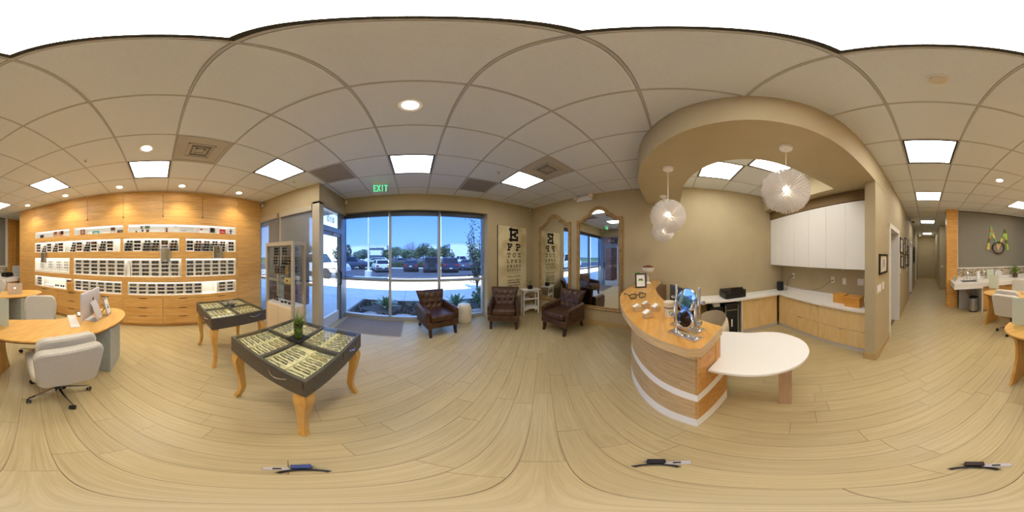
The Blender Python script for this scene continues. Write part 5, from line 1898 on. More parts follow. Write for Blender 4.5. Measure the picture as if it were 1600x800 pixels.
# garden stool
t = thing('garden_stool', 'white ceramic drum stool with pierced pattern between two armchairs', 'stool', (1.12, 3.58, 0))
prof = [(.125, 0), (.14, .02), (.158, .10), (.168, .22), (.165, .32), (.148, .43), (.135, .455), (.128, .46)]
obj('drum', MB().lathe(prof + [(.0001, .466)], 32), 'offwhite', t, True)
kn = MB()
for r_ in range(12):
    z = .045 + r_ * .031
    for i in range(len(prof) - 1):
        if prof[i][1] <= z <= prof[i + 1][1]:
            f = (z - prof[i][1]) / (prof[i + 1][1] - prof[i][1])
            rr = prof[i][0] + f * (prof[i + 1][0] - prof[i][0])
    for q in range(30):
        a = 2 * PI * (q + .5 * (r_ % 2)) / 30
        kn.sphere((rr * math.cos(a), rr * math.sin(a), z), .012, 6, 4, sc=(1, 1, 1))
stuff(obj('raised_dots', kn, 'offwhite', t, True))
# side table
t = thing('side_table', 'small white side table with two shelves between the armchairs', 'table', (2.86, 3.35, 0), R(-20))
for sx_ in (-1, 1):
    for sy_ in (-1, 1):
        obj('leg', MB().loft([[(sx_ * .20 - .017, sy_ * .095 - .017, .675), (sx_ * .20 + .017, sy_ * .095 - .017, .675), (sx_ * .20 + .017, sy_ * .095 + .017, .675), (sx_ * .20 - .017, sy_ * .095 + .017, .675)], [(sx_ * .205 - .014, sy_ * .10 - .014, 0), (sx_ * .205 + .014, sy_ * .10 - .014, 0), (sx_ * .205 + .014, sy_ * .10 + .014, 0), (sx_ * .205 - .014, sy_ * .10 + .014, 0)]]), 'whitep', t)
obj('table_top', MB().rbox(-.25, -.14, .676, .25, .14, .70, .005, 1), 'whitep', t)
ap = [(-.183, .675), (.183, .675), (.183, .60)] + [(.183 - .366 * k / 10, .60 + .045 * math.sin(PI * k / 10)) for k in range(1, 10)] + [(-.183, .60)]
xz = Matrix(((1, 0, 0, 0), (0, 0, 1, 0), (0, 1, 0, 0), (0, 0, 0, 1)))
obj('apron', MB().prism(ap, -.11, -.09, mat=xz), 'whitep', t)
for z in (.20, .43):
    obj('shelf', MB().box(-.185, -.10, z - .012, .185, .10, z + .012), 'whitep', t)
ap2 = [(-.183, .187), (.183, .187), (.183, .10)] + [(.183 - .366 * k / 10, .10 + .06 * math.sin(PI * k / 10)) for k in range(1, 10)] + [(-.183, .10)]
obj('lower_apron', MB().prism(ap2, -.11, -.09, mat=xz), 'whitep', t)
side_t = t
def on_side(x, y, z, rz=0):
    m = Matrix.Translation((2.86, 3.35, 0)) @ Matrix.Rotation(R(-20), 4, 'Z')
    return m @ Vector((x, y, z))
magc = [(60, 70, 96), (190, 186, 178), (150, 90, 70), (210, 208, 200), (96, 110, 104), (222, 214, 196)]
for k, (x, sh_, j) in enumerate(((-.10, 0, 0), (-.10, 0, 1), (.06, 0, 0), (-.02, 1, 0), (-.02, 1, 1), (-.02, 1, 2))):
    p = on_side(x, 0, (.4425 if sh_ == 0 else .2125) + j * .0125)
    mo = thing('magazine', ['grey blue magazine, bottom of the left pile, upper table shelf', 'pale magazine, top of the left pile, upper table shelf', 'brown covered magazine lying right, upper table shelf', 'off white magazine, bottom of pile, lower table shelf', 'grey green magazine, middle of pile, lower table shelf', 'cream magazine, top of pile, lower table shelf'][k], 'magazine', p, R(-20 + (k * 7) % 13 - 5), 'magazines in the side table')
    obj('pages', MB().box(-.07 if sh_ == 0 else -.12, -.085, 0.001, .07 if sh_ == 0 else .12, .085, .010), 'card', mo)
    obj('cover', MB().box(-.072 if sh_ == 0 else -.122, -.087, .010, .072 if sh_ == 0 else .122, .087, .0115), plain('mag%d' % k, magc[k], .4), mo)
p = on_side(0, 0, .7005)
t = thing('potted_succulent', 'small plant in a dark square pot on the white side table', 'plant', p, R(-20))
obj('pot', MB().box(-.055, -.055, 0, .055, .055, .105).box(-.047, -.047, .1052, .047, .047, .107), 'black', t)
m = MB()
for i in range(26):
    a = random.uniform(0, 6.28)
    l = random.uniform(.05, .16)
    sp = random.uniform(.1, .7)
    q = Vector((math.cos(a) * l * sp, math.sin(a) * l * sp, .107 + l))
    m.tube([(0, 0, .10), (q.x * .4, q.y * .4, .107 + l * .6), q], .002, 3)
    u = Vector((math.cos(a + 1), math.sin(a + 1), .3)) * .018
    v = Vector((-u.y, u.x, 0)) * .5
    m.add([q - u, q + v, q + u, q - v], [(0, 1, 2, 3)])
stuff(obj('foliage', m, 'reed', t))

# ---------------- arched gilt mirrors on the east wall
def offs(poly, d):
    n = len(poly)
    out = []
    for i in range(n):
        p0, p1, p2 = Vector(poly[i - 1]), Vector(poly[i]), Vector(poly[(i + 1) % n])
        a = (p1 - p0).normalized()
        c = (p2 - p1).normalized()
        n1, n2 = Vector((-a.y, a.x)), Vector((-c.y, c.x))
        m_ = (n1 + n2)
        m_ = m_ / max(m_.length_squared / 2, .6)
        out.append(tuple(p1 + m_ * d))
    return out
def arch_mirror(yc, hw, label):
    t = thing('arched_mirror', label, 'mirror', (3.218, yc, 0), 0, 'arched gilt wall mirrors')
    half = [(hw, .39), (hw, 2.43), (hw * .80, 2.43), (hw * .70, 2.455), (hw * .62, 2.51), (hw * .55, 2.52)]
    arcp = [(.25 * hw / .55 * 1.05 * math.cos(R(a)), 2.46 + .25 * math.sin(R(a))) for a in range(18, 163, 9)]
    out = half + arcp + [(-x, z) for x, z in half[::-1]]
    profl = [(0, .004), (0, .035), (.02, .045), (.035, .032), (.05, .030), (.065, .040), (.08, .022), (.085, .006)]
    rings = []
    mtx = Matrix(((0, 0, -1, 0), (1, 0, 0, 0), (0, 1, 0, 0), (0, 0, 0, 1)))
    for d, h in profl:
        rings.append([(x, z, h) for x, z in offs(out, d)])
    obj('frame', MB().loft(rings, mat=mtx, cap=False), 'gold', t, True)
    inn = offs(out, .078)
    obj('glass', MB().prism(inn, .006, .014, mat=mtx), 'mirror', t)
    return t
arch_mirror(2.80, .545, 'arched gilt mirror nearer the eye chart corner')
arch_mirror(1.53, .55, 'arched gilt mirror nearer the reception desk')

# ---------------- eye chart
GL = {
 'E': [[(.12, 0), (.12, 1)], [(0, .06), (.86, .06), (.86, .30)], [(0, .94), (.86, .94), (.86, .70)], [(.12, .5), (.6, .5)], [(.6, .36), (.6, .64)]],
 'F': [[(.2, 0), (.2, 1)], [(0, .06), (.45, .06)], [(0, .94), (.88, .94), (.88, .68)], [(.2, .5), (.6, .5)], [(.6, .36), (.6, .64)]],
 'P': [[(.2, 0), (.2, 1)], [(0, .06), (.45, .06)], [(0, .94), (.6, .94), (.82, .84), (.86, .70), (.82, .56), (.6, .46), (.2, .46)]],
 'T': [[(.5, 0), (.5, .94)], [(.28, .06), (.72, .06)], [(.04, .68), (.04, .94), (.96, .94), (.96, .68)]],
 'O': [[(.5, .05), (.2, .15), (.06, .5), (.2, .85), (.5, .95), (.8, .85), (.94, .5), (.8, .15), (.5, .05)]],
 'Z': [[(.1, .70), (.1, .94), (.88, .94), (.1, .06), (.9, .06), (.9, .32)]],
 'L': [[(.22, 0), (.22, .94)], [(0, .94), (.48, .94)], [(0, .06), (.88, .06), (.88, .34)]],
 'D': [[(.2, .06), (.2, .94)], [(0, .94), (.5, .94), (.8, .8), (.92, .5), (.8, .2), (.5, .06), (0, .06)]],
 'C': [[(.9, .68), (.9, .94)], [(.9, .78), (.72, .92), (.45, .95), (.18, .82), (.06, .5), (.18, .18), (.45, .05), (.75, .1), (.92, .28)]],
 'X': [[(.08, .94), (.92, .06)], [(.92, .94), (.08, .06)], [(0, .94), (.25, .94)], [(.75, .94), (1, .94)], [(0, .06), (.25, .06)], [(.75, .06), (1, .06)]],
 'I': [[(.5, 0), (.5, 1)], [(.28, .06), (.72, .06)], [(.28, .94), (.72, .94)]],
}
GL.update({'e': [[(.1, 0), (.1, 1)], [(.1, .06), (.9, .06)], [(.1, .5), (.75, .5)], [(.1, .94), (.9, .94)]], 'x': [[(.06, .0), (.94, 1)], [(.94, 0), (.06, 1)]], 'i': [[(.5, 0), (.5, 1)]], 't': [[(.5, 0), (.5, .94)], [(0, .94), (1, .94)]]})
def strokes(mb, ch, x, z, w_, h, th, y0_, y1_, mi=0, mat=None):
    """slab letter of width w_, height h with lower left corner (x, z), in the XZ plane between y0_ and y1_"""
    for line in GL[ch]:
        pts = [(x + px * w_, z + pz * h) for px, pz in line]
        for a, c in zip(pts, pts[1:]):
            d = Vector((c[0] - a[0], c[1] - a[1]))
            if d.length < 1e-6:
                continue
            d.normalize()
            n_ = Vector((-d.y, d.x)) * th / 2
            e_ = d * th * .48
            q = [(a[0] - e_.x + n_.x, a[1] - e_.y + n_.y), (a[0] - e_.x - n_.x, a[1] - e_.y - n_.y), (c[0] + e_.x - n_.x, c[1] + e_.y - n_.y), (c[0] + e_.x + n_.x, c[1] + e_.y + n_.y)]
            mb.prism(q, y0_, y1_, mi, (mat or Matrix.Identity(4)) @ xz)
MT['chart'] = mottled('aged_chart_paper', (196, 176, 124), (226, 212, 168), 2.2, .8, 0, detail=6, lo=.36, hi=.56)
MT['ink'] = plain('chart_ink', (26, 22, 18), .8)
t = thing('eye_chart', 'large aged eye chart canvas with black letters on the wall', 'chart', (2.455, 3.608, 0))
obj('canvas', MB().box(-.455, -.04, .50, .455, 0, 2.39), 'chart', t)
obj('side_edge', MB().box(-.458, -.041, .498, -.4552, 0, 2.392).box(-.455, -.0395, 2.3902, .455, 0, 2.393), 'ink', t)
rowsL = [('E', 2.01, .31, .27, 1), ('FP', 1.75, .17, .14, 2), ('TOZ', 1.57, .105, .095, 3), ('LPED', 1.42, .08, .065, 4), ('PECFD', 1.29, .07, .055, 5), ('EDFCZP', 1.195, .055, .044, 6), ('FELOPZD', 1.03, .044, .036, 7), ('DEFPOTEC', .925, .044, .034, 8), ('LEFODPCT', .79, .044, .034, 8), ('FDPLTCEO', .68, .044, .034, 8)]
for txt, z, h, w_, n in rowsL:
    span = {1: 0, 2: .27, 3: .34}.get(n, .38)
    for i, ch in enumerate(txt):
        cx_ = .04 + (0 if n == 1 else -span / 2 + span * i / (n - 1))
        m = MB()
        strokes(m, ch, cx_ - w_ / 2, z, w_, h, h * (.21 if n < 3 else .17), -.0418, -.0402)
        obj('letter', m, 'ink', t)
obj('rule_line', MB().box(-.15, -.0415, 1.14, .23, -.0402, 1.15), plain('faded_rule', (150, 132, 90), .8), t)
obj('rule_line', MB().box(-.16, -.0415, .875, .24, -.0402, .895), 'ink', t)
# small security devices
def bullet_cam(loc, rot, label):
    t = thing('security_camera', label, 'camera', loc, rot)
    obj('mount', MB().lathe([(.035, 0), (.035, .012), (.02, .02)], 16, mat=Matrix.Rotation(-PI / 2, 4, 'X')), 'whitep', t, True)
    obj('arm', MB().tube([(0, .02, 0), (0, .05, -.01), (0, .07, -.01)], .012, 8), 'whitep', t, True)
    b_ = Matrix.Translation((0, .06, -.01)) @ Matrix.Rotation(R(100), 4, 'X') @ Matrix.Rotation(PI, 4, 'Y')
    obj('body', MB().lathe([(.0001, -.05), (.036, -.05), (.038, .06), (.034, .07), (.0001, .06)], 18, mat=Matrix.Translation((0, .10, -.015)) @ Matrix.Rotation(R(-100), 4, 'X')), 'whitep', t, True)
    obj('lens', MB().lathe([(.0001, .0), (.022, .0), (.024, .012), (.0001, .013)], 14, mat=Matrix.Translation((0, .155, -.026)) @ Matrix.Rotation(R(-100), 4, 'X')), 'black', t, True)
bullet_cam((-3.36, 2.496, 2.93), R(180 + 30), 'white wall camera above the glazing beside the shelf wall')
bullet_cam((3.10, 3.606, 2.97), R(180 - 30), 'white wall camera in the corner above the eye chart')
t = thing('motion_sensor', 'small white motion sensor in the corner above the entrance', 'sensor', (-1.60, 3.57, 2.93), R(-45))
obj('case', MB().rbox(-.03, -.025, -.05, .03, .025, .05, .01, 2), 'whitep', t, True)
obj('lens_window', MB().box(-.02, -.027, -.03, .02, -.0252, .01), 'offwhite', t)
# exit sign
t = thing('exit_sign', 'green lit EXIT sign hanging from the ceiling near the entrance', 'sign', (-.62, 2.93, ZC), R(8))
obj('canopy', MB().rbox(-.15, -.03, -.03, .15, .03, -.0005, .006, 1), 'whitep', t)
obj('panel', MB().box(-.15, -.004, -.215, .15, .004, -.03), 'glass', t)
MT['exitg'] = emitter('exit_green', (.10, .75, .28), 1.3)
for i, ch in enumerate('exit'):
    m = MB()
    strokes(m, ch, -.13 + i * .066, -.19, .055, .13, .017, -.007, -.0045)
    obj('letter', m, 'exitg', t)
# emergency light
t = thing('emergency_light', 'white twin head emergency light above the gilt mirrors', 'light', (3.218, 1.86, 2.95), 0)
obj('housing', MB().rbox(-.07, -.2, -.06, 0, .2, .06, .012, 2), 'whitep', t, True)
for s in (-1, 1):
    obj('lamp_head', MB().lathe([(.02, 0), (.05, .03), (.055, .07), (.0001, .075)], 18, mat=Matrix.Translation((-.07, s * .17, .02)) @ Matrix.Rotation(R(-90 + 0), 4, 'Y') @ Matrix.Rotation(R(s * -25), 4, 'X')), 'offwhite', t, True)

# ================================================================== RECEPTION
fr_pts = smoothpath([(.91, -.15), (1.04, .0), (1.18, .125), (1.40, .27), (1.71, .415), (2.05, .49), (2.5, .51), (2.95, .43), (3.21, .33)], 6)
def offcurve(pts, d):
    out = []
    for i, p in enumerate(pts):
        a = Vector(pts[max(i - 1, 0)])
        c = Vector(pts[min(i + 1, len(pts) - 1)])
        dd = (c - a).normalized()
        out.append((p[0] + dd.y * d, p[1] - dd.x * d))
    return out
inn_hi = offcurve(fr_pts, .27)
inn_lo = offcurve(fr_pts, .30)
fi, fo = offcurve(fr_pts, .014), fr_pts
desk = thing('reception_desk', 'curved reception counter clad in pale oak boards with white bands', 'desk', (0, 0, 0))
cl = lambda pts: [(min(x, 3.212), y) for x, y in pts]
MT['brightwhite'] = plain('bright_white_band', (250, 250, 250), .35)
MT['redcore'] = plain('counter_core', (110, 80, 50), .7)
core = MB()
core.prism(cl(fi[1:]) + cl(inn_lo[1:])[::-1], 0, .72)
core.prism(cl(fi[1:]) + cl(inn_hi[1:])[::-1], .7202, 1.047)
obj('core', core, 'redcore', desk)
sidep = MB()
sd0, sd1 = Vector((.91, -.15)), Vector((1.28, -.46))
sdn = Vector((sd1.y - sd0.y, -(sd1.x - sd0.x))).normalized() * -1
if sdn.dot(Vector((1, 1))) > 0:
    sdn = -sdn
def sidebox(t0, t1, z0, z1, nm, mat, d0=0.0, d1=.014, par=desk):
    a, c = sd0.lerp(sd1, t0), sd0.lerp(sd1, t1)
    q = [a - sdn * d1, c - sdn * d1, c - sdn * d0, a - sdn * d0]
    return obj(nm, MB().prism([tuple(v) for v in q], z0, z1), mat, par)
sidebox(.02, 1.0, 0, .72, 'end_core', 'redcore', .0142, .10)
MT['sidewood'] = woodmat('side_board', (214, 160, 86), (190, 132, 62), (1.4, 14, 14), .45, .08)
rowsz = [(0, .15, 'w'), (.15, .268, 'p'), (.268, .445, 'p'), (.445, .535, 'w'), (.535, .67, 'p'), (.67, .78, 'p'), (.78, .90, 'p'), (.90, 1.046, 'p')]
N = len(fr_pts)
splits = {1: [0, 4, 20, N - 1], 2: [0, 14, 32, N - 1], 4: [0, 4, 24, N - 1], 5: [0, 10, 30, N - 1], 6: [0, 18, 36, N - 1], 7: [0, 26, N - 1]}
for r_, (z0, z1, k) in enumerate(rowsz):
    if k == 'w':
        obj('white_band', MB().prism(cl(fo) + cl(fi)[::-1], z0 + .001, z1 - .001), 'brightwhite', desk)
        sidebox(0, 1, z0 + .001, z1 - .001, 'white_band', 'brightwhite')
    else:
        for a, c in zip(splits[r_], splits[r_][1:]):
            o_, i_ = cl(fo[a:c + 1]), cl(fi[a:c + 1])
            sh_ = .0015
            q = o_ + i_[::-1]
            obj('board', MB().prism(q, z0 + .0018, z1 - .0018), 'palewood', desk)
        if z1 <= .70:
            sidebox(0, 1, z0 + .001, z1 - .001, 'board', 'sidewood')
        else:
            sidebox(0, .52 if z0 > .7 else .235, z0 + .001, z1 - .001, 'board', 'sidewood')
            if z0 < .7:
                sidebox(.236, 1, z0 + .001, .7215, 'board', 'sidewood')
                sidebox(.236, .52, .743, z1 - .001, 'board', 'sidewood')
sidebox(.52, .68, .7425, 1.047, 'end_post', 'sidewood', -.004, .05)
TH = 1.11
top = [(1.01, -.33), (.755, -.145), (.765, -.075), (.86, .05), (.96, .155), (1.14, .285), (1.46, .455), (1.88, .60), (2.28, .645), (2.85, .61), (3.21, .44), (3.21, .20), (2.75, .25), (2.25, .20), (1.85, .10), (1.5, -.03), (1.22, -.18)]
tops = [top[0], top[1]] + smoothpath(top[2:11], 5) + smoothpath(top[11:], 5)
obj('counter_top', MB().prism(tops, TH - .062, TH - .0015), 'palewood', desk)
obj('counter_veneer', MB().prism(offs([(p[0], p[1]) for p in (tops if sum(tops[i][0] * tops[(i + 1) % len(tops)][1] - tops[(i + 1) % len(tops)][0] * tops[i][1] for i in range(len(tops))) > 0 else tops[::-1])], .002), TH - .0014, TH), 'tabletop', desk)
obj('work_surface', MB().prism(cl(offcurve(fr_pts[22:], .302)) + cl(offcurve(fr_pts[22:], .52))[::-1], .72, .742), 'white', desk)
# white table leaf
wt = [(.998, -.231), (.95, -.29), (.85, -.44), (.785, -.60), (.77, -.75), (.80, -.88), (.87, -.99), (1.0, -1.075), (1.15, -1.095), (1.32, -1.05), (1.43, -.93), (1.49, -.78), (1.57, -.66), (1.62, -.56), (1.65, -.40), (1.58, -.20), (1.50, -.075), (1.39, -.135), (1.25, -.225), (1.135, -.345)]
wts = [wt[0]] + smoothpath(wt[1:14], 5) + wt[14:]
leaf = obj('table_leaf', MB().prism(wts, .7225, .742), 'white', desk)
leaf['label'] = 'low rounded white table leaf'
MT['legpink'] = woodmat('pale_leg', (196, 164, 128), (176, 142, 108), (10, 10, 1.3), .5, .03)
lg = Matrix.Translation((.99, -.84, 0)) @ Matrix.Rotation(R(45), 4, 'Z')
obj('leg', MB().box(-.05, -.05, 0, .05, .05, .722, mat=lg), 'legpink', leaf)
# things on the counter
t = thing('round_mirror', 'chrome stand with small round mirror, nearer the counter edge', 'mirror', (0.925, -.08, TH), R(40), 'round mirrors on chrome stands')
def round_mirror(t, w_, hp, hz, r, tilt, knob):
    obj('base_plate', MB().rbox(-w_ / 2 - .022, -.033, .0004, w_ / 2 + .022, .033, .012, .004, 2), 'chrome', t, True)
    obj('base_rim', MB().rbox(-w_ / 2 - .03, -.04, .0002, w_ / 2 + .03, .04, .006, .002, 1), 'legpink', t)
    for s in (-1, 1):
        obj('post', MB().lathe([(.010, .012), (.009, hp), (.007, hp + .006), (.0001, hp + .007)], 14, (s * w_ / 2, 0, 0)), 'chrome', t, True)
        obj('knob', MB().lathe([(.004, 0), (.004, .015), (.013, .017), (.013, .03), (.0001, .031)], 14, mat=Matrix.Translation((s * (w_ / 2 + .008), 0, hz)) @ Matrix.Rotation(s * PI / 2, 4, 'Y')), 'steel', t, True)
        obj('pivot', MB().tube([(s * w_ / 2, 0, hz), (s * (r + .001), 0, hz)], .004, 6), 'chrome', t, True)
    mt = Matrix.Translation((0, 0, hz)) @ Matrix.Rotation(R(tilt), 4, 'X') @ Matrix.Rotation(PI / 2, 4, 'X')
    obj('bezel', MB().lathe([(r - .004, -.008), (r + .002, -.006), (r + .002, .006), (r - .004, .008)], 40, mat=mt, cap=False), 'chrome', t, True)
    obj('glass', MB().lathe([(.0001, -.005), (r - .003, -.005), (r - .003, .005), (.0001, .005)], 40, mat=mt, cap=False), 'mirror', t, True)
t['label'] = 'chrome stand with smaller round mirror nearest the counter corner'
t.rotation_euler = (0, 0, R(43))
round_mirror(t, .155, .20, .115, .058, 5, 1)
t = thing('round_mirror', 'taller chrome stand with larger round mirror behind the smaller one', 'mirror', (1.045, -.105, TH), R(46), 'round mirrors on chrome stands')
t['category'] = 'mirror'
round_mirror(t, .185, .29, .20, .078, 11, 1)
wcol = (236, 234, 224)
for k, (x, y, lb) in enumerate(((1.37, .285, 'wooden cube card holder nearest the big black glasses, on its left'), (1.475, .225, 'wooden cube card holder touching the big black glasses end'), (1.225, .175, 'wooden cube card holder nearest the counter front, alone'), (1.40, .125, 'wooden cube card holder nearest the white jar'))):
    t = thing('card_block', lb, 'card holder', (x, y, TH), R(35 + k * 5), 'wooden cube card holders')
    obj('block', MB().rbox(-.03, -.03, .0004, .03, .03, .05, .003, 1), 'palewood', t)
    obj('card', MB().box(-.022, -.024, .03, .022, .026, .0325, mat=Matrix.Translation((0, 0, .028)) @ Matrix.Rotation(R(-28), 4, 'X')), 'card', t)
    obj('print_dots', MB().box(-.012, -.0305, .012, .012, -.03005, .02), 'ink', t)
t = thing('white_jar', 'white ceramic jar with black band and green mark on the counter', 'jar', (1.265, .01, TH))
obj('body', MB().lathe([(.038, .0004), (.042, .01), (.042, .115), (.045, .12), (.045, .128), (.040, .128), (.0390, .115), (.0001, .112)], 28), 'offwhite', t, True)
obj('band', MB().lathe([(.0423, .078), (.0425, .079), (.0425, .085), (.0423, .086)], 28, cap=False), 'black', t, True)
obj('mark', MB().box(-.012, -.002, -.01, .012, .002, .01, mat=Matrix.Rotation(R(-78), 4, 'Z') @ Matrix.Translation((0, -.0415, .045))), plain('greenmark', (120, 190, 70), .5), t)
MT['lens_big'] = thinglass('big_lens', (236, 238, 236), .06)
t = thing('oversized_glasses', 'oversized black eyeglasses lying on the reception counter', 'glasses', (1.80, .37, TH + .032), R(215))
def big_ring(s):
    pts = []
    for k in range(18):
        a = 2 * PI * k / 18
        ca, sa = math.cos(a), math.sin(a)
        q = (abs(ca) ** 3.5 + abs(sa) ** 3.5) ** (-1 / 3.5)
        pts.append((0, s * .055 + ca * .042 * q * .95, sa * .026 * q * .95))
    return pts
for s in (-1, 1):
    pr = big_ring(s)
    obj('rim', MB().tube(pr, .005, 8, closed=True), 'black', t, True)
    obj('lens', MB().add([(.0, p_[1], p_[2]) for p_ in pr] + [(-.001, p_[1], p_[2]) for p_ in pr], [tuple(range(18)), tuple(range(35, 17, -1))]), 'lens_big', t)
    obj('temple', MB().tube([(-.002, s * .1, .012), (-.03, s * .102, .012), (-.15, s * .1, .006), (-.19, s * .096, -.024)], .0055, 8), 'black', t, True)
obj('bridge', MB().tube([(0, -.014, .006), (.003, 0, .012), (0, .014, .006)], .005, 8), 'black', t, True)
t = thing('picture_frame', 'black framed white card on an easel at the far counter end', 'picture frame', (2.44, .45, TH), R(-70))
fm = Matrix.Rotation(R(-14), 4, 'X')
fr = MB()
for s in (-1, 1):
    fr.box(s * .085, -.008, .0, s * .065, .008, .225, mat=fm)
    z_ = 0 if s < 0 else .205
    fr.box(-.065, -.008, z_, .065, .008, z_ + .02, mat=fm)
obj('frame', fr, 'black', t)
obj('sheet', MB().box(-.065, -.002, .02, .065, .002, .205, mat=fm), 'card', t)
gm = MB()
for i in range(5):
    gm.box(-.04 + i * .017, -.0035, .105, -.04 + i * .017 + .013, -.002, .125, mat=fm)
obj('print', gm, plain('greenlogo', (110, 180, 60), .5), t)
obj('strut', MB().box(-.03, .008, .01, .03, .012, .16, mat=Matrix.Translation((0, .09, -.01)) @ Matrix.Rotation(R(28), 4, 'X')), 'black', t)
t = thing('snack_bowl', 'white footed bowl heaped with brown nuts at the far counter end', 'bowl', (2.86, .40, TH))
obj('pedestal', MB().lathe([(.06, .0004), (.055, .012), (.02, .03), (.018, .16), (.04, .19), (.0001, .19)], 24), 'white', t, True)
obj('bowl', MB().lathe([(.0001, .191), (.05, .191), (.095, .225), (.115, .29), (.109, .29), (.09, .235), (.045, .2), (.0001, .2)], 30, cap=False), 'white', t, True)
nm_ = MB()
for i in range(90):
    a, rr = random.uniform(0, 6.28), .1 * math.sqrt(random.random())
    nm_.sphere((rr * math.cos(a), rr * math.sin(a), .285 + .03 * (1 - (rr / .1) ** 2) + random.uniform(-.008, .008)), random.uniform(.010, .016), 7, 5, sc=(1, .8, .7))
stuff(obj('nuts', nm_, mottled('nut_brown', (96, 52, 26), (160, 100, 56), 30, .6), t, True))
tag(obj('green_leaflet', MB().box(-.004, -.05, .0004, .004, .05, .22, mat=Matrix.Rotation(R(-30), 4, 'Z')).box(-.006, -.052, .0004, .006, .052, .02, mat=Matrix.Rotation(R(-30), 4, 'Z')), plain('leaf_green', (110, 170, 60), .5), loc=(2.66, .55, TH)), 'green leaflet standing beside the footed bowl', 'leaflet')
# monitor behind the counter
t = thing('monitor', 'black computer monitor behind the reception counter', 'monitor', (1.70, -.105, .7425), R(193 + 12))
obj('bezel', MB().rbox(-.25, -.012, .19, .25, .02, .52, .006, 2), 'black', t, True)
obj('screen', MB().box(-.24, .0201, .2, .24, .021, .51), plain('monitor_screen', (40, 50, 60), .15, emit=(90, 110, 130), estr=.4), t)
obj('neck', MB().box(-.03, -.035, .02, .03, -.0125, .34), 'black', t)
obj('foot', MB().lathe([(.09, .0004), (.09, .012), (.03, .02), (.0001, .02)], 24), 'black', t, True)
tag(obj('desk_phone', MB().rbox(-.07, -.09, 0, .07, .09, .05, .01, 2).rbox(-.09, -.09, .05, -.03, .09, .08, .012, 2), 'offwhite', loc=(2.15, .04, .7425)), 'pale desk phone behind the counter next to the monitor', 'phone')
# reception chair
t = thing('reception_chair', 'beige upholstered chair tucked behind the reception counter', 'chair', (1.93, -.40, 0), R(13))
for i in range(5):
    a = R(72 * i)
    obj('star_leg', MB().tube([(0, 0, .09), (.27 * math.cos(a), .27 * math.sin(a), .06)], .015, 8), 'black', t, True)
    obj('caster', MB().lathe([(.022, -.012), (.028, -.01), (.028, .01), (.022, .012)], 14, mat=Matrix.Translation((.27 * math.cos(a), .27 * math.sin(a), .0285)) @ Matrix.Rotation(PI / 2, 4, 'X')), 'black', t, True)
obj('gas_column', MB().lathe([(.03, .08), (.025, .42)], 14), 'black', t, True)
obj('seat', MB().rbox(-.24, -.2, .42, .24, .24, .52, .04, 4), 'beigefab', t, True)
m = MB()
rings = []
for k in range(17):
    a = R(200 + 140 * k / 16)
    h = .30 + .10 * math.sin(PI * k / 16) ** .7
    ring = []
    for q in range(13):
        f = q / 12
        z = .44 + (h + .02) * f
        rr = .25 + .03 * f
        ring.append((rr * math.cos(a), rr * math.sin(a) + .02, z))
    for q in range(12, -1, -1):
        f = q / 12
        z = .44 + h * f
        rr = .25 + .03 * f + (.055 * math.sin(PI * min(1, f * .85 + .15)) ** .5)
        ring.append((rr * math.cos(a), rr * math.sin(a) + .02, z))
    rings.append(ring)
obj('tub_back', m.loft(rings), 'beigefab', t, True)

# ================================================================== PENDANTS
MT['spike'] = plain('pendant_spikes', (240, 236, 232), .4)
MT['bulb'] = emitter('bulb_glow', (1.0, .84, .62), 40.0)
pm = None
def pendant(x, y, z, r, label):
    global pm
    t = thing('pendant_lamp', label, 'lamp', (x, y, z), 0, 'spiky globe pendants')
    if pm is None:
        m = MB()
        n = 1000
        for i in range(n):
            zz = 1 - 2 * (i + .5) / n
            a = i * PI * (3 - math.sqrt(5))
            q = math.sqrt(1 - zz * zz)
            d = Vector((q * math.cos(a), q * math.sin(a), zz * .98))
            u = d.orthogonal().normalized()
            v = d.cross(u).normalized()
            L0, L1 = .42, .94 + .06 * random.random()
            w0, w1 = .006, .017
            base = [d * L0 + (u * math.cos(b_) + v * math.sin(b_)) * w0 for b_ in (0, 2.1, 4.2)]
            tip = [d * L1 + (u * math.cos(b_) + v * math.sin(b_)) * w1 for b_ in (0, 2.1, 4.2)]
            k = len(m.v)
            m.add(base + tip, [(0, 1, 4, 3), (1, 2, 5, 4), (2, 0, 3, 5), (3, 4, 5)])
        pm = m.mesh('spikes', 'spike')
    o = stuff(obj('spikes', pm, None, t))
    o.scale = (r, r, r)
    obj('inner_cage', MB().tube([(0, 0, -.3 * r), (0, 0, .95 * r)], .008, 6), 'whitep', t, True)
    obj('bulb', MB().sphere((0, 0, .02), .028, 14, 10), 'bulb', t, True)
    obj('cord', MB().tube([(0, 0, .94 * r), (0, 0, SZ - .03 - z)], .004, 6), 'whitep', t, True)
    obj('ceiling_canopy', MB().lathe([(.0001, SZ - .03 - z), (.055, SZ - .028 - z), (.062, SZ - .012 - z), (.062, SZ - z - .0005)], 26), 'whitep', t, True)
    return t
pendant(1.03, -.88, 2.17, .215, 'spiky white globe pendant nearest the alcove cabinets')
pendant(1.79, .03, 2.045, .205, 'spiky white globe pendant over the middle of the reception desk')
pendant(2.78, .13, 2.03, .20, 'spiky white globe pendant half hidden at the wall end')

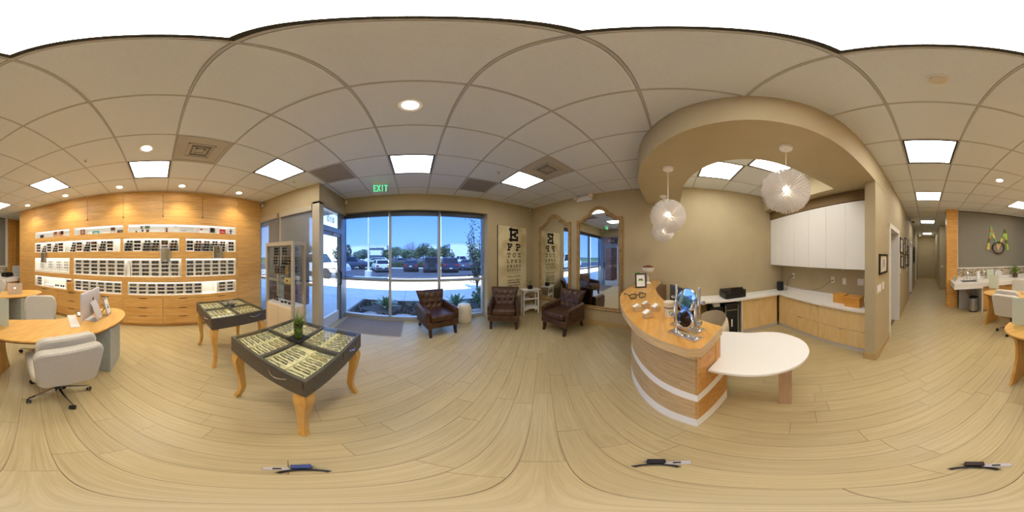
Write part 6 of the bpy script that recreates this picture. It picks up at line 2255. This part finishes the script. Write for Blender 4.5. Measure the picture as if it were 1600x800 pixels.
# ================================================================== ALCOVE
lp = [(3.215, -.35), (2.76, -.35), (2.76, -2.16), (.835, -2.16), (.835, -2.615), (3.215, -2.615)]
t = thing('alcove_counter', 'white L shaped worktop along two walls of the alcove', 'worktop', (0, 0, 0))
obj('worktop', MB().prism(lp, .745, .78), 'white', t)
obj('upstand', MB().box(.835, -2.615, .7802, 3.215, -2.60, .865), 'white', t)
obj('end_panel', MB().box(2.82, -.37, 0, 3.21, -.352, .745), 'cab', t)
MT['toe'] = plain('toe_kick_grey', (206, 204, 200), .4)
t = thing('base_cabinet', 'maple two door base cabinet under the printer counter', 'cabinet', (2.80, -1.30, 0))
obj('body', MB().box(.022, -.835, .085, .40, -.02, .744), 'cab', t)
obj('side_panel', MB().box(-.0, -.019, 0, .40, -.0, .744), 'white', t)
obj('toe_kick', MB().box(.025, -.86, 0, .05, -.02, .085), 'toe', t)
for a, c in ((-.40, -.022), (-.778, -.402), (-.835, -.78)):
    d = obj('door', MB().box(0, a + .001, .088, .021, c - .001, .742), 'cab', t)
    if c - a > .2:
        obj('edge_pull', MB().box(-.004, (a + c) / 2 - .04, .735, -.0005, (a + c) / 2 + .04, .742), 'steel', d)
for k, (xa, xb, lb) in enumerate(((1.735, 2.59, 'maple two drawer cabinet under the wall cabinets, left of the wooden boxes'), (.838, 1.733, 'maple two drawer cabinet below the two wooden boxes'))):
    t = thing('base_cabinet', lb, 'cabinet', (xa, -2.19, 0), 0, 'maple drawer cabinets of the alcove')
    w_ = xb - xa
    obj('body', MB().box(0, -.42, .085, w_, -.022, .744), 'cab', t)
    obj('toe_kick', MB().box(0, -.05, 0, w_, -.025, .085), 'toe', t)
    for z0, z1 in ((.088, .398), (.402, .742)):
        d = obj('drawer', MB().box(.0015, -.021, z0, w_ - .0015, 0, z1), 'cab', t)
        obj('edge_pull', MB().box(w_ / 2 - .04, .0005, z1 - .012, w_ / 2 + .04, .012, z1 - .004), 'steel', d)
t = thing('base_cabinet', 'narrow maple corner cabinet with one door under the black grinder', 'cabinet', (2.592, -2.19, 0))
obj('body', MB().box(0, -.42, .085, .205, -.022, .744), 'cab', t)
obj('door', MB().box(.0015, -.021, .088, .204, 0, .742), 'cab', t)
obj('toe_kick', MB().box(0, -.05, 0, .25, -.025, .085), 'toe', t)
xs = [3.213, 2.80, 2.40, 2.0, 1.61, 1.235, .87]
for k in range(3):
    xb, xm, xa = xs[2 * k], xs[2 * k + 1], xs[2 * k + 2]
    t = thing('wall_cabinet', ['white two door wall cabinet in the alcove corner', 'white two door wall cabinet in the middle of the row', 'white two door wall cabinet nearest the hallway pier'][k], 'cabinet', (xa, -2.26, 1.39), 0, 'white wall cabinets')
    obj('body', MB().box(0, -.355, 0, xb - xa - .001, -.022, 1.08), 'white', t)
    for a, c in ((0, xm - xa), (xm - xa, xb - xa - .001)):
        d = obj('door', MB().box(a + .0015, -.021, .002, c - .0015, 0, 1.078), 'white', t)
    for s in (-1, 1):
        obj('edge_pull', MB().box(xm - xa + s * .04 - .025, -.018, -.008, xm - xa + s * .04 + .025, -.004, -.0005), 'steel', t)
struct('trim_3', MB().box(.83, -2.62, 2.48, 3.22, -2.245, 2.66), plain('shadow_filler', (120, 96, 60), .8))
# printer
t = thing('printer', 'black multifunction printer on the alcove worktop', 'printer', (3.0, -1.19, .7805), R(96))
obj('body', MB().rbox(-.22, -.15, 0, .22, .17, .13, .02, 3), 'black', t, True)
obj('scanner_lid', MB().rbox(-.22, -.13, .131, .22, .17, .16, .012, 2), 'blackm', t, True)
obj('rear_feeder', MB().box(-.13, .14, .15, .13, .155, .24, mat=Matrix.Translation((0, .0, 0)) @ Matrix.Rotation(R(-8), 4, 'X')), 'black', t)
obj('control_panel', MB().box(-.2, -.153, .08, .2, -.13, .135, mat=Matrix.Identity(4)), 'black', t)
kp = MB()
for i in range(9):
    kp.box(-.15 + i * .034, -.156, .1, -.13 + i * .034, -.153, .115)
stuff(obj('buttons', kp, plain('button_grey', (150, 150, 155), .4), t))
obj('output_tray', MB().box(-.13, -.25, .015, .13, -.15, .025), 'black', t)
obj('maker_strip', MB().box(-.03, -.1575, .055, .03, -.153, .065), 'steel', t)
# shredder and bin
t = thing('paper_shredder', 'black and silver paper shredder under the alcove worktop', 'shredder', (2.98, -1.11, 0), 0)
obj('bin', MB().rbox(-.16, -.135, .02, .2, .135, .55, .01, 2), 'blackm', t, True)
obj('head', MB().rbox(-.17, -.145, .552, .2, .145, .69, .02, 3), 'black', t, True)
for s in (-1, 1):
    obj('silver_edge', MB().rbox(-.172, s * .125 - .01, .02, -.150, s * .125 + .01, .66, .006, 1), 'steel', t)
obj('window', MB().box(-.168, -.012, .2, -.1605, .012, .36), 'white', t)
obj('head_trim', MB().box(-.174, -.1, .555, -.1705, .1, .565), 'steel', t)
for i in range(4):
    obj('caster', MB().lathe([(.01, 0), (.012, .02)], 8, ((-.13 if i < 2 else .17), (-.1 if i % 2 else .1), 0)), 'black', t)
t = thing('waste_bin', 'black bin with white paper left of the shredder', 'bin', (3.0, -.83, 0))
obj('tub', MB().loft([[(-.12, -.1, 0), (.12, -.1, 0), (.12, .1, 0), (-.12, .1, 0)], [(-.15, -.125, .62), (.15, -.125, .62), (.15, .125, .62), (-.15, .125, .62)]]), 'blackm', t)
obj('rim', MB().rbox(-.155, -.13, .6, .155, .13, .63, .008, 1), 'black', t)
obj('paper', MB().box(-.12, -.06, .6305, -.02, .06, .69, mat=Matrix.Rotation(R(4), 4, 'Z')), 'card', t)
# grinder and cords
t = thing('coffee_grinder', 'small black appliance with silver knobs in the worktop corner', 'appliance', (3.03, -2.41, .7805), R(135))
obj('body', MB().lathe([(.075, .0), (.085, .02), (.085, .17), (.07, .21), (.0001, .215)], 22), 'black', t, True)
for k, (dx, dz) in enumerate(((-.02, .17), (.03, .14), (.03, .085))):
    obj('knob', MB().lathe([(.016, 0), (.014, .02), (.0001, .021)], 12, mat=Matrix.Translation((dx, .079, dz)) @ Matrix.Rotation(R(-90), 4, 'X')), 'steel', t, True)
obj('spout', MB().box(-.03, .08, .09, .0, .1, .13), 'steel', t)
def outlet(name, x, z, label, w_=.075, slots=True):
    t = thing(name, label, 'outlet' if slots else 'switch', (x, -2.6195, z))
    obj('plate', MB().rbox(-w_ / 2, 0, -.06, w_ / 2, .006, .06, .002, 1), 'whitep', t)
    m = 2 if slots else max(1, round(w_ / .06))
    for i in range(m):
        if slots:
            obj('socket', MB().rbox(-.017, .006, -.04 + i * .045, .017, .0085, -.005 + i * .045, .001, 1), 'offwhite', t)
        else:
            obj('rocker', MB().rbox((i - (m - 1) / 2) * .05 - .016, .006, -.033, (i - (m - 1) / 2) * .05 + .016, .0105, .033, .001, 1), 'card', t)
outlet('wall_outlet', 2.79, 1.14, 'white wall outlet with a plug above the black appliance')
outlet('wall_outlet', 1.70, 1.14, 'white wall outlet with a trailing cord, left of the switches')
outlet('light_switch', 1.45, 1.13, 'single white switch plate above the wooden boxes', .075, False)
outlet('light_switch', 1.12, 1.14, 'wide white switch plate beside the hallway pier', .13, False)
t = thing('power_cord', 'black power cord from the corner outlet to the appliance', 'cord', (0, 0, 0))
obj('plug', MB().rbox(2.775, -2.6105, 1.115, 2.805, -2.585, 1.14, .004, 1), 'black', t)
obj('cable', MB().tube(smoothpath([(2.79, -2.58, 1.125), (2.86, -2.55, 1.10), (2.90, -2.53, .95), (2.92, -2.52, .80), (2.96, -2.47, .79)], 5), .004, 6), 'black', t, True)
t = thing('loose_cord', 'thin brown cord drooping from an outlet onto the worktop', 'cord', (0, 0, 0))
obj('plug', MB().rbox(1.69, -2.6105, 1.12, 1.71, -2.59, 1.14, .003, 1), 'legdark', t)
obj('cable', MB().tube(smoothpath([(1.70, -2.585, 1.13), (1.78, -2.57, 1.08), (1.95, -2.56, .96), (2.2, -2.55, .89), (2.45, -2.55, .872), (2.7, -2.56, .869), (2.88, -2.57, .869)], 5), .003, 6), 'legdark', t, True)
MT['boxwood'] = woodmat('honey_box', (216, 158, 74), (196, 132, 52), (1.4, 9, 9), .4, .04)
for k, (x0, x1, y0_, y1_, h, lb) in enumerate(((1.31, 1.53, -2.52, -2.36, .16, 'honey wood box farther from the hallway pier'), (.99, 1.25, -2.44, -2.26, .165, 'honey wood box nearest the hallway pier'))):
    t = thing('wooden_box', lb, 'box', ((x0 + x1) / 2, (y0_ + y1_) / 2, .7805), 0, 'wooden boxes on the alcove worktop')
    hx_, hy_ = (x1 - x0) / 2, (y1_ - y0_) / 2
    obj('body', MB().box(-hx_, -hy_, 0, hx_, hy_, h * .86), 'boxwood', t)
    obj('lid', MB().rbox(-hx_ - .003, -hy_ - .003, h * .862, hx_ + .003, hy_ + .003, h, .003, 1), 'boxwood', t)

# ================================================================== HALL WALL
def hall_frame(y0_, y1_, z0, z1, label, k=0, bw=.03):
    t = thing('picture_frame', label, 'picture frame', (.6685, (y0_ + y1_) / 2, (z0 + z1) / 2), 0, 'black picture frames in the hallway')
    hy_, hz_ = (y1_ - y0_) / 2, (z1 - z0) / 2
    fr = MB()
    for s in (-1, 1):
        fr.box(-.022, s * hy_, -hz_, 0, s * (hy_ - bw), hz_)
        fr.box(-.022, -hy_ + bw, s * hz_, 0, hy_ - bw, s * (hz_ - bw))
    obj('frame', fr, 'black', t)
    obj('mount', MB().box(-.010, -hy_ + bw, -hz_ + bw, -.002, hy_ - bw, hz_ - bw), 'offwhite', t)
    obj('print', MB().box(-.0112, -hy_ * .35, -hz_ * .4, -.0101, hy_ * .3, hz_ * .45), mottled('print%d' % k, (120, 110, 100), (226, 220, 208), 30, .7), t)
fl = [(-2.65, -2.2, 1.33, 1.63, 'black framed print on the pier beside the first hall door'), (-4.48, -3.98, 1.68, 2.06, 'black framed print, uppermost just past the first hall door'), (-5.40, -4.92, 1.72, 2.17, 'black framed print, highest of the cluster'), (-4.87, -4.53, 1.63, 1.96, 'narrow black framed print, upper middle of the cluster'),
      (-6.10, -5.62, 1.62, 1.96, 'black framed print, upper far end of the cluster'), (-4.52, -4.10, 1.30, 1.60, 'black framed print, lower near end of the cluster'), (-4.85, -4.58, 1.24, 1.58, 'narrow black framed print, lowest of the cluster'), (-5.46, -4.94, 1.30, 1.66, 'black framed print, lower middle of the cluster'), (-6.10, -5.62, 1.26, 1.57, 'black framed print, lower far end of the cluster')]
for k, (a, c, z0, z1, lb) in enumerate(fl):
    hall_frame(a, c, z0, z1, lb, k)
t = thing('wall_sculpture', 'large round black metal wall piece far down the hallway', 'decor', (.6685, -8.3, 1.66))
obj('ring', MB().tube([(-.02, .42 * math.cos(2 * PI * i / 28), .42 * math.sin(2 * PI * i / 28)) for i in range(28)], .018, 6, closed=True), 'black', t, True)
obj('ring', MB().tube([(-.02, .2 * math.cos(2 * PI * i / 20), .2 * math.sin(2 * PI * i / 20)) for i in range(20)], .012, 6, closed=True), 'black', t, True)
for i in range(12):
    a = 2 * PI * i / 12
    obj('spoke', MB().tube([(-.02, .2 * math.cos(a), .2 * math.sin(a)), (-.02, .42 * math.cos(a), .42 * math.sin(a))], .016, 6), 'black', t)
def hall_plate(y, z, w_, n, label, name='light_switch', cat='switch'):
    t = thing(name, label, cat, (.6695, y, z))
    obj('plate', MB().rbox(-.006, -w_ / 2, -.06, 0, w_ / 2, .06, .002, 1), 'whitep', t)
    for i in range(n):
        yy = (i - (n - 1) / 2) * .05
        obj('rocker', MB().rbox(-.0105, yy - .016, -.033, -.006, yy + .016, .033, .001, 1), 'card', t)
hall_plate(-2.22, 1.13, .19, 3, 'wide white three rocker switch plate on the pier')
hall_plate(-2.43, 1.14, .085, 1, 'narrow white switch plate beside the wide one')
hall_plate(-4.09, 1.22, .12, 1, 'white thermostat just past the first hall door', 'thermostat', 'thermostat')
hall_plate(-5.45, 1.13, .085, 1, 'white switch plate below the picture cluster')
t = thing('dome_camera', 'dark dome camera on the ceiling above the hall pictures', 'camera', (.55, -6.6, ZC))
obj('base', MB().lathe([(.07, 0), (.07, -.03), (.0001, -.03)], 20), 'whitep', t, True)
obj('dome', MB().sphere((0, 0, -.03), .055, 16, 8), 'black', t, True)
t = thing('dome_camera', 'white bracket camera far down the hallway ceiling', 'camera', (.45, -10.4, ZC))
obj('base', MB().lathe([(.05, 0), (.05, -.03), (.015, -.03), (.015, -.12)], 16), 'whitep', t, True)
obj('body', MB().lathe([(.0001, -.1), (.045, -.1), (.05, .1), (.0001, .1)], 16, mat=Matrix.Translation((0, .02, -.16)) @ Matrix.Rotation(R(70), 4, 'X')), 'whitep', t, True)
t = thing('access_panel', 'square white access panel on the hallway ceiling between lights', 'panel', (-.04, -5.25, ZC))
obj('frame', MB().box(-.16, -.16, -.012, .16, .16, -.001), 'whitep', t)
obj('door', MB().box(-.145, -.145, -.015, .145, .145, -.0121), 'whitep', t)
t = thing('light_switch', 'white switch plate on the side corridor wall', 'switch', (-.72, -7.5995, 1.12))
obj('plate', MB().rbox(-.04, 0, -.06, .04, .006, .06, .002, 1), 'whitep', t)
obj('rocker', MB().rbox(-.016, .006, -.033, .016, .0105, .033, .001, 1), 'card', t)

# ================================================================== SINK WALL (south)
SY = -5.0
# wooden piers
def wood_pier(x0, x1, y0_, y1_, nm):
    root = struct(nm, MB().box(x0 + .01, y0_ + .01, -.05, x1 - .01, y1_ - .012, 3.1), 'orangex')
    z = 0.0
    while z < 3.04:
        z2 = min(z + .30, 3.05)
        obj('panel', MB().box(x0, y1_ - .012, z + .001, x1, y1_, z2 - .001), 'orangex', root)
        for xx in (x0, x1 - .01):
            obj('panel', MB().box(xx, y0_ + .01, z + .001, xx + .01, y1_ - .0121, z2 - .001), 'orangex', root)
        z = z2
    return root
wood_pier(-.93, -.60, -5.19, -4.88, 'pillar_1')
wood_pier(-4.05, -3.73, -5.0, -4.95, 'pillar_2')
wood_pier(-5.2, -4.06, -5.0, -4.90, 'pillar_3')
MT['greypaint'] = plain('grey_panel_paint', (140, 136, 122), .7)
struct('logo_wall', MB().box(-3.63, -5.02, 1.24, -.975, -4.99, 3.02), 'greypaint')
struct('trim_4', MB().box(-.975, -5.02, 1.24, -.93, -4.975, 3.045).box(-3.73, -5.02, 1.24, -3.63, -4.975, 3.045).box(-3.73, -5.02, 1.20, -.93, -4.96, 1.24), 'whitep')
struct('trim_5', MB().box(-3.63, -5.02, 3.02, -.975, -4.98, 3.045), plain('dark_reveal', (70, 62, 52), .8))
# mosaic
MT['mos1'] = plain('mosaic_cream', (214, 204, 176), .3)
MT['mos2'] = plain('mosaic_tan', (176, 156, 120), .3)
MT['mos3'] = plain('mosaic_brown', (120, 100, 76), .3)
MT['mos4'] = plain('mosaic_grey', (168, 166, 150), .3)
root = struct('splash_wall', MB().box(-3.73, -5.02, .95, -.93, -4.985, 1.20), 'mortar')
mm = MB()
for r_ in range(10):
    z = .952 + r_ * .0248
    x = -3.72 - random.random() * .05
    while x < -.94:
        L = random.choice((.05, .075, .1))
        a, c = max(x, -3.728), min(x + L - .003, -.932)
        if c - a > .008:
            mm.box(a, -4.985, z, c, -4.981 + random.uniform(-.001, .001), z + .0225, random.choice((0, 0, 0, 1, 1, 2, 3)))
        x += L
o = obj('mosaic_tiles', mm, ['mos1', 'mos2', 'mos3', 'mos4'], root)
stuff(o)
# counter with sink
CT = .87
t = thing('sink_counter', 'long white sink counter along the grey logo wall', 'worktop', (0, 0, 0))
ct = MB()
hx0, hx1, hy0, hy1 = -1.44, -.98, -4.74, -4.36
ct.box(-.70, -4.872, CT - .035, -.935, -4.15, CT).box(-.935, -4.975, CT - .035, hx1, -4.15, CT)
ct.box(hx0, hy1, CT - .035, hx1, -4.15, CT)
ct.box(hx0, -4.975, CT - .035, hx1, hy0, CT)
ct.box(-3.72, -4.975, CT - .035, hx0, -4.15, CT)
ct.box(-5.3, -4.885, CT - .035, -3.72, -4.15, CT)
obj('worktop', ct, 'white', t)
obj('apron', MB().box(-1.5, -4.165, .715, -.705, -4.15, CT - .0352).box(-.72, -4.86, .715, -.705, -4.1652, CT - .0352), 'white', t)
obj('upstand', MB().box(-3.7, -4.975, CT + .0002, -.935, -4.958, .955), 'white', t)
obj('long_apron', MB().box(-5.3, -4.165, .76, -1.5, -4.15, CT - .0352), 'white', t)
bs = MB()
bs.box(hx0, hy0, CT - .20, hx1, hy1, CT - .19)
for s in (0, 1):
    xx = hx0 if s == 0 else hx1 - .01
    bs.box(xx, hy0, CT - .19, xx + .01, hy1, CT - .002)
    yy = hy0 if s == 0 else hy1 - .01
    bs.box(hx0 + .01, yy, CT - .19, hx1 - .01, yy + .01, CT - .002)
obj('basin', bs, 'steel', t)
fa = MB()
fa.tube([(-1.21, -4.82, CT), (-1.21, -4.82, CT + .22), (-1.21, -4.79, CT + .26), (-1.21, -4.70, CT + .25), (-1.21, -4.67, CT + .2)], .012, 8)
f_ = obj('faucet', fa, 'chrome', t, True)
for s in (-1, 1):
    obj('tap_handle', MB().tube([(-1.21 + s * .1, -4.82, CT), (-1.21 + s * .1, -4.82, CT + .06), (-1.21 + s * .19, -4.80, CT + .085)], .01, 8), 'chrome', f_, True)
obj('drain_pipe', MB().tube([(-1.2, -4.5, CT - .2), (-1.2, -4.5, .52), (-1.2, -4.55, .45), (-1.2, -4.60, .5), (-1.2, -4.68, .52)], .02, 10), plain('brass_pipe', (176, 130, 60), .3, .8), t, True)
obj('back_panel', MB().box(-1.47, -4.72, 0, -.94, -4.70, CT - .036), plain('grey_panel', (188, 184, 176), .6), t)
obj('side_panel', MB().box(-1.50, -4.70, 0, -1.47, -4.17, CT - .036), 'white', t)
for k, (xa, xb) in enumerate(((-2.2, -1.502), (-2.9, -2.202), (-3.6, -2.902), (-4.3, -3.602))):
    t = thing('sink_base_cabinet', 'maple base cabinet under the sink counter, %s from the sink' % ORD[k + 1], 'cabinet', (xa, -4.21, 0), 0, 'maple cabinets under the sink counter')
    w_ = xb - xa
    obj('body', MB().box(0, -.55, .085, w_, -.022, .757), 'cab', t)
    obj('toe_kick', MB().box(0, -.1, 0, w_, -.07, .085), 'cab', t)
    for i in range(2):
        obj('door', MB().box(i * w_ / 2 + .0015, -.021, .088, (i + 1) * w_ / 2 - .0015, 0, .755), 'orange', t)
# trash can
t = thing('pedal_bin', 'small steel pedal bin with black lid under the sink counter', 'bin', (-1.30, -4.41, 0))
obj('body', MB().lathe([(.13, .03), (.135, .035), (.135, .40), (.132, .405)], 28), 'steel', t, True)
obj('foot_ring', MB().lathe([(.138, 0), (.138, .03), (.13, .0301)], 28), 'black', t, True)
obj('lid', MB().lathe([(.138, .405), (.135, .43), (.09, .45), (.0001, .455)], 28), 'black', t, True)
obj('pedal', MB().box(-.03, .13, .005, .03, .165, .015), 'black', t)
obj('hinge_handle', MB().tube([(.09, -.05, .44), (.11, -.06, .50), (.05, -.09, .52), (.03, -.09, .45)], .008, 6), 'black', t, True)
# things on the counter
t = thing('soap_bottle', 'pale blue soap pump bottle at the sink counter end', 'bottle', (-.80, -4.62, CT + .0003))
obj('bottle', MB().lathe([(.032, 0), (.035, .01), (.035, .10), (.014, .125), (.014, .135), (.0001, .135)], 20), plain('soap_blue', (150, 180, 190), .2), t, True)
obj('pump', MB().tube([(0, 0, .13), (0, 0, .175), (.03, 0, .172)], .006, 7), 'whitep', t, True)
t = thing('paper_towel_roll', 'white paper towel roll standing by the sink', 'roll', (-1.53, -4.70, CT + .0003))
obj('roll', MB().lathe([(.02, .012), (.055, .012), (.055, .275), (.02, .275)], 24), 'card', t, True)
obj('holder', MB().lathe([(.075, 0), (.075, .011), (.0001, .011)], 24).cyl((0, 0, .011), .008, .30, 8), 'chrome', t, True)
t = thing('desk_lamp', 'small lamp with white cone head between towel roll and clock', 'lamp', (-1.78, -4.78, CT + .0003))
obj('base', MB().lathe([(.06, 0), (.06, .012), (.0001, .015)], 20), 'whitep', t, True)
obj('arm', MB().tube([(0, 0, .01), (-.02, 0, .18), (.0, .0, .27)], .006, 6), 'steel', t, True)
obj('head', MB().lathe([(.012, .07), (.05, -.03), (.047, -.03), (.01, .065)], 18, mat=Matrix.Translation((0.03, .02, .25)) @ Matrix.Rotation(R(25), 4, 'Y')), 'whitep', t, True)
t = thing('counter_clock', 'round white counter clock with black hands before the mosaic', 'clock', (-2.28, -4.86, CT + .004))
cm = Matrix.Translation((0, 0, .145)) @ Matrix.Rotation(R(-90), 4, 'X')
obj('case', MB().lathe([(.0001, -.02), (.135, -.02), (.14, 0), (.135, .018), (.125, .018)], 32, mat=cm), 'alum', t, True)
obj('face', MB().lathe([(.125, .012), (.0001, .0125)], 32, mat=cm), 'card', t, True)
tk = MB()
for i in range(12):
    a = 2 * PI * i / 12
    tk.box(-.004, .095, .0127, .004, .115, .014, mat=cm @ Matrix.Rotation(a, 4, 'Z'))
stuff(obj('hour_marks', tk, 'black', t))
obj('hand', MB().box(-.004, -.01, .0142, .004, .06, .0155, mat=cm @ Matrix.Rotation(R(-55), 4, 'Z')), 'black', t)
obj('hand', MB().box(-.003, -.01, .0157, .003, .09, .017, mat=cm @ Matrix.Rotation(R(100), 4, 'Z')), 'black', t)
for s in (-1, 1):
    obj('foot', MB().tube([(s * .08, 0, .04), (s * .1, 0, .012)], .007, 6), 'alum', t)
t = thing('counter_plant', 'spiky green plant in a dark square pot on the sink counter', 'plant', (-2.86, -4.75, CT + .0003))
obj('pot', MB().loft([[(-.06, -.06, 0), (.06, -.06, 0), (.06, .06, 0), (-.06, .06, 0)], [(-.07, -.07, .14), (.07, -.07, .14), (.07, .07, .14), (-.07, .07, .14)]]), mottled('pot_brown', (60, 44, 30), (110, 84, 56), 20, .6), t)
m = MB()
for i in range(80):
    a = random.uniform(0, 6.28)
    l = random.uniform(.16, .36)
    sp = random.uniform(.1, .9)
    dx, dy = math.cos(a) * l * sp, math.sin(a) * l * sp
    h = l * (1.1 - .6 * sp)
    m.add([(dx * .05 - .006, dy * .05, .13), (dx * .05 + .006, dy * .05, .13), (dx * .6 + .005, dy * .6, .13 + h * .8), (dx, dy, .13 + h), (dx * .6 - .005, dy * .6, .13 + h * .8)], [(0, 1, 2, 3, 4)])
stuff(obj('foliage', m, 'reed', t))
t = thing('counter_mirror', 'pale frameless mirror panel standing on the sink counter', 'mirror', (-1.98, -4.80, CT + .0003), R(180))
obj('sheet', MB().rbox(-.12, -.004, .01, .12, .004, .31, .003, 1), 'mback', t)
obj('foot', MB().rbox(-.08, -.05, 0, .08, .05, .012, .003, 1), 'glassg', t)
t = thing('black_appliance', 'black boxy machine at the far end of the sink counter', 'appliance', (-3.45, -4.62, CT + .0003), R(12))
obj('body', MB().rbox(-.17, -.13, 0, .17, .13, .12, .012, 2), 'black', t, True)
obj('lid', MB().rbox(-.165, -.125, .1205, .165, .125, .145, .01, 2), 'blackm', t, True)
obj('lever', MB().tube([(.17, .05, .06), (.2, .05, .06), (.2, .05, .1)], .007, 6), 'chrome', t, True)
t = thing('photo_display', 'standing photo of dark haired people at the counter end', 'picture', (-4.02, -4.80, CT + .0003), R(168))
obj('board', MB().box(-.17, -.005, .05, .17, .005, .36), 'card', t)
obj('print', MB().box(-.15, .005, .07, .15, .0062, .34), mottled('photo_print', (60, 40, 34), (226, 214, 206), 9, .5), t)
obj('strut', MB().box(-.1, -.08, 0, .1, -.005, .05), 'whitep', t)
# logo
MT['lg'] = plain('logo_green', (150, 186, 110), .6)
MT['ll'] = plain('logo_lime', (176, 206, 80), .6)
MT['ly'] = plain('logo_yellow', (216, 200, 100), .6)
MT['lo'] = plain('logo_ochre', (190, 150, 76), .6)
MT['ld'] = plain('logo_olive', (104, 112, 54), .6)
MT['lt'] = plain('logo_teal', (110, 176, 110), .6)
MT['lp'] = plain('logo_peach', (220, 182, 136), .6)
t = thing('logo_letter', 'patchwork wooden letter M with a dark ring on the grey wall', 'sign', (0, -4.99, 0))
cv = lambda u, v: (-1.648 - .001786 * u, 2.89 - .00162 * v)
pcs = [('lg', [(215, 190), (250, 190), (272, 265), (212, 265)]), ('lo', [(212, 265), (272, 265), (285, 315), (205, 315)]), ('lg', [(205, 315), (285, 315), (262, 365), (240, 395), (198, 375)]), ('lo', [(198, 375), (240, 395), (232, 440), (187, 440)]), ('ld', [(187, 440), (232, 440), (212, 530), (170, 530)]), ('ly', [(170, 530), (212, 530), (205, 675), (145, 665)]),
       ('ly', [(285, 315), (325, 420), (290, 440), (250, 375)]), ('lt', [(325, 420), (350, 490), (315, 500), (290, 440)]), ('lg', [(350, 490), (385, 555), (340, 575), (315, 500)]), ('lp', [(340, 575), (385, 555), (430, 560), (378, 695)]),
       ('ly', [(397, 552), (440, 410), (490, 440), (435, 555)]), ('lg', [(462, 372), (485, 320), (515, 395), (490, 438)]), ('ld', [(505, 225), (540, 240), (570, 310), (485, 320)]), ('ll', [(485, 320), (570, 310), (572, 455), (530, 455), (515, 395)]), ('ld', [(530, 455), (572, 455), (585, 530), (545, 530)]), ('ll', [(545, 530), (585, 530), (612, 660), (565, 680)])]
for k, (mname, poly) in enumerate(pcs):
    obj('wood_piece', MB().prism([cv(*p_) for p_ in poly], .002, .03 + .004 * (k % 3), mat=xz), mname, t)
rc = cv(380, 625)
obj('ring', MB().tube([(rc[0] + .215 * math.cos(2 * PI * i / 40), .05, rc[1] + .19 * math.sin(2 * PI * i / 40)) for i in range(40)], .022, 8, closed=True), 'legdark', t, True)

# ================================================================== TRIPOD FEET left on the floor
for k, (x, y, a, c, lb) in enumerate(((-.275, .33, 137, (44, 66, 130), 'tripod foot with blue pad on the floor toward the display tables'), (.485, .045, 5, (24, 20, 34), 'black tripod foot on the floor toward the reception desk'), (-.13, -.44, 253, (40, 14, 14), 'dark red tripod foot on the floor toward the hallway'))):
    t = thing('tripod_foot', lb, 'tripod foot', (x, y, 0.0005), R(a), 'tripod feet on the floor')
    t.scale = (.70, .70, .9)
    arcp = [(-.03 - .0, 0, 0)]
    pts = [(.085 * math.cos(R(q)) - .10, .105 * math.sin(R(q)), .012) for q in range(-62, 63, 12)]
    obj('curved_bar', MB().tube(pts, .014, 8), 'black', t, True)
    obj('pad', MB().rbox(-.0, -.045, 0, .055, .04, .05, .006, 2), plain('pad%d' % k, c, .4), t)
    s = 1 if k == 0 else -1
    obj('leg_strip', MB().rbox(-.012, s * .042, 0, .03, s * .15, .016, .004, 1), plain('strip_grey%d' % k, (196, 190, 196), .35), t)
    obj('clamp', MB().box(-.002, s * .075, .0165, .018, s * .11, .02), 'black', t)
    obj('tip_glint', MB().sphere((.03, -s * .046, .015), .010, 10, 6), 'chrome', t, True)
